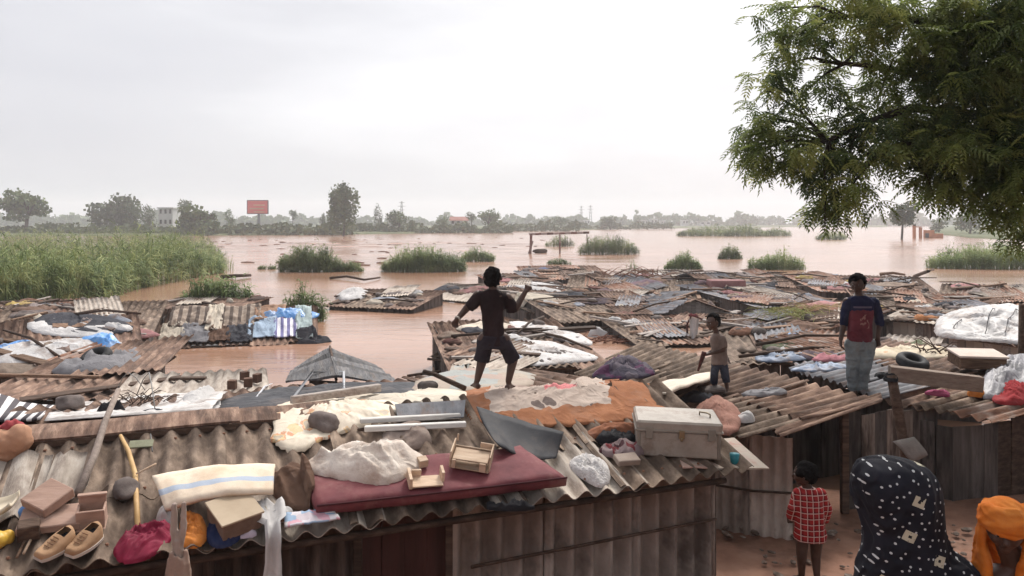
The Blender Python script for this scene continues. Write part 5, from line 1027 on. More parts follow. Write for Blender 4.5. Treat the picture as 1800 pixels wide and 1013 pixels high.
def tyre(label, c, R, r, rot, m=tyre_m):
    v, f = [], []; n, k = 28, 10
    for i in range(n):
        a = 2*math.pi*i/n
        for j in range(k):
            b = 2*math.pi*j/k; rr = R+r*math.cos(b); v.append(V((rr*math.cos(a), rr*math.sin(a), r*1.15*math.sin(b)+r)))
    for i in range(n):
        for j in range(k): f.append((i*k+j, i*k+(j+1) % k, ((i+1) % n)*k+(j+1) % k, ((i+1) % n)*k+j))
    mk('tyre', xf((v, f), frame(c, V(rot), .3)), m, None, label, 'tyre', smooth=True)
tyre('worn black tyre lying beyond the squared beam', hp(1602, 650, .05), .16, .07, (.1, -.3, .9)); tyre('small dark tyre on the rags of the tarp hut at left', hp(172, 640, .05), .17, .07, (-.1, -.4, .9))
cb = hp(1716, 652, .0); wb = thing('wooden_box', 'shallow pale wooden box on the roof beyond the squared beam', 'box', cb); M = frame(cb+V((0, 0, .08)), V((0, -.12, 1)), -.1)
mk('box_body', xf(cbox(.62, .4, .16, .006, .003), M), wood, wb); mk('lid', xf(cbox(.66, .44, .03, .006, .002, (0, 0, .162)), M), mat('pale_lid', [A3(.5, .4, .34), A3(.62, .52, .46)], 4, .8, .2), wb)
heap('plastic_sheet', 'crumpled dull grey plastic sheet at the right edge', 'plastic sheet', mat('grey_plastic', [A3(.17, .16, .18), A3(.34, .33, .35)], 6, .5, .4, 12, spec=.5), poly=[(1722, 690), (1738, 650), (1775, 634), (1830, 630), (1840, 680), (1790, 690), (1750, 698)], h=.12, amp=.16, freq=4.5, seed=48, rings=14, segs=50)
heap('cloth', 'dark red cloth heap on the right roof edge', 'cloth', CM('red'), poly=[(1745, 705), (1752, 686), (1785, 676), (1815, 684), (1812, 706), (1780, 712)], h=.1, amp=.08, freq=7, seed=49)
heap('cloth', 'orange yellow rag at the end of the squared beam', 'cloth', CM('orange'), at=(1716, 694, .12, .08), h=.08, amp=.05, freq=9, seed=50)
heap('cloth', 'magenta rag in the roof valleys below the squared beam', 'cloth', mat('magenta', [A3(.2, .03, .08), A3(.36, .08, .16)], 6, .9, .2), at=(1648, 692, .16, .1), h=.03, amp=.04, freq=9, seed=51)
heap('rag', 'black rag at the left end of the squared beam', 'rag', CM('black'), at=(1556, 662, .14, .12), h=.12, amp=.06, freq=7, seed=52)
heap('cloth', 'cream sheet with printed pattern right of the young man', 'cloth', mat('cream_print', [A3(.5, .42, .3), A3(.65, .56, .44)], 5, .9, .2, pat=floral([A3(.5, .3, .18)], 5, .15)), at=(1590, 622, .8, .5), h=.06, amp=.1, freq=4, seed=53)
twigs('dry thorny twigs on the cream sheets right of the young man', 1650, 625, 22, .45, woodd, .012, (.3, .2))
twigs('reddish brushwood sprawling beside the spotted sheets', 1050, 600, 40, 1.3, mat('red_brush', [A3(.14, .06, .04), A3(.26, .13, .09)], 5, .9, .2), .022, (1.0, .6), .12)
twigs('fine dry brush on the far roof by the small bush', 1110, 486, 40, 1.4, mat('red_brush', []), .02, (1.6, .8), .35)
heap('rag', 'white rag caught in the reddish brushwood', 'rag', CM('white'), at=(1052, 592, .32, .2), h=.25, amp=.16, freq=4, seed=54)
# post with grey sack behind the woman in black
pq = PD(1567, 660, 6.6); pb2 = PD(1592, 800, 6.5); gp = V((pb2.x+.08, 6.45, float(gz(pb2.x, 6.45))))
ho = thing('hoe', 'long dark-handled hoe with broad grey blade standing behind the woman in black', 'hoe', gp)
mk('handle', tube([gp, lerp(gp, pb2, .6), pb2, PD(1578, 720, 6.55), pq], [.04, .04, .042, .045, .042], 8), woodd, ho, smooth=True)
bl0, bl1, bl2, bl3 = PD(1568, 776, 6.36), PD(1600, 812, 6.34), PD(1630, 800, 6.40), PD(1606, 768, 6.42)
g = slab(bl0, bl1, bl2, bl3, .03, 8, 6, bend=lambda u, w: .03*math.sin(u*3)-.015*w, rnd=.2, wob=.02, up=V((0, -1, .1))); mk('blade', g[:2], mat('hoe_iron', [A3(.11, .095, .085), A3(.22, .19, .17)], 6, .8, .5), ho, smooth=True)
heap('rag', 'dark cloth wrapped at the top of the hoe handle', 'rag', CM('black'), at=(0, 0, .06, .06), base_pt=(pq-V((0, 0, .04)), V((0, 0, 1))), h=.07, amp=.04, freq=9, seed=55)
# dirt, sticks and rubbish in the yard
for i, (x, y, r, lb) in enumerate(((1640, 900, .22, 'dark lump of earth behind the woman in black'), (1705, 905, .28, 'larger dark lump of earth between the two women'), (1690, 960, .2, 'dark rubble lump low between the two women'), (1655, 870, .16, 'small dark lump against the board wall'))):
    yy = 6.9-.4*i; q = PD(x, y, yy); q.z = float(gz(q.x, q.y)); mk('earth_lump', xf(rock_geo(r*1.4, r, r, i+2.2, 3, .6), frame(q)), mat('dark_rubble', [A3(.025, .02, .02), A3(.09, .065, .055)], 5, .95, .6), None, lb, 'earth lump', smooth=True)

for x in (-.25, .27): mk('hasp', xf(cbox(.06, .01, .1, .003, 0, (x, -.226, .16)), CHM), mat('trunk_edge', []), tr)
for x in (-.335, .335): mk('corner_strap', xf(cbox(.03, .03, .30, .004, 0, (x, -.2, 0)), CHM), mat('trunk_edge', []), tr)
vl, fl_ = [], []
for i in range(420):
    x, y = random.uniform(2.2, 7), random.uniform(3.4, 8.6); z = float(gz(x, y))+.03; r = random.choice((.012, .02, .03, .05)); g = xf(rock_geo(r*random.uniform(1, 2.4), r, r*.5, i*.37, 1), frame(V((x, y, z)), UPV, random.uniform(0, 6))); k = len(vl); vl += g[0]; fl_ += [tuple(q+k for q in p) for p in g[1]]
mk('yard_litter', (vl, fl_), mat('litter', [A3(.04, .03, .025), A3(.14, .1, .08), A3(.4, .36, .32)], 9, .9, .3, contrast=(.3, .75)), None, kind='stuff', label='small stones and litter strewn over the red earth yard')
# ------------------------------------------------------------------ people
def sph(c, r, sub=2):
    r = (r, r, r) if isinstance(r, (int, float)) else r; return [V((x.x*r[0], x.y*r[1], x.z*r[2]))+V(c) for x in ico(sub)[0]], ico(sub)[1]
def limb(pts, rad, n=12):
    g = [tube([pts[i], pts[i+1]], [rad[i], rad[i+1]], n) for i in range(len(pts)-1)]+[sph(p, r) for p, r in zip(pts, rad)]; return join(*g)
def open_limb(pts, rad, n=14):   # flat ends: sleeves and trouser legs
    g = [tube(pts[i:i+2], rad[i:i+2], n) for i in range(len(pts)-1)]+[sph(p, r) for p, r in list(zip(pts, rad))[:-1]]; return join(*g)
def loft(rings, n=20):
    v, f = [], []
    for c, rx, ry in rings:
        for k in range(n): a = 2*math.pi*k/n; s, co = math.sin(a), math.cos(a); v.append(V(c)+V((rx*math.copysign(abs(co)**.8, co), ry*math.copysign(abs(s)**.8, s), 0)))
    for i in range(len(rings)-1):
        for k in range(n): f.append((i*n+k, i*n+(k+1) % n, (i+1)*n+(k+1) % n, (i+1)*n+k))
    f.append(tuple(range(n-1, -1, -1))); f.append(tuple((len(rings)-1)*n+k for k in range(n)))
    if rings[0][0][2] > rings[-1][0][2]: f = [q[::-1] for q in f]
    return v, f
def hand(w, d, nrm, s, curl=.5, side=1):
    """palm, four unequal bent fingers and a thumb leaving the side of the palm"""
    d = d.normalized(); nrm = (nrm-d*nrm.dot(d)).normalized(); x = d.cross(nrm)*side; g = []
    pc = w+d*s*.27
    for k in (-1, 0, 1): g.append(limb([w+x*k*s*.08, w+d*s*.5+x*k*s*.17], [s*.12, s*.11], 8))
    for i, (o, L) in enumerate(((-.27, .36), (-.09, .44), (.09, .42), (.26, .32))):
        b = w+d*s*.5+x*o*s; q1 = b+(d*math.cos(curl*.6)+nrm*math.sin(curl*.6))*s*L*.5; q2 = q1+(d*math.cos(curl*1.7)+nrm*math.sin(curl*1.7))*s*L*.5; g.append(limb([b, q1, q2], [s*.078, s*.07, s*.055], 8))
    t0 = w+d*s*.12+x*-.2*s; t1 = t0+(d*.75-x*.7+nrm*.25).normalized()*s*.28; t2 = t1+(d*.95-x*.15+nrm*.35).normalized()*s*.22; g.append(limb([t0, t1, t2], [s*.1, s*.085, s*.06], 8)); return join(*g)
def foot(a, d, L):
    d = d.normalized(); h = a-V((0, 0, L*.22)); side = V((-d.y, d.x, 0)); g = [limb([h-d*L*.22+V((0, 0, -.0)), h+d*L*.45-V((0, 0, L*.06))], [L*.17, L*.14]), limb([a, h+d*L*.3-V((0, 0, L*.03))], [L*.16, L*.13])]
    for i in range(5): b = h+d*L*.5+side*(i-2)*L*.085-V((0, 0, L*.09)); g.append(limb([b, b+d*L*(.16-.018*i)], [L*.065, L*.05], 6))
    return join(*g)
def face(c, f, up, r, skin_only=True):
    """nose, lips, brow, ears as part of the head; f = facing direction, r = head radius"""
    f = f.normalized(); x = f.cross(up).normalized(); u = x.cross(f).normalized()
    g = [limb([c+f*r*.88+u*r*.12, c+f*r*1.12-u*r*.2], [r*.1, r*.17], 8), sph(c+f*r*.95-u*r*.52, (r*.25, r*.25, r*.1)), limb([c+f*r*.82-x*r*.38+u*r*.28, c+f*r*.92+u*r*.24, c+f*r*.82+x*r*.38+u*r*.28], [r*.1, r*.1, r*.1], 6), sph(c+f*r*.72-u*r*.85, r*.32)]
    for s in (-1, 1): g += [sph(c+x*s*r*.98-f*r*.05-u*r*.08, (r*.12, r*.2, r*.28)), sph(c+f*r*.7+x*s*r*.4-u*r*.3, r*.3)]
    return join(*g)
def eyes(root, c, f, up, r):
    f = f.normalized(); x = f.cross(up).normalized(); u = x.cross(f).normalized(); wm_ = mat('eye_white', [A3(.25, .22, .2), A3(.3, .27, .25)], 5, .3, 0)
    for s in (-1, 1):
        p = c+f*r*.87+x*s*r*.36+u*r*.06; mk('eye', sph(p, r*.1), wm_, root, smooth=True); 
        q = p+f*r*.055; mk('iris', sph(q, r*.07), CM('black'), root, smooth=True)
skin = mat('dark_skin', [A3(.045, .022, .015), A3(.085, .042, .028)], 6, .55, .1, 20, spec=.4, var=0); hairm = mat('black_hair', [A3(.003, .0025, .0025), A3(.009, .007, .007)], 30, .85, .5, 60, spec=.08, var=0)
def hair(root, lumpsl, seed, amp=.018, freq=16): mk('hair', remesh(join(*lumpsl), .009, 2, amp, freq, seed), hairm, root, smooth=True)
UP = V((0, 0, 1))
# --- boy in black on the orange blanket, seen from behind
Y = 7.45; k_ = Y/FPX
def J(px, py, dy=0.0): return PD(px, py, Y+dy)
boy = thing('person', 'barefoot boy in black T-shirt and shorts throwing with raised arm on blanket roof', 'person', J(866, 682))
hc = J(866, 488); wl_, wr_ = J(803, 562, -.05), J(924, 512, .1)
body = join(sph(hc, (.076, .086, .095), 3), limb([J(866, 503), J(867, 517)], [.042, .046]), loft([(J(868, 594), .10, .07), (J(867, 570), .092, .06), (J(866, 540), .105, .068), (J(866, 520), .115, .06), (J(866, 512), .06, .045)]),
    limb([J(840, 519), J(818, 545, .02), wl_], [.048, .036, .024]), limb([J(891, 523), J(906, 543, .03), wr_], [.048, .036, .024]),
    hand(wl_, J(799, 577, -.06)-wl_, V((.4, -1, 0)), .105, .8, -1), hand(wr_, J(930, 498, .12)-wr_, V((.3, .9, .3)), .105, 1.1, 1),
    limb([J(852, 596), J(848, 632, .03), J(839, 668, -.02)], [.07, .052, .031]), limb([J(884, 596), J(902, 630, .06), J(894, 670, .0)], [.07, .052, .031]),
    foot(J(838, 671, -.02), V((-.35, .9, 0)), .17), foot(J(894, 673), V((.3, .9, 0)), .17), face(hc, V((.2, 1, 0)), UP, .09))
mk('body', remesh(body, .0075, 2), skin, boy, smooth=True)
hair(boy, [sph(hc+V((0, -.01, .018)), (.084, .09, .088), 3), sph(hc+V((-.025, -.03, -.03)), (.052, .052, .055)), sph(hc+V((.025, -.03, -.03)), (.052, .052, .055))], 3, .022, 26)
blk = mat('black_tshirt', [A3(.014, .009, .0095), A3(.036, .022, .023)], 5, .9, .4, 12, spec=.1, var=0)
sh = join(loft([(J(868, 607), .124, .096), (J(868, 595), .114, .084), (J(867, 575), .102, .074), (J(866, 548), .108, .076), (J(866, 526), .122, .072), (J(866, 514), .095, .056), (J(866, 509), .05, .048)]), open_limb([J(842, 521), J(832, 534, .0), J(825, 541, .01)], [.054, .054, .05]), open_limb([J(889, 524), J(898, 537, .01), J(900, 549, .02)], [.054, .056, .056]))
mk('tshirt', remesh(sh, .009, 3, .016, 7, 2), blk, boy, smooth=True)
st = join(loft([(J(868, 612), .128, .094), (J(868, 590), .12, .086)]), open_limb([J(853, 600), J(850, 618, .01), J(846, 634, .02)], [.074, .074, .076]), open_limb([J(884, 600), J(894, 618, .02), J(901, 633, .05)], [.074, .076, .08]))
mk('shorts', remesh(st, .009, 3, .018, 8, 5), mat('dark_shorts', [A3(.016, .013, .017), A3(.04, .033, .04)], 5, .9, .4, 12, spec=.1, var=0), boy, smooth=True)
g = []; wc = lerp(wl_, J(816, 547, .02), .12); dd = (J(816, 547, .02)-wl_).normalized(); mk('bracelet', tube([wc-dd*.008, wc+dd*.008], [.031, .031], 12), mat('pale_band', [A3(.4, .35, .3), A3(.5, .45, .4)], 5), boy, smooth=True)
# --- young man in red and navy
Y = H(1508, 681)[0].y-.05
ym = thing('person', 'young man in navy and red long-sleeved top and pale jeans standing on the roof', 'person', J(1506, 690)); s = Y/9.6
hc = J(1507, 499); fd = V((-.62, -.78, -.22)); wl_, wr_ = J(1478, 596, -.06), J(1543, 594, -.04)
body = join(sph(hc, (.078*s, .09*s, .106*s), 3), limb([J(1509, 512), J(1511, 524)], [.046*s, .052*s]), loft([(J(1512, 600), .125*s, .085*s), (J(1512, 570), .12*s, .08*s), (J(1512, 540), .145*s, .09*s), (J(1512, 527), .15*s, .07*s), (J(1511, 519), .06*s, .05*s)]),
    limb([J(1489, 530), J(1484, 566, .04), wl_], [.052*s, .042*s, .028*s]), limb([J(1537, 530), J(1546, 566, .04), wr_], [.052*s, .042*s, .028*s]), hand(wl_, V((-.08, -.1, -1)), V((.9, -.3, 0)), .15*s, .7, 1), hand(wr_, V((-.02, -.1, -1)), V((-.9, -.3, 0)), .15*s, .8, -1),
    limb([J(1500, 604), J(1499, 644, -.03), J(1501, 680, .02)], [.09*s, .062*s, .04*s]), limb([J(1525, 604), J(1519, 644, -.06), J(1513, 682, .0)], [.09*s, .062*s, .04*s]), foot(J(1501, 683, .02), V((-.2, -1, 0)), .22*s), foot(J(1514, 684), V((.1, -1, 0)), .22*s), face(hc, fd, UP, .088*s))
mk('body', remesh(body, .0085, 2), skin, ym, smooth=True); eyes(ym, hc, fd, UP, .088*s)
hair(ym, [sph(hc+V((.012, .02, .035))*s, (.098*s, .1*s, .092*s), 3), sph(hc+V((.05, .04, -.02))*s, .06*s), sph(hc-fd.cross(UP).normalized()*0+fd*.05*s+V((0, 0, .085))*s, .05*s)], 4, .03, 18)
zb_ = J(1512, 545).z-J(1506, 690).z
def top_pat(nt, tc, base):
    sp = N(nt, 'ShaderNodeSeparateXYZ'); nt.links.new(tc.outputs['Object'], sp.inputs[0]); nn = N(nt, 'ShaderNodeTexNoise'); nn.inputs['Scale'].default_value = 22; nt.links.new(tc.outputs['Object'], nn.inputs['Vector'])
    near_ = lambda sock, c, w: mth(nt, 'LESS_THAN', mth(nt, 'ABSOLUTE', mth(nt, 'SUBTRACT', sock, c)), w)
    pr = mth(nt, 'MULTIPLY', mth(nt, 'MULTIPLY', mth(nt, 'GREATER_THAN', nn.outputs['Fac'], .54), near_(sp.outputs[2], zb_-.14, .09)), near_(sp.outputs[0], .05, .07))
    low = mixc(nt, pr, base, A3(.30, .17, .15)); hi = mixc(nt, mth(nt, 'MULTIPLY', near_(sp.outputs[2], zb_+.045, .012), near_(sp.outputs[0], .04, .12)), A3(.02, .022, .055), A3(.12, .1, .14))
    return mixc(nt, mth(nt, 'GREATER_THAN', mth(nt, 'MULTIPLY_ADD', nn.outputs['Fac'], .08, sp.outputs[2]), zb_+.04), low, hi)
top = mat('navy_red_top', [A3(.10, .024, .034), A3(.18, .048, .06)], 9, .9, .3, 10, spec=.1, var=0, pat=top_pat)
sh = join(loft([(J(1511, 600), .152*s, .105*s), (J(1511, 575), .142*s, .1*s), (J(1512, 545), .158*s, .105*s), (J(1512, 530), .165*s, .088*s), (J(1511, 523), .12*s, .068*s), (J(1511, 519), .062*s, .058*s)]))
for sl_ in (open_limb([J(1490, 531), J(1485, 556, .02), J(1483, 573, .03)], [.062*s, .056*s, .05*s]), open_limb([J(1536, 531), J(1545, 556, .02), J(1547, 573, .03)], [.062*s, .056*s, .05*s])): mk('sleeve', remesh(sl_, .01, 3, .014, 7, 3), mat('navy_sleeve', [A3(.014, .016, .04), A3(.032, .036, .075)], 5, .9, .3, 10, spec=.1, var=0), ym, smooth=True)
mk('top', remesh(sh, .01, 3, .018, 6, 7), top, ym, smooth=True)
jn = join(loft([(J(1512, 614), .14*s, .1*s), (J(1512, 594), .132*s, .092*s)]), open_limb([J(1500, 606), J(1499, 644, -.03), J(1501, 686, .02)], [.1*s, .08*s, .07*s]), open_limb([J(1525, 606), J(1519, 644, -.06), J(1513, 687, .0)], [.1*s, .08*s, .07*s]))
mk('jeans', remesh(jn, .01, 3, .02, 8, 9), mat('pale_jeans', [A3(.09, .105, .115), A3(.20, .225, .235), A3(.30, .33, .33)], 5, .9, .4, 14, spec=.1, var=0, stain=(A3(.12, .1, .09), 5, .5)), ym, smooth=True)
# --- thin child on the ridged roof
Y = H(1266, 688)[0].y
ch = thing('person', 'thin child in grey shirt and dark trousers on ridged roof, holding dark sticks', 'person', J(1266, 690)); s = Y/10.6
hc = J(1253, 566); fd = V((-.85, -.45, -.25)); wl_ = J(1240, 624, -.12); w2 = J(1246, 620, .1)
body = join(sph(hc, (.082*s, .09*s, .095*s), 3), limb([J(1257, 578), J(1260, 588)], [.038*s, .042*s]), loft([(J(1264, 630), .085*s, .065*s), (J(1263, 610), .082*s, .06*s), (J(1262, 595), .09*s, .062*s), (J(1261, 587), .05*s, .04*s)]),
    limb([J(1270, 594, -.04), J(1272, 616, -.06), wl_], [.036*s, .028*s, .02*s]), limb([J(1254, 594, .06), J(1258, 614, .12), w2], [.036*s, .028*s, .02*s]), hand(wl_, V((-1, -.2, -.3)), V((0, 0, -1)), .095*s, 1.0, 1), hand(w2, V((-1, -.2, -.2)), V((0, 0, -1)), .095*s, 1.0, -1),
    limb([J(1259, 630), J(1256, 655, -.04), J(1255, 679, .02)], [.06*s, .04*s, .026*s]), limb([J(1270, 630), J(1274, 656, -.02), J(1278, 682, -.02)], [.06*s, .04*s, .026*s]), foot(J(1255, 681, .02), V((-.8, -.6, 0)), .16*s), foot(J(1278, 684, -.02), V((-.6, -.8, 0)), .16*s), face(hc, fd, UP, .09*s))
mk('body', remesh(body, .0085, 2), skin, ch, smooth=True); eyes(ch, hc, fd, UP, .09*s)
hair(ch, [sph(hc+V((.02, .02, .025))*s, (.095*s, .1*s, .095*s), 3), sph(hc+V((.05, .03, -.03))*s, .06*s)], 5, .025, 20)
sh = join(loft([(J(1264, 640), .11*s, .085*s), (J(1264, 618), .1*s, .078*s), (J(1262, 598), .108*s, .078*s), (J(1261, 589), .075*s, .055*s), (J(1260, 585), .042*s, .042*s)]), open_limb([J(1270, 595, -.04), J(1272, 611, -.055)], [.05*s, .05*s]), open_limb([J(1254, 595, .06), J(1257, 610, .1)], [.05*s, .05*s]))
mk('shirt', remesh(sh, .009, 3, .016, 8, 11), mat('greige_shirt', [A3(.13, .095, .08), A3(.26, .2, .175)], 6, .9, .4, 14, spec=.1, var=0), ch, smooth=True)
tr_ = join(loft([(J(1265, 644), .09*s, .075*s), (J(1264, 630), .088*s, .07*s)]), open_limb([J(1259, 636), J(1256, 655, -.04), J(1255, 674, .01)], [.062*s, .054*s, .05*s]), open_limb([J(1270, 636), J(1274, 656, -.02), J(1277, 672, -.02)], [.062*s, .054*s, .05*s]))
mk('trousers', remesh(tr_, .009, 3, .014, 9, 13), mat('dark_trousers', [A3(.02, .022, .035), A3(.06, .065, .085)], 5, .9, .3, 12, spec=.1, var=0), ch, smooth=True)
mk('held_sticks', join(*[tube([J(1236+i*2, 618+i, -.12-.02*i), J(1232+i, 634, -.14+.03*i), J(1229-i, 646+3*i, -.15)], [.016, .02, .014], 6) for i in range(3)]), mat('dark_red_wood', [A3(.05, .015, .015), A3(.1, .035, .03)], 5), None, 'dark reddish sticks held by the thin child', 'sticks', smooth=True)
# cloth on a bent stick behind the child
q0 = hp(1208, 590); Yk = q0.y-.2; mk('stick', tube([V((q0.x, q0.y, q0.z)), PD(1208, 570, Yk), PD(1216, 554, Yk), PD(1240, 564, Yk), PD(1262, 585, Yk)], .03, 6), mat('dark_red_wood', []), None, 'bent dark stick carrying a white cloth beside the thin child', 'stick', smooth=True)
vv_, ff_ = [], []
for j in range(10):
    for i in range(9):
        u, w = i/8, j/9; a = PD(1211+18*u-3*w*(u-.5)*2, 556+(4 if u > .5 else 2)+34*w+6*w*math.sin(u*5), Yk-.06+.05*math.sin(u*9+w)); vv_.append(a)
for j in range(9):
    for i in range(8): ff_.append((j*9+i, j*9+i+1, j*9+i+10, j*9+i+9))
mk('cloth', (vv_, ff_), CM('white'), None, 'white cloth hanging from the bent stick beside the thin child', 'cloth', smooth=True)
heap('rag', 'dark red rag knotted over the bent stick', 'rag', CM('maroon'), at=(0, 0, .13, .06), base_pt=(PD(1219, 556, Yk-.06), UP), h=.09, amp=.05, freq=9, seed=61)
# --- child in red plaid shirt in the yard
Y = 7.2
pc_ = thing('person', 'small child in red plaid shirt with bare legs standing in the yard', 'person', V((J(1422, 1020).x, Y, float(gz(J(1422, 1020).x, Y)))))
hc = J(1414, 832); fd = V((-.85, .45, -.2)); zf = pc_.location.z; wl_ = J(1391, 916, .12); w2 = J(1398, 918, .2)
def ank(px, dy): q = J(px, 1005, dy); q.z = float(gz(q.x, q.y))+.065; return q
a1, a2 = ank(1409, .02), ank(1436, -.02)
body = join(sph(hc, (.088, .094, .1), 3), limb([J(1417, 846), J(1420, 860)], [.042, .046]), loft([(J(1423, 945), .098, .075), (J(1423, 915), .09, .07), (J(1423, 880), .1, .07), (J(1422, 866), .105, .058), (J(1421, 857), .05, .042)]),
    limb([J(1402, 868), J(1394, 895, .02), wl_], [.042, .034, .023]), limb([J(1443, 868), J(1453, 898, .02), w2+V((.22, -.05, .03))], [.042, .034, .023]), hand(wl_, V((-.3, .9, -.2)), V((.8, .3, 0)), .1, .9, 1), hand(w2+V((.22, -.05, .03)), V((-.4, .9, -.2)), V((-.8, .3, 0)), .1, .9, -1),
    limb([J(1410, 945), J(1409, 980, -.02), a1], [.064, .046, .029]), limb([J(1435, 945), J(1434, 980, .02), a2], [.064, .046, .029]), foot(a1, V((-.5, .85, 0)), .165), foot(a2, V((-.2, .95, 0)), .165), face(hc, fd, UP, .094))
mk('body', remesh(body, .0075, 2), skin, pc_, smooth=True); eyes(pc_, hc, fd, UP, .094)
hair(pc_, [sph(hc+V((.015, -.02, .02)), (.1, .103, .098), 3), sph(hc+V((.05, -.03, -.035)), (.055, .06, .06))], 7, .02, 22)
plaid = mat('red_plaid', [A3(.30, .02, .022), A3(.42, .04, .04)], 5, .9, .3, 12, spec=.1, var=0, pat=check(A3(.62, .45, .40), 19, 19, .42, dark=A3(.1, .012, .015)))
sh = join(loft([(J(1424, 948), .145, .11), (J(1424, 925), .135, .105), (J(1423, 890), .13, .095), (J(1422, 871), .135, .08), (J(1421, 862), .1, .062), (J(1421, 857), .05, .05)]), open_limb([J(1404, 869), J(1396, 892, .01), J(1393, 908, .07)], [.06, .056, .054]), open_limb([J(1441, 869), J(1452, 894, .01), J(1447, 914, .09)], [.06, .056, .056]))
mk('shirt', remesh(sh, .008, 3, .014, 7, 15), plaid, pc_, smooth=True)
# --- woman in black dotted shawl
Y = 3.6
wb_ = thing('person', 'woman seen from behind, head and back draped in black cloth with white dots', 'person', V((J(1590, 1000).x, Y, float(gz(J(1590, 1000).x, Y)))))
hc = J(1568, 852, .06); zg = wb_.location.z; bx_ = J(1600, 1000).x
body = join(sph(hc, (.085, .1, .12), 3), limb([hc-V((0, 0, .1)), J(1590, 935)], [.055, .06]), loft([(V((bx_, Y, zg+.75)), .15, .1), (V((bx_, Y, zg+1.0)), .13, .09), (J(1600, 985), .15, .1), (J(1598, 955), .15, .07), (J(1592, 935), .07, .06)]),
    limb([J(1555, 965), J(1525, 1060, .05), J(1545, 1100, .25)], [.055, .042, .03]), limb([J(1655, 970), J(1690, 1060, .0), J(1650, 1120, .2)], [.055, .042, .03]), hand(J(1545, 1100, .25), V((.5, .8, 0)), V((0, 0, -1)), .15, .7, 1), hand(J(1650, 1120, .2), V((-.4, .9, 0)), V((0, 0, -1)), .15, .7, -1),
    limb([V((bx_-.07, Y, zg+.78)), V((bx_-.07, Y, zg+.4)), V((bx_-.07, Y, zg+.08))], [.09, .06, .04]), limb([V((bx_+.07, Y, zg+.78)), V((bx_+.07, Y, zg+.4)), V((bx_+.07, Y, zg+.08))], [.09, .06, .04]), foot(V((bx_-.07, Y, zg+.075)), V((0, 1, 0)), .2), foot(V((bx_+.07, Y, zg+.075)), V((.1, 1, 0)), .2), face(hc, V((.1, 1, -.2)), UP, .1))
mk('body', remesh(body, .009, 2), skin, wb_, smooth=True)
out = [(806, 1552, 1592, .05), (811, 1532, 1612, .09), (819, 1519, 1626, .125), (832, 1511, 1636, .15), (850, 1508, 1643, .165), (875, 1510, 1648, .17), (905, 1519, 1650, .165), (935, 1527, 1654, .16), (965, 1527, 1664, .165), (1000, 1518, 1690, .185), (1040, 1512, 1712, .2), (1090, 1508, 1722, .21), (1160, 1505, 1722, .22)]
def wr(i, k, n): return 0
rings = [(J((a+b)/2, y, .03), (b-a)/2*Y/FPX, d) for y, a, b, d in out][::-1]
shl = loft(rings, 40)
lobe = loft([(J(1690, 1130, -.05), .12, .13), (J(1690, 1060, -.05), .115, .13), (J(1685, 1010, -.05), .095, .12), (J(1672, 985, -.04), .07, .1), (J(1660, 970, -.02), .04, .06)], 24)
ba, bb = A3(.006, .006, .010), A3(.016, .016, .024)
def shawl_pat(nt, tc, base):
    def vor(sc_, rnd, dist='EUCLIDEAN'):
        v = N(nt, 'ShaderNodeTexVoronoi', distance=dist, voronoi_dimensions='2D'); v.inputs['Scale'].default_value = sc_; v.inputs['Randomness'].default_value = rnd; nt.links.new(mp_.outputs[0], v.inputs['Vector']); return v
    mp0 = N(nt, 'ShaderNodeSeparateXYZ'); nt.links.new(tc.outputs['Object'], mp0.inputs[0]); cmb = N(nt, 'ShaderNodeCombineXYZ'); nt.links.new(mp0.outputs[0], cmb.inputs[0]); nt.links.new(mp0.outputs[2], cmb.inputs[1]); mp_ = N(nt, 'ShaderNodeMapping'); mp_.inputs['Rotation'].default_value = (0, 0, .35); nt.links.new(cmb.outputs[0], mp_.inputs[0])
    r = mixc(nt, mth(nt, 'LESS_THAN', vor(23, .7).outputs['Distance'], .115), base, A3(.5, .5, .5))
    v = vor(5.6, .6, 'CHEBYCHEV'); sp = N(nt, 'ShaderNodeSeparateXYZ'); nt.links.new(v.outputs['Color'], sp.inputs[0]); nn = N(nt, 'ShaderNodeTexNoise'); nn.inputs['Scale'].default_value = 45; nt.links.new(tc.outputs['Object'], nn.inputs['Vector'])
    d = v.outputs['Distance']; sq = mth(nt, 'MULTIPLY', mth(nt, 'MULTIPLY', mth(nt, 'LESS_THAN', d, .135), mth(nt, 'GREATER_THAN', d, .035)), mth(nt, 'MULTIPLY', mth(nt, 'GREATER_THAN', sp.outputs[0], .28), mth(nt, 'GREATER_THAN', nn.outputs['Fac'], .4)))
    return mixc(nt, sq, r, A3(.48, .44, .33))
shm = mat('dotted_shawl', [ba, bb], 5, .8, .25, 10, spec=.2, var=0, pat=shawl_pat)
mk('shawl', remesh(join(shl, lobe), .010, 3, .034, 4.5, 17), shm, wb_, smooth=True)
skirt = loft([(V((bx_, Y, zg+.06)), .34, .3), (V((bx_, Y, zg+.5)), .27, .23), (V((bx_, Y, zg+.95)), .2, .17)], 30); mk('skirt', remesh(skirt, .016, 3, .03, 6, 4), mat('black_skirt', [ba, bb], 5, .85, .2, spec=.1, var=0), wb_, smooth=True)
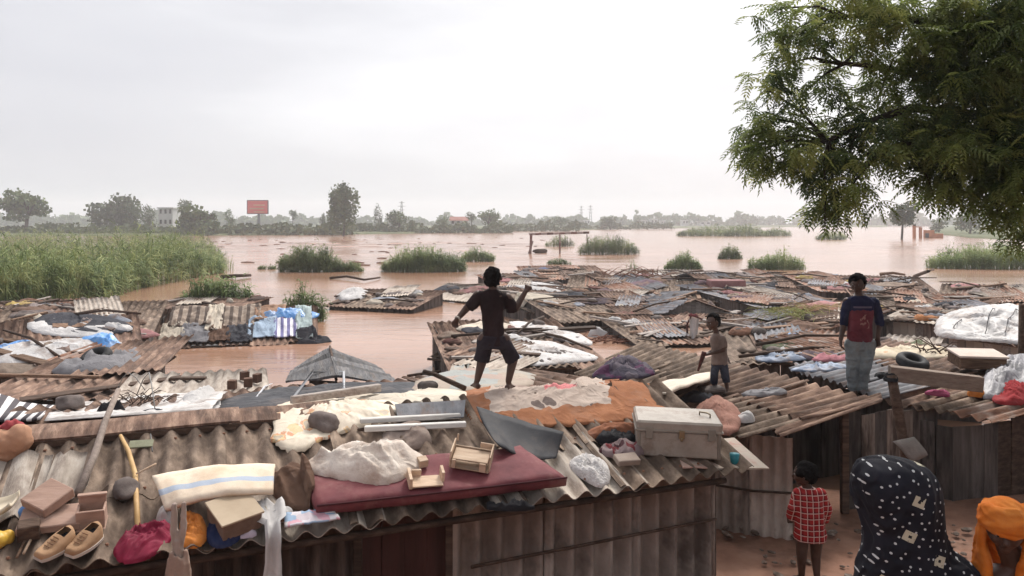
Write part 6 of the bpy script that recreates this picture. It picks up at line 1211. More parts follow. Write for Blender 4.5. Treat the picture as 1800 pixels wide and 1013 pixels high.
# --- woman in orange headscarf
Y = 3.4
wo_ = thing('person', 'woman in bright orange headscarf looking down at the right edge', 'person', V((J(1790, 1000).x, Y, float(gz(J(1790, 1000).x, Y)))))
zg = wo_.location.z; hc = J(1766, 925, .02); fd = V((-.45, -.8, -.38)).normalized(); fx = fd.cross(UP).normalized(); fu = fx.cross(fd).normalized(); bx_ = J(1800, 1000).x
body = join(sph(hc, (.073, .083, .1), 3), limb([hc-fu*.08-fd*.02, J(1782, 985, .08)], [.048, .055]), loft([(V((bx_, Y+.08, zg+.6)), .15, .11), (V((bx_, Y+.08, zg+.85)), .13, .1), (J(1790, 1040, .1), .16, .1), (J(1788, 1012, .1), .17, .075), (J(1784, 992, .09), .06, .06)]),
    limb([J(1735, 1030, .08), J(1725, 1120, -.02), J(1770, 1140, -.15)], [.05, .04, .03]), limb([J(1848, 1030, .1), J(1860, 1120, .0), J(1810, 1150, -.15)], [.05, .04, .03]), hand(J(1770, 1140, -.15), V((.6, -.5, 0)), V((0, 0, -1)), .15, .7, 1), hand(J(1810, 1150, -.15), V((-.5, -.6, 0)), V((0, 0, -1)), .15, .7, -1),
    limb([V((bx_-.07, Y+.08, zg+.65)), V((bx_-.08, Y+.05, zg+.35)), V((bx_-.07, Y+.08, zg+.08))], [.09, .06, .04]), limb([V((bx_+.07, Y+.08, zg+.65)), V((bx_+.08, Y+.05, zg+.35)), V((bx_+.07, Y+.08, zg+.08))], [.09, .06, .04]), foot(V((bx_-.07, Y+.08, zg+.075)), fd, .2), foot(V((bx_+.07, Y+.08, zg+.075)), fd, .2), face(hc, fd, UP, .082))
mk('body', remesh(body, .0065, 2), skin, wo_, smooth=True); eyes(wo_, hc, fd, UP, .082)
og = mat('orange_scarf', [A3(.40, .085, .008), A3(.56, .15, .02), A3(.64, .23, .05)], 5, .8, .3, 12, spec=.15, var=0)
sc_g = [sph(hc-fd*.018+fu*.028, (.094, .1, .098), 3)]
for i in range(9):      # folds wound across the crown and forehead
    t = i/8; b = .012+.012*(i % 2); pts = []
    for k in range(13):
        a = -2.2+4.4*k/12; rr = .094*math.cos((t-.15)*1.15)+.006
        pts.append(hc-fd*.015+fd*math.cos(a)*rr+fx*math.sin(a)*rr*.95+fu*(.022+.092*math.sin(t*1.35)-.018*(1-math.cos(a))+.014*math.sin(a*1.4+i)))
    sc_g.append(tube(pts, .0125+.003*(i % 2), 7))
for sgn, n in ((-1, 6), (1, 8)):   # the ends falling over both shoulders
    for i in range(n):
        o = i/n; st_ = hc+fx*sgn*(.082+.008*o)-fd*(.02+.05*o)+fu*.05; k1 = .3 if sgn > 0 else 1; e1 = hc+fx*sgn*(.084+.02*o*k1)-fu*(.09)-fd*(-.02+.07*o); e2 = hc+fx*sgn*(.066+.14*o*k1)-fu*.20-fd*(-.05+.1*o); e3 = hc+fx*sgn*(.05+.2*o*k1)-V((0, 0, .42))-fd*(-.06+.12*o)
        sc_g.append(tube([st_, e1, e2, e3, e3-V((0, 0, .3))], [.016, .018, .022, .028, .03], 7))
sc_g += [limb([hc-fd*.07-fu*.02, hc-fd*.06-fu*.16, J(1800, 1010, .14)], [.085, .07, .11]), loft([(V((bx_, Y+.08, zg+.75)), .2, .15), (J(1795, 1060, .1), .19, .13), (J(1792, 1022, .11), .16, .1), (J(1788, 1002, .12), .08, .06)], 24)]
mk('headscarf', remesh(join(*sc_g), .0058, 2, .011, 15, 3), og, wo_, smooth=True)
skirt = loft([(V((bx_, Y+.08, zg+.06)), .32, .28), (V((bx_, Y+.08, zg+.45)), .25, .21), (V((bx_, Y+.08, zg+.85)), .19, .15)], 30); mk('skirt', remesh(skirt, .016, 3, .03, 6, 8), mat('orange_scarf', []), wo_, smooth=True)
# ------------------------------------------------------------------ vegetation
rng = np.random.default_rng(11)
def rot_from(dirs, ups):
    z = dirs/np.linalg.norm(dirs, axis=1, keepdims=True); x = np.cross(ups, z); x /= np.maximum(np.linalg.norm(x, axis=1, keepdims=True), 1e-6); y = np.cross(z, x); return np.stack([x, y, z], 2)
def leafmat(name, cols, scale, trans=.3, var=.1, rough=.6, spec=.25, lo=.3, hi=.7):
    return mat(name, cols, scale, rough, 0, spec=spec, var=var, trans=trans, detail=4, contrast=(lo, hi))
# --- neem tree: pinnate leaves in drooping rosettes
def pinnate(droop, n=6, L=.27):
    V_, F_2 = [], []
    for k in range(2*n+1):
        i = k//2; t = (i+.8)/(n+.6) if k < 2*n else 1.0; s = 1 if k % 2 else -1
        a = droop*t; c = np.array([0, math.sin(a)*-1*L*t*.6, L*t*math.cos(a*.5)])      # along local z, drooping to -y
        d = np.array([s*.8, -.25, .62]) if k < 2*n else np.array([0, -.3, 1]); d /= np.linalg.norm(d); ll = .08*(1-.3*abs(t-.45)); w = np.cross(d, [0, 1, 0]); w /= np.linalg.norm(w)+1e-9; w = w*.0125
        b = len(V_); V_ += [c, c+d*ll*.45+w+[0, .004, 0], c+d*ll+[0, -.012, 0], c+d*ll*.45-w+[0, .004, 0]]; F_2.append((b, b+1, b+2, b+3))
    return np.array(V_), np.array(F_2)
TPL = [pinnate(d) for d in (.5, .8, 1.1, 1.4)]
def rosettes(centres, leaves, L):
    Vs, Fs, k = [], [], 0
    for ti, (tv, tf) in enumerate(TPL):
        n = len(centres)*leaves//len(TPL); c = np.repeat(centres, max(1, leaves//len(TPL)), 0); n = len(c)
        az = rng.uniform(0, 2*np.pi, n); el = rng.normal(-.25, .45, n); d = np.stack([np.cos(az)*np.cos(el), np.sin(az)*np.cos(el), np.sin(el)], 1)
        up = np.tile([0, 0, 1.0], (n, 1))+rng.normal(0, .25, (n, 3)); z = d; x = np.cross(z, up); x /= np.linalg.norm(x, axis=1, keepdims=True); y = np.cross(z, x)*-1
        y = np.where(y[:, 2:3] < 0, -y, y); R = np.stack([x, y, z], 2)
        s = rng.uniform(.75, 1.2, n)*L; P_ = np.einsum('nij,kj->nki', R, tv)*s[:, None, None]+(c+rng.normal(0, .02, (n, 3)))[:, None, :]
        m = len(tv); Vs.append(P_.reshape(-1, 3)); Fs.append((tf[None]+(np.arange(n)*m)[:, None, None]+k).reshape(-1, 4)); k += n*m
    return np.concatenate(Vs), np.concatenate(Fs)
blobs = [(1372, 14, 38, 26, 9.0, .8), (1400, 50, 50, 40, 9.2, 1), (1455, 25, 60, 45, 9.3, 1.1), (1540, 30, 70, 55, 9.4, 1.2), (1640, 35, 80, 60, 9.3, 1.3), (1750, 45, 80, 65, 9.0, 1.3),
 (1378, 112, 36, 38, 9.0, 1), (1430, 90, 45, 40, 9.3, 1), (1500, 105, 45, 35, 9.5, 1), (1590, 110, 70, 50, 9.2, 1.2), (1690, 130, 80, 60, 9.0, 1.4), (1790, 140, 60, 70, 8.8, 1.4),
 (1352, 160, 34, 32, 8.8, 1), (1343, 205, 30, 34, 8.8, 1), (1345, 250, 40, 36, 8.8, 1.1), (1327, 292, 30, 20, 8.7, .9), (1385, 225, 45, 40, 9.0, .8), (1420, 275, 60, 40, 8.9, 1.1), (1385, 310, 45, 26, 8.8, 1), (1358, 305, 35, 22, 8.8, .9),
 (1482, 190, 50, 48, 9.2, 1.1), (1545, 170, 45, 40, 9.4, 1.1), (1500, 245, 55, 40, 9.0, 1.2), (1590, 215, 60, 45, 9.2, 1.1), (1680, 220, 70, 50, 9.0, 1.3), (1770, 235, 60, 55, 8.8, 1.4),
 (1475, 310, 40, 35, 8.8, 1), (1452, 352, 45, 32, 8.7, 1.1), (1490, 365, 38, 30, 8.7, 1.1), (1450, 388, 32, 15, 8.7, .9), (1478, 396, 24, 12, 8.7, .7), (1530, 300, 26, 26, 8.9, .7),
 (1600, 290, 55, 38, 8.9, 1.1), (1660, 300, 60, 42, 8.8, 1.3), (1720, 320, 50, 40, 8.7, 1.2), (1630, 335, 40, 18, 8.8, .8), (1690, 350, 38, 16, 8.7, .8), (1660, 365, 20, 12, 8.7, .5),
 (1785, 320, 35, 50, 8.5, 1.1), (1780, 385, 32, 38, 8.4, 1.1), (1795, 425, 22, 22, 8.4, .9), (1752, 375, 18, 16, 8.5, .6), (1410, 165, 16, 18, 9.4, .3), (1575, 265, 30, 16, 9.4, .5)]
neem = thing('neem_tree', 'large leafy tree whose drooping feathery boughs fill the upper right', 'tree', (7.7, 9.6, .1))
cen, hub = [], []
for (x, y, rx, ry, Yd, dn) in blobs:
    y -= 24 if y > 280 else 0
    c = PD(x, y, Yd); m = Yd/FPX; n = int(max(4, rx*ry*.0078*dn*(1.6 if x > 1640 else .78))); q = rng.normal(0, .5, (n, 3)); q = np.clip(q, -1.15, 1.15); cen.append(np.array([c.x, c.y, c.z])+q*[rx*m, .42, ry*m]); hub.append(c)
lv = leafmat('neem_leaf', [A3(.06, .092, .036), A3(.14, .19, .068), A3(.27, .31, .10)], 1.5, .5, lo=.36, hi=.62)
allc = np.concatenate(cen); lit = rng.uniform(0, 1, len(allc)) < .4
lv2 = leafmat('neem_lit_leaf', [A3(.11, .15, .045), A3(.22, .26, .075), A3(.36, .37, .12)], 1.5, .5, lo=.36, hi=.62)  # lighter yellow-green copy of the leaf: lit tufts painted into the colour
vv, ff = rosettes(allc[~lit], 8, 1.0); mk_np('foliage', vv, ff, lv, neem, kind='stuff')
vv, ff = rosettes(allc[lit]+np.array([0, -.12, .05]), 8, .95); mk_np('lit_foliage', vv, ff, lv2, neem, kind='stuff')
# the rest of the crown outside the frame: above and to the right
oc = []
for i in range(34):
    a = rng.uniform(0, 6.28); r = rng.uniform(0, 4.2); x, yv, z = 8.2+r*math.cos(a), 9.5+r*.8*math.sin(a), rng.uniform(4.2, 9)
    px, py = CX+x/yv*FPX, HY-(z-CZ)/yv*FPX
    if px < 1830 and py > -30: continue
    if px < 1380: continue
    oc.append(np.array([x, yv, z])+np.clip(rng.normal(0, .5, (14, 3)), -1, 1)*[.75, .75, .6])
for i in range(64):      # unseen boughs added above the frame to shade the yard
    x, yv = rng.uniform(2.6, 9), rng.uniform(2.2, 7.2); z = CZ+(HY+90)/FPX*yv+rng.uniform(.3, 2.4)
    oc.append(np.array([x, yv, z])+np.clip(rng.normal(0, .5, (13, 3)), -1, 1)*[.8, .8, .35])
vv, ff = rosettes(np.concatenate(oc), 4, 1.5); mk_np('upper_and_shading_foliage', vv, ff, lv, neem, kind='stuff')
tp0 = V((7.7, 9.6, -.2)); trunk_pts = [tp0, V((7.75, 9.6, 1.2)), V((7.6, 9.55, 2.6)), V((7.5, 9.5, 3.9)), V((7.6, 9.5, 5.5)), V((7.9, 9.6, 7.5))]
mk('trunk', tube(trunk_pts, [.34, .28, .25, .22, .15, .06], 14), bark, neem, smooth=True)
limbs = [(V((7.5, 9.5, 4.2)), PD(1640, 235, 9.1), PD(1500, 300, 8.9)), (V((7.5, 9.5, 4.6)), PD(1640, 140, 9.3), PD(1440, 108, 9.2)), (V((7.55, 9.5, 5.0)), PD(1640, 40, 9.4), PD(1450, 30, 9.3)), (V((7.5, 9.5, 3.9)), PD(1780, 300, 8.8), PD(1680, 300, 8.8)), (V((7.5, 9.5, 4.4)), PD(1600, 190, 9.2), PD(1420, 265, 8.9))]
nodes = []
for i, (a, b, c) in enumerate(limbs):
    pts = [a, lerp(a, b, .5)+V((0, 0, .12)), b, lerp(b, c, .5)+V((0, 0, .05)), c]; g = [tube(pts, [.1, .075, .05, .035, .018], 8)]
    for k in range(3): nodes += [(i, lerp(b, c, k/2.5)), (i, lerp(a, b, .4+k/4))]
    limbs[i] = g
for h in hub:
    i, p = min(nodes, key=lambda q: (q[1]-h).length); mid = lerp(p, h, .5)+V((rng.uniform(-.06, .06), 0, .08)); limbs[i].append(tube([p, mid, h, h+(h-mid)*.3-V((0, 0, .08))], [.022, .015, .009, .004], 6))
for g in limbs: mk('limb', join(*g), bark, neem, smooth=True)
# --- reeds and bushes standing in the water
def reed_geo(base, hgt, leaf=.55, nl=7, bw=.035):
    """stalks with arching blades"""
    n = len(base); Vs, Fs, k = [], [], 0
    lean = rng.normal(0, .13, (n, 2))
    def strip(p, w, side):
        nonlocal k
        m, s = p.shape[0], p.shape[1]; q = np.stack([p-side[:, None]*w[None, :, None], p+side[:, None]*w[None, :, None]], 2).reshape(m, s*2, 3); Vs.append(q.reshape(-1, 3))
        f = np.array([(2*i, 2*i+1, 2*i+3, 2*i+2) for i in range(s-1)]); Fs.append((f[None]+(np.arange(m)*s*2)[:, None, None]+k).reshape(-1, 4)); k += m*s*2
    def sd(n_): a = rng.uniform(0, 6.28, n_); return np.stack([np.cos(a), np.sin(a), np.zeros(n_)], 1)
    t = np.linspace(0, 1, 4)
    top = lambda tt, idx: np.stack([base[idx, 0]+lean[idx, 0]*hgt[idx]*tt**1.5, base[idx, 1]+lean[idx, 1]*hgt[idx]*tt**1.5, base[idx, 2]+hgt[idx]*tt], -1)
    al = np.arange(n); st_ = np.stack([top(np.full(n, q), al) for q in t], 1); strip(st_, np.array([1, .9, .7, .3])*bw*.35, sd(n))
    for j in range(nl):
        a = rng.uniform(0, 6.28, n); d = np.stack([np.cos(a), np.sin(a), np.zeros(n)], 1); f0 = rng.uniform(.12, .98, n); p0 = top(f0, al); L = leaf*rng.uniform(.6, 1.3, n)
        up = rng.uniform(.35, 1.1, n); pts = [p0+d*(L*q)[:, None]*.75+np.stack([np.zeros(n), np.zeros(n), up*L*q-L*1.0*q**2*rng.uniform(.5, 1.1, n)], 1) for q in np.linspace(0, 1, 5)]
        sdv = np.stack([-d[:, 1], d[:, 0], np.zeros(n)], 1)+np.array([0, 0, .35]); strip(np.stack(pts, 1), np.array([.5, 1, .9, .6, .1])*bw*.5, sdv)
    return np.concatenate(Vs), np.concatenate(Fs)
reedm = leafmat('reed_leaf', [A3(.05, .082, .026), A3(.175, .235, .08), A3(.42, .45, .19)], 1.1, .3, lo=.36, hi=.64, rough=.7)
reedf = leafmat('reed_far', [A3(.07, .105, .04), A3(.18, .235, .09), A3(.36, .4, .18)], .5, .3, lo=.33, hi=.68, rough=.7, var=.14)
# big reed bed on the left: front edge traced on the water
fx_ = [-420, 0, 100, 180, 240, 290, 330, 360, 392]; fy_ = [552, 548, 540, 530, 510, 500, 492, 486, 480]; by_ = [415, 416, 417, 419, 421, 424, 428, 434, 452]
bs_, hs_ = [], []
while len(bs_) < 5200:
    x = rng.uniform(-420, 392); f0, b0 = np.interp(x, fx_, fy_), np.interp(x, fx_, by_)
    Yf, Yb = CZ*FPX/(f0-HY), min(CZ*FPX/(max(b0, 421)-HY), 140); Yq = Yf+(Yb-Yf)*rng.uniform(0, 1)**2.2; xx = (x-CX)/FPX*Yq; 
    bs_.append((xx, Yq, -.05)); hs_.append(min(2.35, .7+.045*(392-x))*(rng.uniform(.55, 1.0)+(.28 if rng.uniform() < .07 else 0))*(.95+.75*noise.noise(V((xx*.33, Yq*.12, 0)))+.3*noise.noise(V((xx*1.1, Yq*.5, 4)))))
vv, ff = reed_geo(np.array(bs_), np.array(hs_), .8, 7, .055); mk_np('reeds', vv, ff, reedm, base=(-18, 50, 0), kind='stuff', label='tall green reed bed along the left bank', group=None)
def clump(name, label, px, py, wpx, top, n, m=reedf, depth=.35, leaf=.5, cat='reed clump', shape=.35, bw=.05, nl=7):
    c = P(px, py, 0); hw = wpx/FPX*c.y; h0 = CZ-(top-HY)/FPX*c.y; b, hh = [], []
    for i in range(n):
        a = rng.uniform(0, 6.28); r = math.sqrt(rng.uniform(0, 1)); u = r*math.cos(a); w = r*math.sin(a); b.append((c.x+u*hw, c.y+hw*depth+w*hw*depth, -.05)); hh.append(max(.25, h0*(1-shape*u*u*1.6)*rng.uniform(.55, 1.05)*(.85+.5*noise.noise(V((u*3+px, w*2, 1))))))
    root = thing(name, label, cat, (c.x, c.y+hw*depth, 0)); vv, ff = reed_geo(np.array(b), np.array(hh), leaf*max(.5, min(1.2, h0/2)), nl, bw); mk_np('leaves', vv, ff, m, root, kind='stuff'); return root
C_ = clump
C_('reed_clump', 'bushy reed clump with upright stems standing in the water left of centre', 540, 479, 58, 425, 520)
C_('reed_clump', 'small low leafy clump touching the right of the bushy reeds', 612, 478, 28, 456, 160)
C_('reed_clump', 'low sprig of weeds at the left of the bushy reeds', 468, 474, 16, 464, 40)
C_('reed_clump', 'long dense reed clump standing left of the boy head', 742, 479, 75, 428, 700)
C_('reed_clump', 'reeds at the right end of the long clump by the boy', 838, 461, 32, 432, 240)
C_('reed_clump', 'reed bush under the left part of the metal gantry', 985, 434, 26, 410, 160)
C_('reed_clump', 'wide reed bush right of the metal gantry', 1072, 448, 55, 409, 420)
C_('reed_clump', 'sparse low weeds before the metal gantry', 984, 466, 22, 452, 80)
C_('bush', 'round green bush in the water above the far roofs', 1204, 474, 34, 439, 330, leaf=.35, cat='bush', shape=.5)
C_('bush', 'small rounded bush standing farther out in the flood', 1285, 456, 22, 427, 230, leaf=.35, cat='bush', shape=.5)
C_('bush', 'spreading leafy bush behind the right-hand far roofs', 1372, 475, 52, 440, 420, leaf=.4, cat='bush', shape=.3)
C_('reed_clump', 'long low green reed island far out on the right', 1300, 416, 104, 394, 900, bw=.12, leaf=.8)
C_('bush', 'small bush half drowned below the overhanging boughs', 1466, 422, 28, 403, 160, bw=.1, leaf=.6, cat='bush')
C_('reed_clump', 'thick reed bed on the right bank under the tree', 1770, 474, 118, 422, 900)
C_('weed', 'leafy weeds rising behind the patchwork hut', 376, 551, 66, 474, 260, leaf=.5, cat='weed', shape=.3, bw=.06)
C_('weed', 'leafy weeds between the patchwork hut and the lone hut', 528, 566, 38, 498, 150, leaf=.5, cat='weed', shape=.3, bw=.05)
C_('weed', 'bare thin weed stems in the water right of the reed bed', 398, 476, 12, 435, 16, leaf=.3, cat='weed', nl=3)
C_('weed', 'thin weed tuft poking from the far roofs', 1112, 478, 10, 448, 20, leaf=.3, cat='weed', nl=4)
C_('weed', 'green weeds at the right edge below the white tarp', 1790, 645, 22, 610, 60, leaf=.3, cat='weed', bw=.03)
# --- trees on the far banks
crownm = leafmat('far_foliage', [A3(.03, .05, .018), A3(.075, .115, .04), A3(.15, .19, .07)], .32, .15, lo=.32, hi=.68, var=.2)
def cards(centres, size):
    n = len(centres); d = rng.normal(0, 1, (n, 3)); d /= np.linalg.norm(d, axis=1, keepdims=True); x = np.cross(d, [0, 0, 1]); x /= np.linalg.norm(x, axis=1, keepdims=True)+1e-9; y = np.cross(d, x); s = size*rng.uniform(.6, 1.3, n)
    q = np.stack([centres+(x*a+y*b)*s[:, None] for a, b in ((-.5, -.3), (.4, -.5), (.55, .4), (-.35, .5))], 1); return q.reshape(-1, 3), np.arange(n*4).reshape(-1, 4)
def far_tree(label, px, base, top, hw, cut=.28, Yd=None, nl=9, sq=1.0, n=1500, name='tree', cat='tree', m=crownm, thin=1.0):
    Yd = Yd or CZ*FPX/(base-HY); k = Yd/FPX; x0 = (px-CX)*k; z1 = CZ-(top-HY)*k; zb = CZ-(base-HY)*k; Hh = z1-zb; w = hw*k
    root = thing(name, label, cat, (x0, Yd, zb)); zc0 = zb+Hh*cut; rz = (z1-zc0)/2; cz = zc0+rz; cs = []
    per = n//nl
    for i in range(nl):
        a = rng.uniform(0, 6.28); r = rng.uniform(.25, .62); e = rng.uniform(-.6, .62); c = np.array([x0+math.cos(a)*w*r, Yd+math.sin(a)*w*r, cz+e*rz]); lr = np.array([w*.5, w*.5, rz*.5*sq])*rng.uniform(.7, 1.1)
        q = rng.normal(0, 1, (per, 3)); q /= np.linalg.norm(q, axis=1, keepdims=True); q *= rng.uniform(.45, 1.08, (per, 1)); cs.append(c+q*lr)
    cs = np.concatenate(cs); cs = cs[cs[:, 2] > zb+.1]; vv, ff = cards(cs, max(.35, w*.11*thin)); mk_np('crown', vv, ff, m, root, kind='stuff')
    r0 = max(.12, w*.055); lb = V((x0, Yd, zb-.3)); tt = V((x0+.1*w, Yd, cz)); g = [tube([lb, lerp(lb, tt, .6), tt], [r0*1.3, r0, r0*.5], 8)]
    for i in range(5): a = i*1.3; g.append(tube([lerp(lb, tt, .55+.05*i), V((x0+math.cos(a)*w*.35, Yd+math.sin(a)*w*.35, cz+rz*.1)), V((x0+math.cos(a)*w*.6, Yd+math.sin(a)*w*.6, cz+rz*.35))], [r0*.6, r0*.4, r0*.15], 5))
    mk('trunk', join(*g), bark, root, smooth=True); return root
T_ = far_tree
T_('broad domed tree with clear trunk at the far left', 45, 413, 333, 47, .3)
T_('dark spreading tree in the second clump from the left', 195, 411, 338, 46, .12)
T_('narrower tree joined to the left tree clump', 235, 411, 352, 24, .1, n=900)
T_('squat dark tree just left of the white building', 262, 411, 357, 17, .1, n=700)
T_('low rounded dense tree right of the white building', 350, 414, 360, 45, .05, sq=1.1, n=2000)
T_('pale hazy tree behind the white building', 322, 408, 350, 22, .2, n=700)
T_('slim hazy tree between the rounded tree and billboard', 405, 409, 365, 14, .1, n=600)
T_('thin spiky palm-like tree right of the red billboard', 514, 407, 366, 8, .45, n=350)
T_('tall full tree standing alone left of centre', 604, 415, 326, 30, .2, sq=1.25, n=4200, nl=16)
T_('small slim tree at the left of the tall full tree', 566, 408, 373, 7, .2, n=300)
T_('narrow pointed tree right of the tall full tree', 665, 408, 361, 9, .15, n=450, sq=1.3)
T_('wide low tree right of the narrow pointed tree', 700, 410, 370, 25, .1, n=1000)
T_('dim low tree between the two wide trees', 778, 408, 376, 15, .1, n=600)
T_('flat-topped tree standing right of the pale house', 857, 408, 369, 24, .2, n=1000)
T_('thin hazy tree touching the flat-topped tree', 828, 408, 368, 11, .4, n=400)
T_('dim rounded tree left of the far pylons', 985, 404, 378, 20, .05, n=600)
T_('dark low tree right of the far pylons', 1073, 404, 379, 19, .05, n=700)
T_('faint round tree before the white far houses', 1121, 403, 379, 8, .15, n=300)
T_('lone round tree standing in the smooth water at right', 1585, 421, 349, 30, .32, n=1700)
T_('pale hazy tree on the right bank behind the brick ruin', 1705, 414, 362, 28, .1, n=1200)
T_('low hazy tree behind the orange brick ruin', 1650, 411, 382, 20, .05, n=600)
# scrub along the far bank and the hazy woodland behind it
def scrub(name, label, spans, n, size, m):
    cs = []
    for (x0, x1, base, top, Yd) in spans:
        k = Yd/FPX; q = int(n*(x1-x0)/1000); xs = rng.uniform(x0, x1, q); hh = np.array([max(.15, .55+.75*noise.noise(V((x*.035, base, 1)))+.3*noise.noise(V((x*.13, base, 4)))) for x in xs]); z = (CZ-(base-HY)*k)+rng.uniform(0, 1, q)*hh*(base-top)*k; cs.append(np.stack([(xs-CX)*k, Yd+rng.normal(0, 5, q), z], 1))
    vv, ff = cards(np.concatenate(cs), size); return mk_np(name, vv, ff, m, base=(0, spans[0][4], 0), label=label, kind='stuff')
scrub('bank_scrub', 'low green scrub along the far water edge', [(-500, 440, 412, 392, 225), (400, 620, 412, 386, 225), (600, 900, 409, 386, 265), (860, 1020, 405, 385, 320), (1000, 1180, 402, 386, 400)], 9000, 1.0, leafmat('scrub_leaf', [A3(.04, .06, .025), A3(.08, .105, .045), A3(.14, .165, .075)], .15, .15, var=0))
scrub('far_woodland', 'hazy distant woodland along the horizon', [(-800, 1100, 398, 372, 700), (-800, 500, 398, 368, 620), (1090, 1330, 399, 366, 700), (1300, 1900, 399, 370, 800), (1850, 2600, 400, 365, 600)], 4200, 3.6, crownm)
# --- far buildings, billboard, pylons, gantry, ruin
wht = mat('white_wall', [A3(.5, .48, .48), A3(.66, .65, .65)], .3, .9, .1, 3, var=.05); gl = mat('dark_window', [A3(.02, .02, .025), A3(.05, .05, .06)], 1, .3, 0); redr = mat('red_roof', [A3(.25, .10, .08), A3(.34, .16, .13)], .5, .9, .1, 4)
def house(label, px, base, top, wpx, Yd, roof='flat', rows=1, cols=3, wm_=wht, rm=wht, dep=8):
    k = Yd/FPX; x0 = (px-CX)*k; zb = CZ-(base-HY)*k-.6; Hh = CZ-(top-HY)*k-zb; w = wpx*k; r = thing('house', label, 'building', (x0, Yd, zb))
    mk('wall', xf(cbox(w, dep, Hh, .03), Matrix.Translation((x0, Yd+dep/2, zb))), wm_, r)
    if roof == 'flat': mk('roof', xf(cbox(w*1.16, dep+1, .5, .05), Matrix.Translation((x0, Yd+dep/2, zb+Hh))), rm, r)
    else: a = w*.56; rr = [V((x0-a, Yd-.5, zb+Hh)), V((x0+a, Yd-.5, zb+Hh)), V((x0+a, Yd+dep+.5, zb+Hh)), V((x0-a, Yd+dep+.5, zb+Hh)), V((x0-a, Yd+dep/2, zb+Hh*1.55)), V((x0+a, Yd+dep/2, zb+Hh*1.55))]; mk('roof', (rr, [(0, 1, 5, 4), (2, 3, 4, 5), (0, 4, 3), (1, 2, 5), (3, 2, 1, 0)]), rm, r)
    for j in range(rows):
        for i in range(cols): mk('window', xf(cbox(w/cols*.45, .16, Hh/rows*.4, .02), Matrix.Translation((x0-w/2+(i+.5)*w/cols, Yd-.02, zb+.6+Hh/rows*(j+.35)))), gl, r)
house('white two-storey building with flat overhanging roof among the left trees', 291, 400, 367, 25, 265, rows=2, cols=3)
house('pale house with reddish pitched roof beside the flat-topped tree', 806, 398, 388, 30, 300, 'pitch', 1, 3, wht, redr)
for i, (px, w, t, lb) in enumerate(((1134, 9, 388, 'small white house leftmost in the hazy far village'), (1150, 12, 386, 'tall white house in the middle of the hazy far village'), (1166, 7, 389, 'tiny white house right of the tall hazy one'), (1205, 10, 388, 'white house apart at the right of the hazy far village'), (1240, 20, 391, 'long pinkish house at the right end of the far village'), (1032, 9, 388, 'tiny white house below the far pylons'))): house(lb, px, 396, t, w, 560, 'flat', 1, 2)
Yb = 245; k = Yb/FPX; bb = thing('billboard', 'red billboard on a single mast above the far bank', 'billboard', ((453-CX)*k, Yb, .3)); bx0 = (453-CX)*k
mk('panel', xf(cbox(36*k, .4, 23*k, .04), Matrix.Translation((bx0, Yb, CZ-(376-HY)*k))), mat('red_board', [A3(.80, .15, .15), A3(.88, .2, .19)], .4, .6, 0, var=0), bb)
for i, (dx, yy, w, h) in enumerate(((3, 361, 20, 2.2), (-1, 367, 25, 2.4), (3, 372.5, 19, 1.7))): mk('printed_line', xf(cbox(w*k, .06, h*k, .01), Matrix.Translation((bx0+dx*k, Yb-.24, CZ-(yy+1-HY)*k))), mat('pale_orange_print', [A3(.75, .36, .22), A3(.8, .45, .3)], .6, .6, 0, var=.1), bb)
mk('mast', tube([V((bx0+.3, Yb+.3, 0)), V((bx0+.3, Yb+.3, CZ-(376-HY)*k))], [.5, .45], 10), tin, bb, smooth=True)
mk('panel_frame', join(*[xf(cbox(a, .5, b, .02), Matrix.Translation((bx0+cx_*k, Yb+.05, CZ-(cy_-HY)*k))) for cx_, cy_, a, b in ((0, 376.5, 37*k, .25), (0, 353.2, 37*k, .25), (-18.2, 376, .25, 23*k), (18.2, 376, .25, 23*k))]), tin, bb)
def pylon(label, px, base, top, Yd):
    k = Yd/FPX; x0 = (px-CX)*k; zb = CZ-(base-HY)*k-1; z1 = CZ-(top-HY)*k; r = thing('pylon', label, 'pylon', (x0, Yd, zb)); g = []; Hh = z1-zb
    for s in (-1, 1):
        for t in (-1, 1): g.append(tube([V((x0+s*Hh*.07, Yd+t*Hh*.07, zb)), V((x0+s*.3, Yd+t*.3, z1))], [.22, .14], 4))
    for i in range(7):
        z = zb+Hh*i/7; a = Hh*.07*(1-i/7)+.3; z2 = zb+Hh*(i+1)/7; b = Hh*.07*(1-(i+1)/7)+.3; g += [tube([V((x0-a, Yd-a, z)), V((x0+b, Yd-b, z2))], .1, 4), tube([V((x0+a, Yd-a, z)), V((x0-b, Yd-b, z2))], .1, 4)]
    mk('lattice', join(*g), tin, r)
    mk('cross_arm', join(*[tube([V((x0-Hh*q, Yd, z1-Hh*h)), V((x0+Hh*q, Yd, z1-Hh*h))], .16, 4) for q, h in ((.1, .05), (.14, .18), (.1, .31))]), tin, r)
pylon('thin pylon above the wide low tree left of centre', 706, 400, 354, 560); pylon('left one of the two hazy far pylons', 1022, 398, 362, 700); pylon('right one of the two hazy far pylons', 1038, 398, 361, 700)
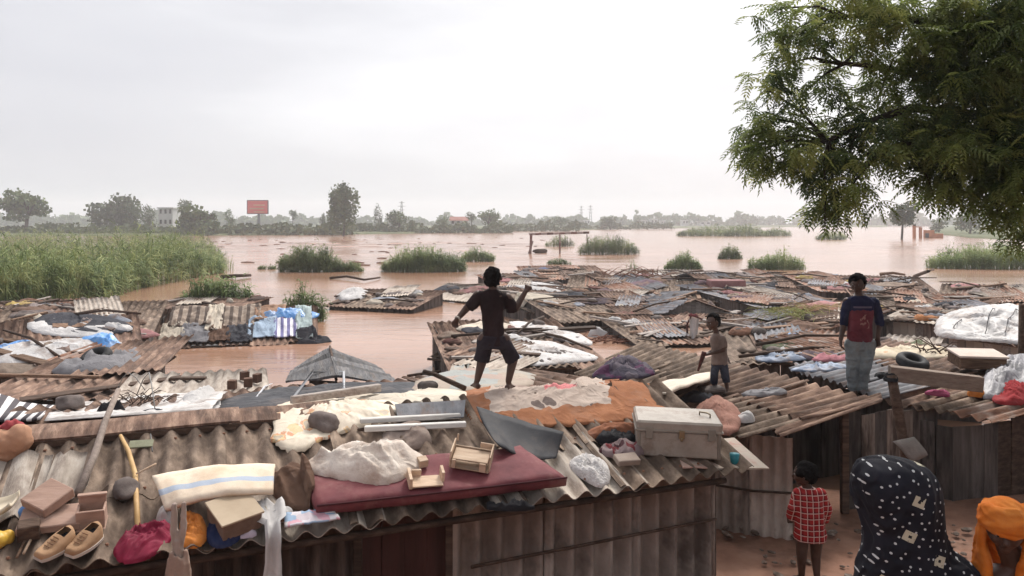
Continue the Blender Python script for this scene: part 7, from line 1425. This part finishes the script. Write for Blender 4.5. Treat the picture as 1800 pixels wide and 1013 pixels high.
# gantry over the water
rg = mat('gantry_paint', [A3(.10, .045, .035), A3(.2, .1, .085), A3(.3, .24, .22)], 1.2, .8, .2, 5, contrast=(.4, .6)); g0 = P(933, 446, 0); Yg = g0.y; k = Yg/FPX
gt = thing('gantry', 'rusty striped metal bar on posts standing in the flood', 'gantry', g0)
bar(gt, 'post', PD(934, 447, Yg)+V((0, 0, -.4)), PD(936, 412, Yg), .14, rg, True); bar(gt, 'post', PD(986, 446, Yg)+V((0, .5, -.4)), PD(986, 413, Yg)+V((0, .5, 0)), .09, rg, True); bar(gt, 'post', PD(1034, 440, Yg)+V((0, 1, -.4)), PD(1034, 412, Yg)+V((0, 1, 0)), .05, rg, True); bar(gt, 'brace', PD(930, 446, Yg)+V((0, .2, -.3)), PD(938, 424, Yg)+V((0, .2, 0)), .1, rg, True)
for i in range(10): a, b = PD(930+10.6*i, 414-.3*i, Yg+.1*i), PD(930+10.6*(i+1)-.6, 414-.3*(i+1), Yg+.1*(i+1)); bar(gt, 'bar_segment', a, b, .13, rg if i % 2 else mat('pale_bar', [A3(.35, .27, .25), A3(.45, .38, .36)], 2), True)
mk('driftwood', xf(rock_geo(.9, .5, .35, 3.3), frame(P(950, 445, 0))), woodd, None, 'clot of debris caught at the foot of the metal gantry', 'debris', smooth=True)
# brick ruin at right
Yr = CZ*FPX/(419-HY); k = Yr/FPX; rr = thing('brick_ruin', 'roofless orange brick ruin at the water edge on the right bank', 'ruin', PD(1630, 419, Yr)); br = mat('orange_brick', [A3(.34, .13, .06), A3(.5, .22, .11)], 1.2, .9, .3, 6)
for px, t, w in ((1607, 397, 4), (1618, 401, 4)): mk('pier', xf(cbox(w*k, .6, (419-t)*k+.3, .03), Matrix.Translation((PD(px, 419, Yr).x, Yr, -.2))), br, rr)
mk('wall', join(xf(cbox(18*k, .4, 15*k, .03), Matrix.Translation((PD(1634, 419, Yr).x, Yr+.3, -.1))), xf(cbox(16*k, .4, 9*k, .03), Matrix.Translation((PD(1652, 419, Yr).x, Yr+.6, -.1)))), br, rr); mk('lintel', xf(cbox(14*k, .5, 1.6*k, .02), Matrix.Translation((PD(1612, 400, Yr).x, Yr, PD(1612, 400, Yr).z))), br, rr)
mk('opening', xf(cbox(6*k, .1, 8*k, .02), Matrix.Translation((PD(1630, 419, Yr).x, Yr+.04, .1))), gl, rr)
# white scraps caught along the far edge under the billboard
for i, (px, w, lb) in enumerate(((428, 7, 'white rubble heap below the left of the billboard'), (447, 6, 'small pale rubble heap under the billboard mast'), (463, 7, 'pale rubble heap right of the billboard mast'))): q = P(px, 412.5, 0); mk('rubble_heap', xf(rock_geo(w*k*.9, 1, 1.1, i+5.1, 2), frame(q)), wht, None, lb, 'rubble heap', smooth=True)
# foamy standing waves and flotsam on the racing water
fo = mat('flotsam', [A3(.12, .06, .045), A3(.24, .14, .11)], 2, .8, .3)
cs = []
for i in range(90):
    x = rng.uniform(150, 1000) if i % 3 else rng.uniform(430, 720); y = rng.normal(428, 5) if i % 3 else rng.uniform(418, 470); q = P(x, max(418, y), 0); l = rng.uniform(.25, .8); cs.append(xf(rock_geo(l, .12, .09, float(i)*.77, 1), frame(q, UP, rng.normal(0, .25))))
mk('floating_debris', join(*cs), fo, None, kind='stuff', label='dark flecks of debris drifting on the racing flood')
# ------------------------------------------------------------------ humid air
hz = mat_h = bpy.data.materials.new('haze_air'); hz.use_nodes = True; nt = hz.node_tree; nt.nodes.clear(); o_ = N(nt, 'ShaderNodeOutputMaterial'); pv = N(nt, 'ShaderNodeVolumePrincipled')
pv.inputs['Color'].default_value = (.97, .975, 1.0, 1); pv.inputs['Density'].default_value = .0007; pv.inputs['Anisotropy'].default_value = .2; nt.links.new(pv.outputs[0], o_.inputs['Volume'])
hv = [V((x, y, z)) for z in (-6, 45) for y in (-60, 1560) for x in (-2500, 2500)]
mk('haze', (hv, [(0, 2, 3, 1), (4, 5, 7, 6), (0, 1, 5, 4), (2, 6, 7, 3), (0, 4, 6, 2), (1, 3, 7, 5)]), hz, None, kind='stuff', base=(0, 0, -6))
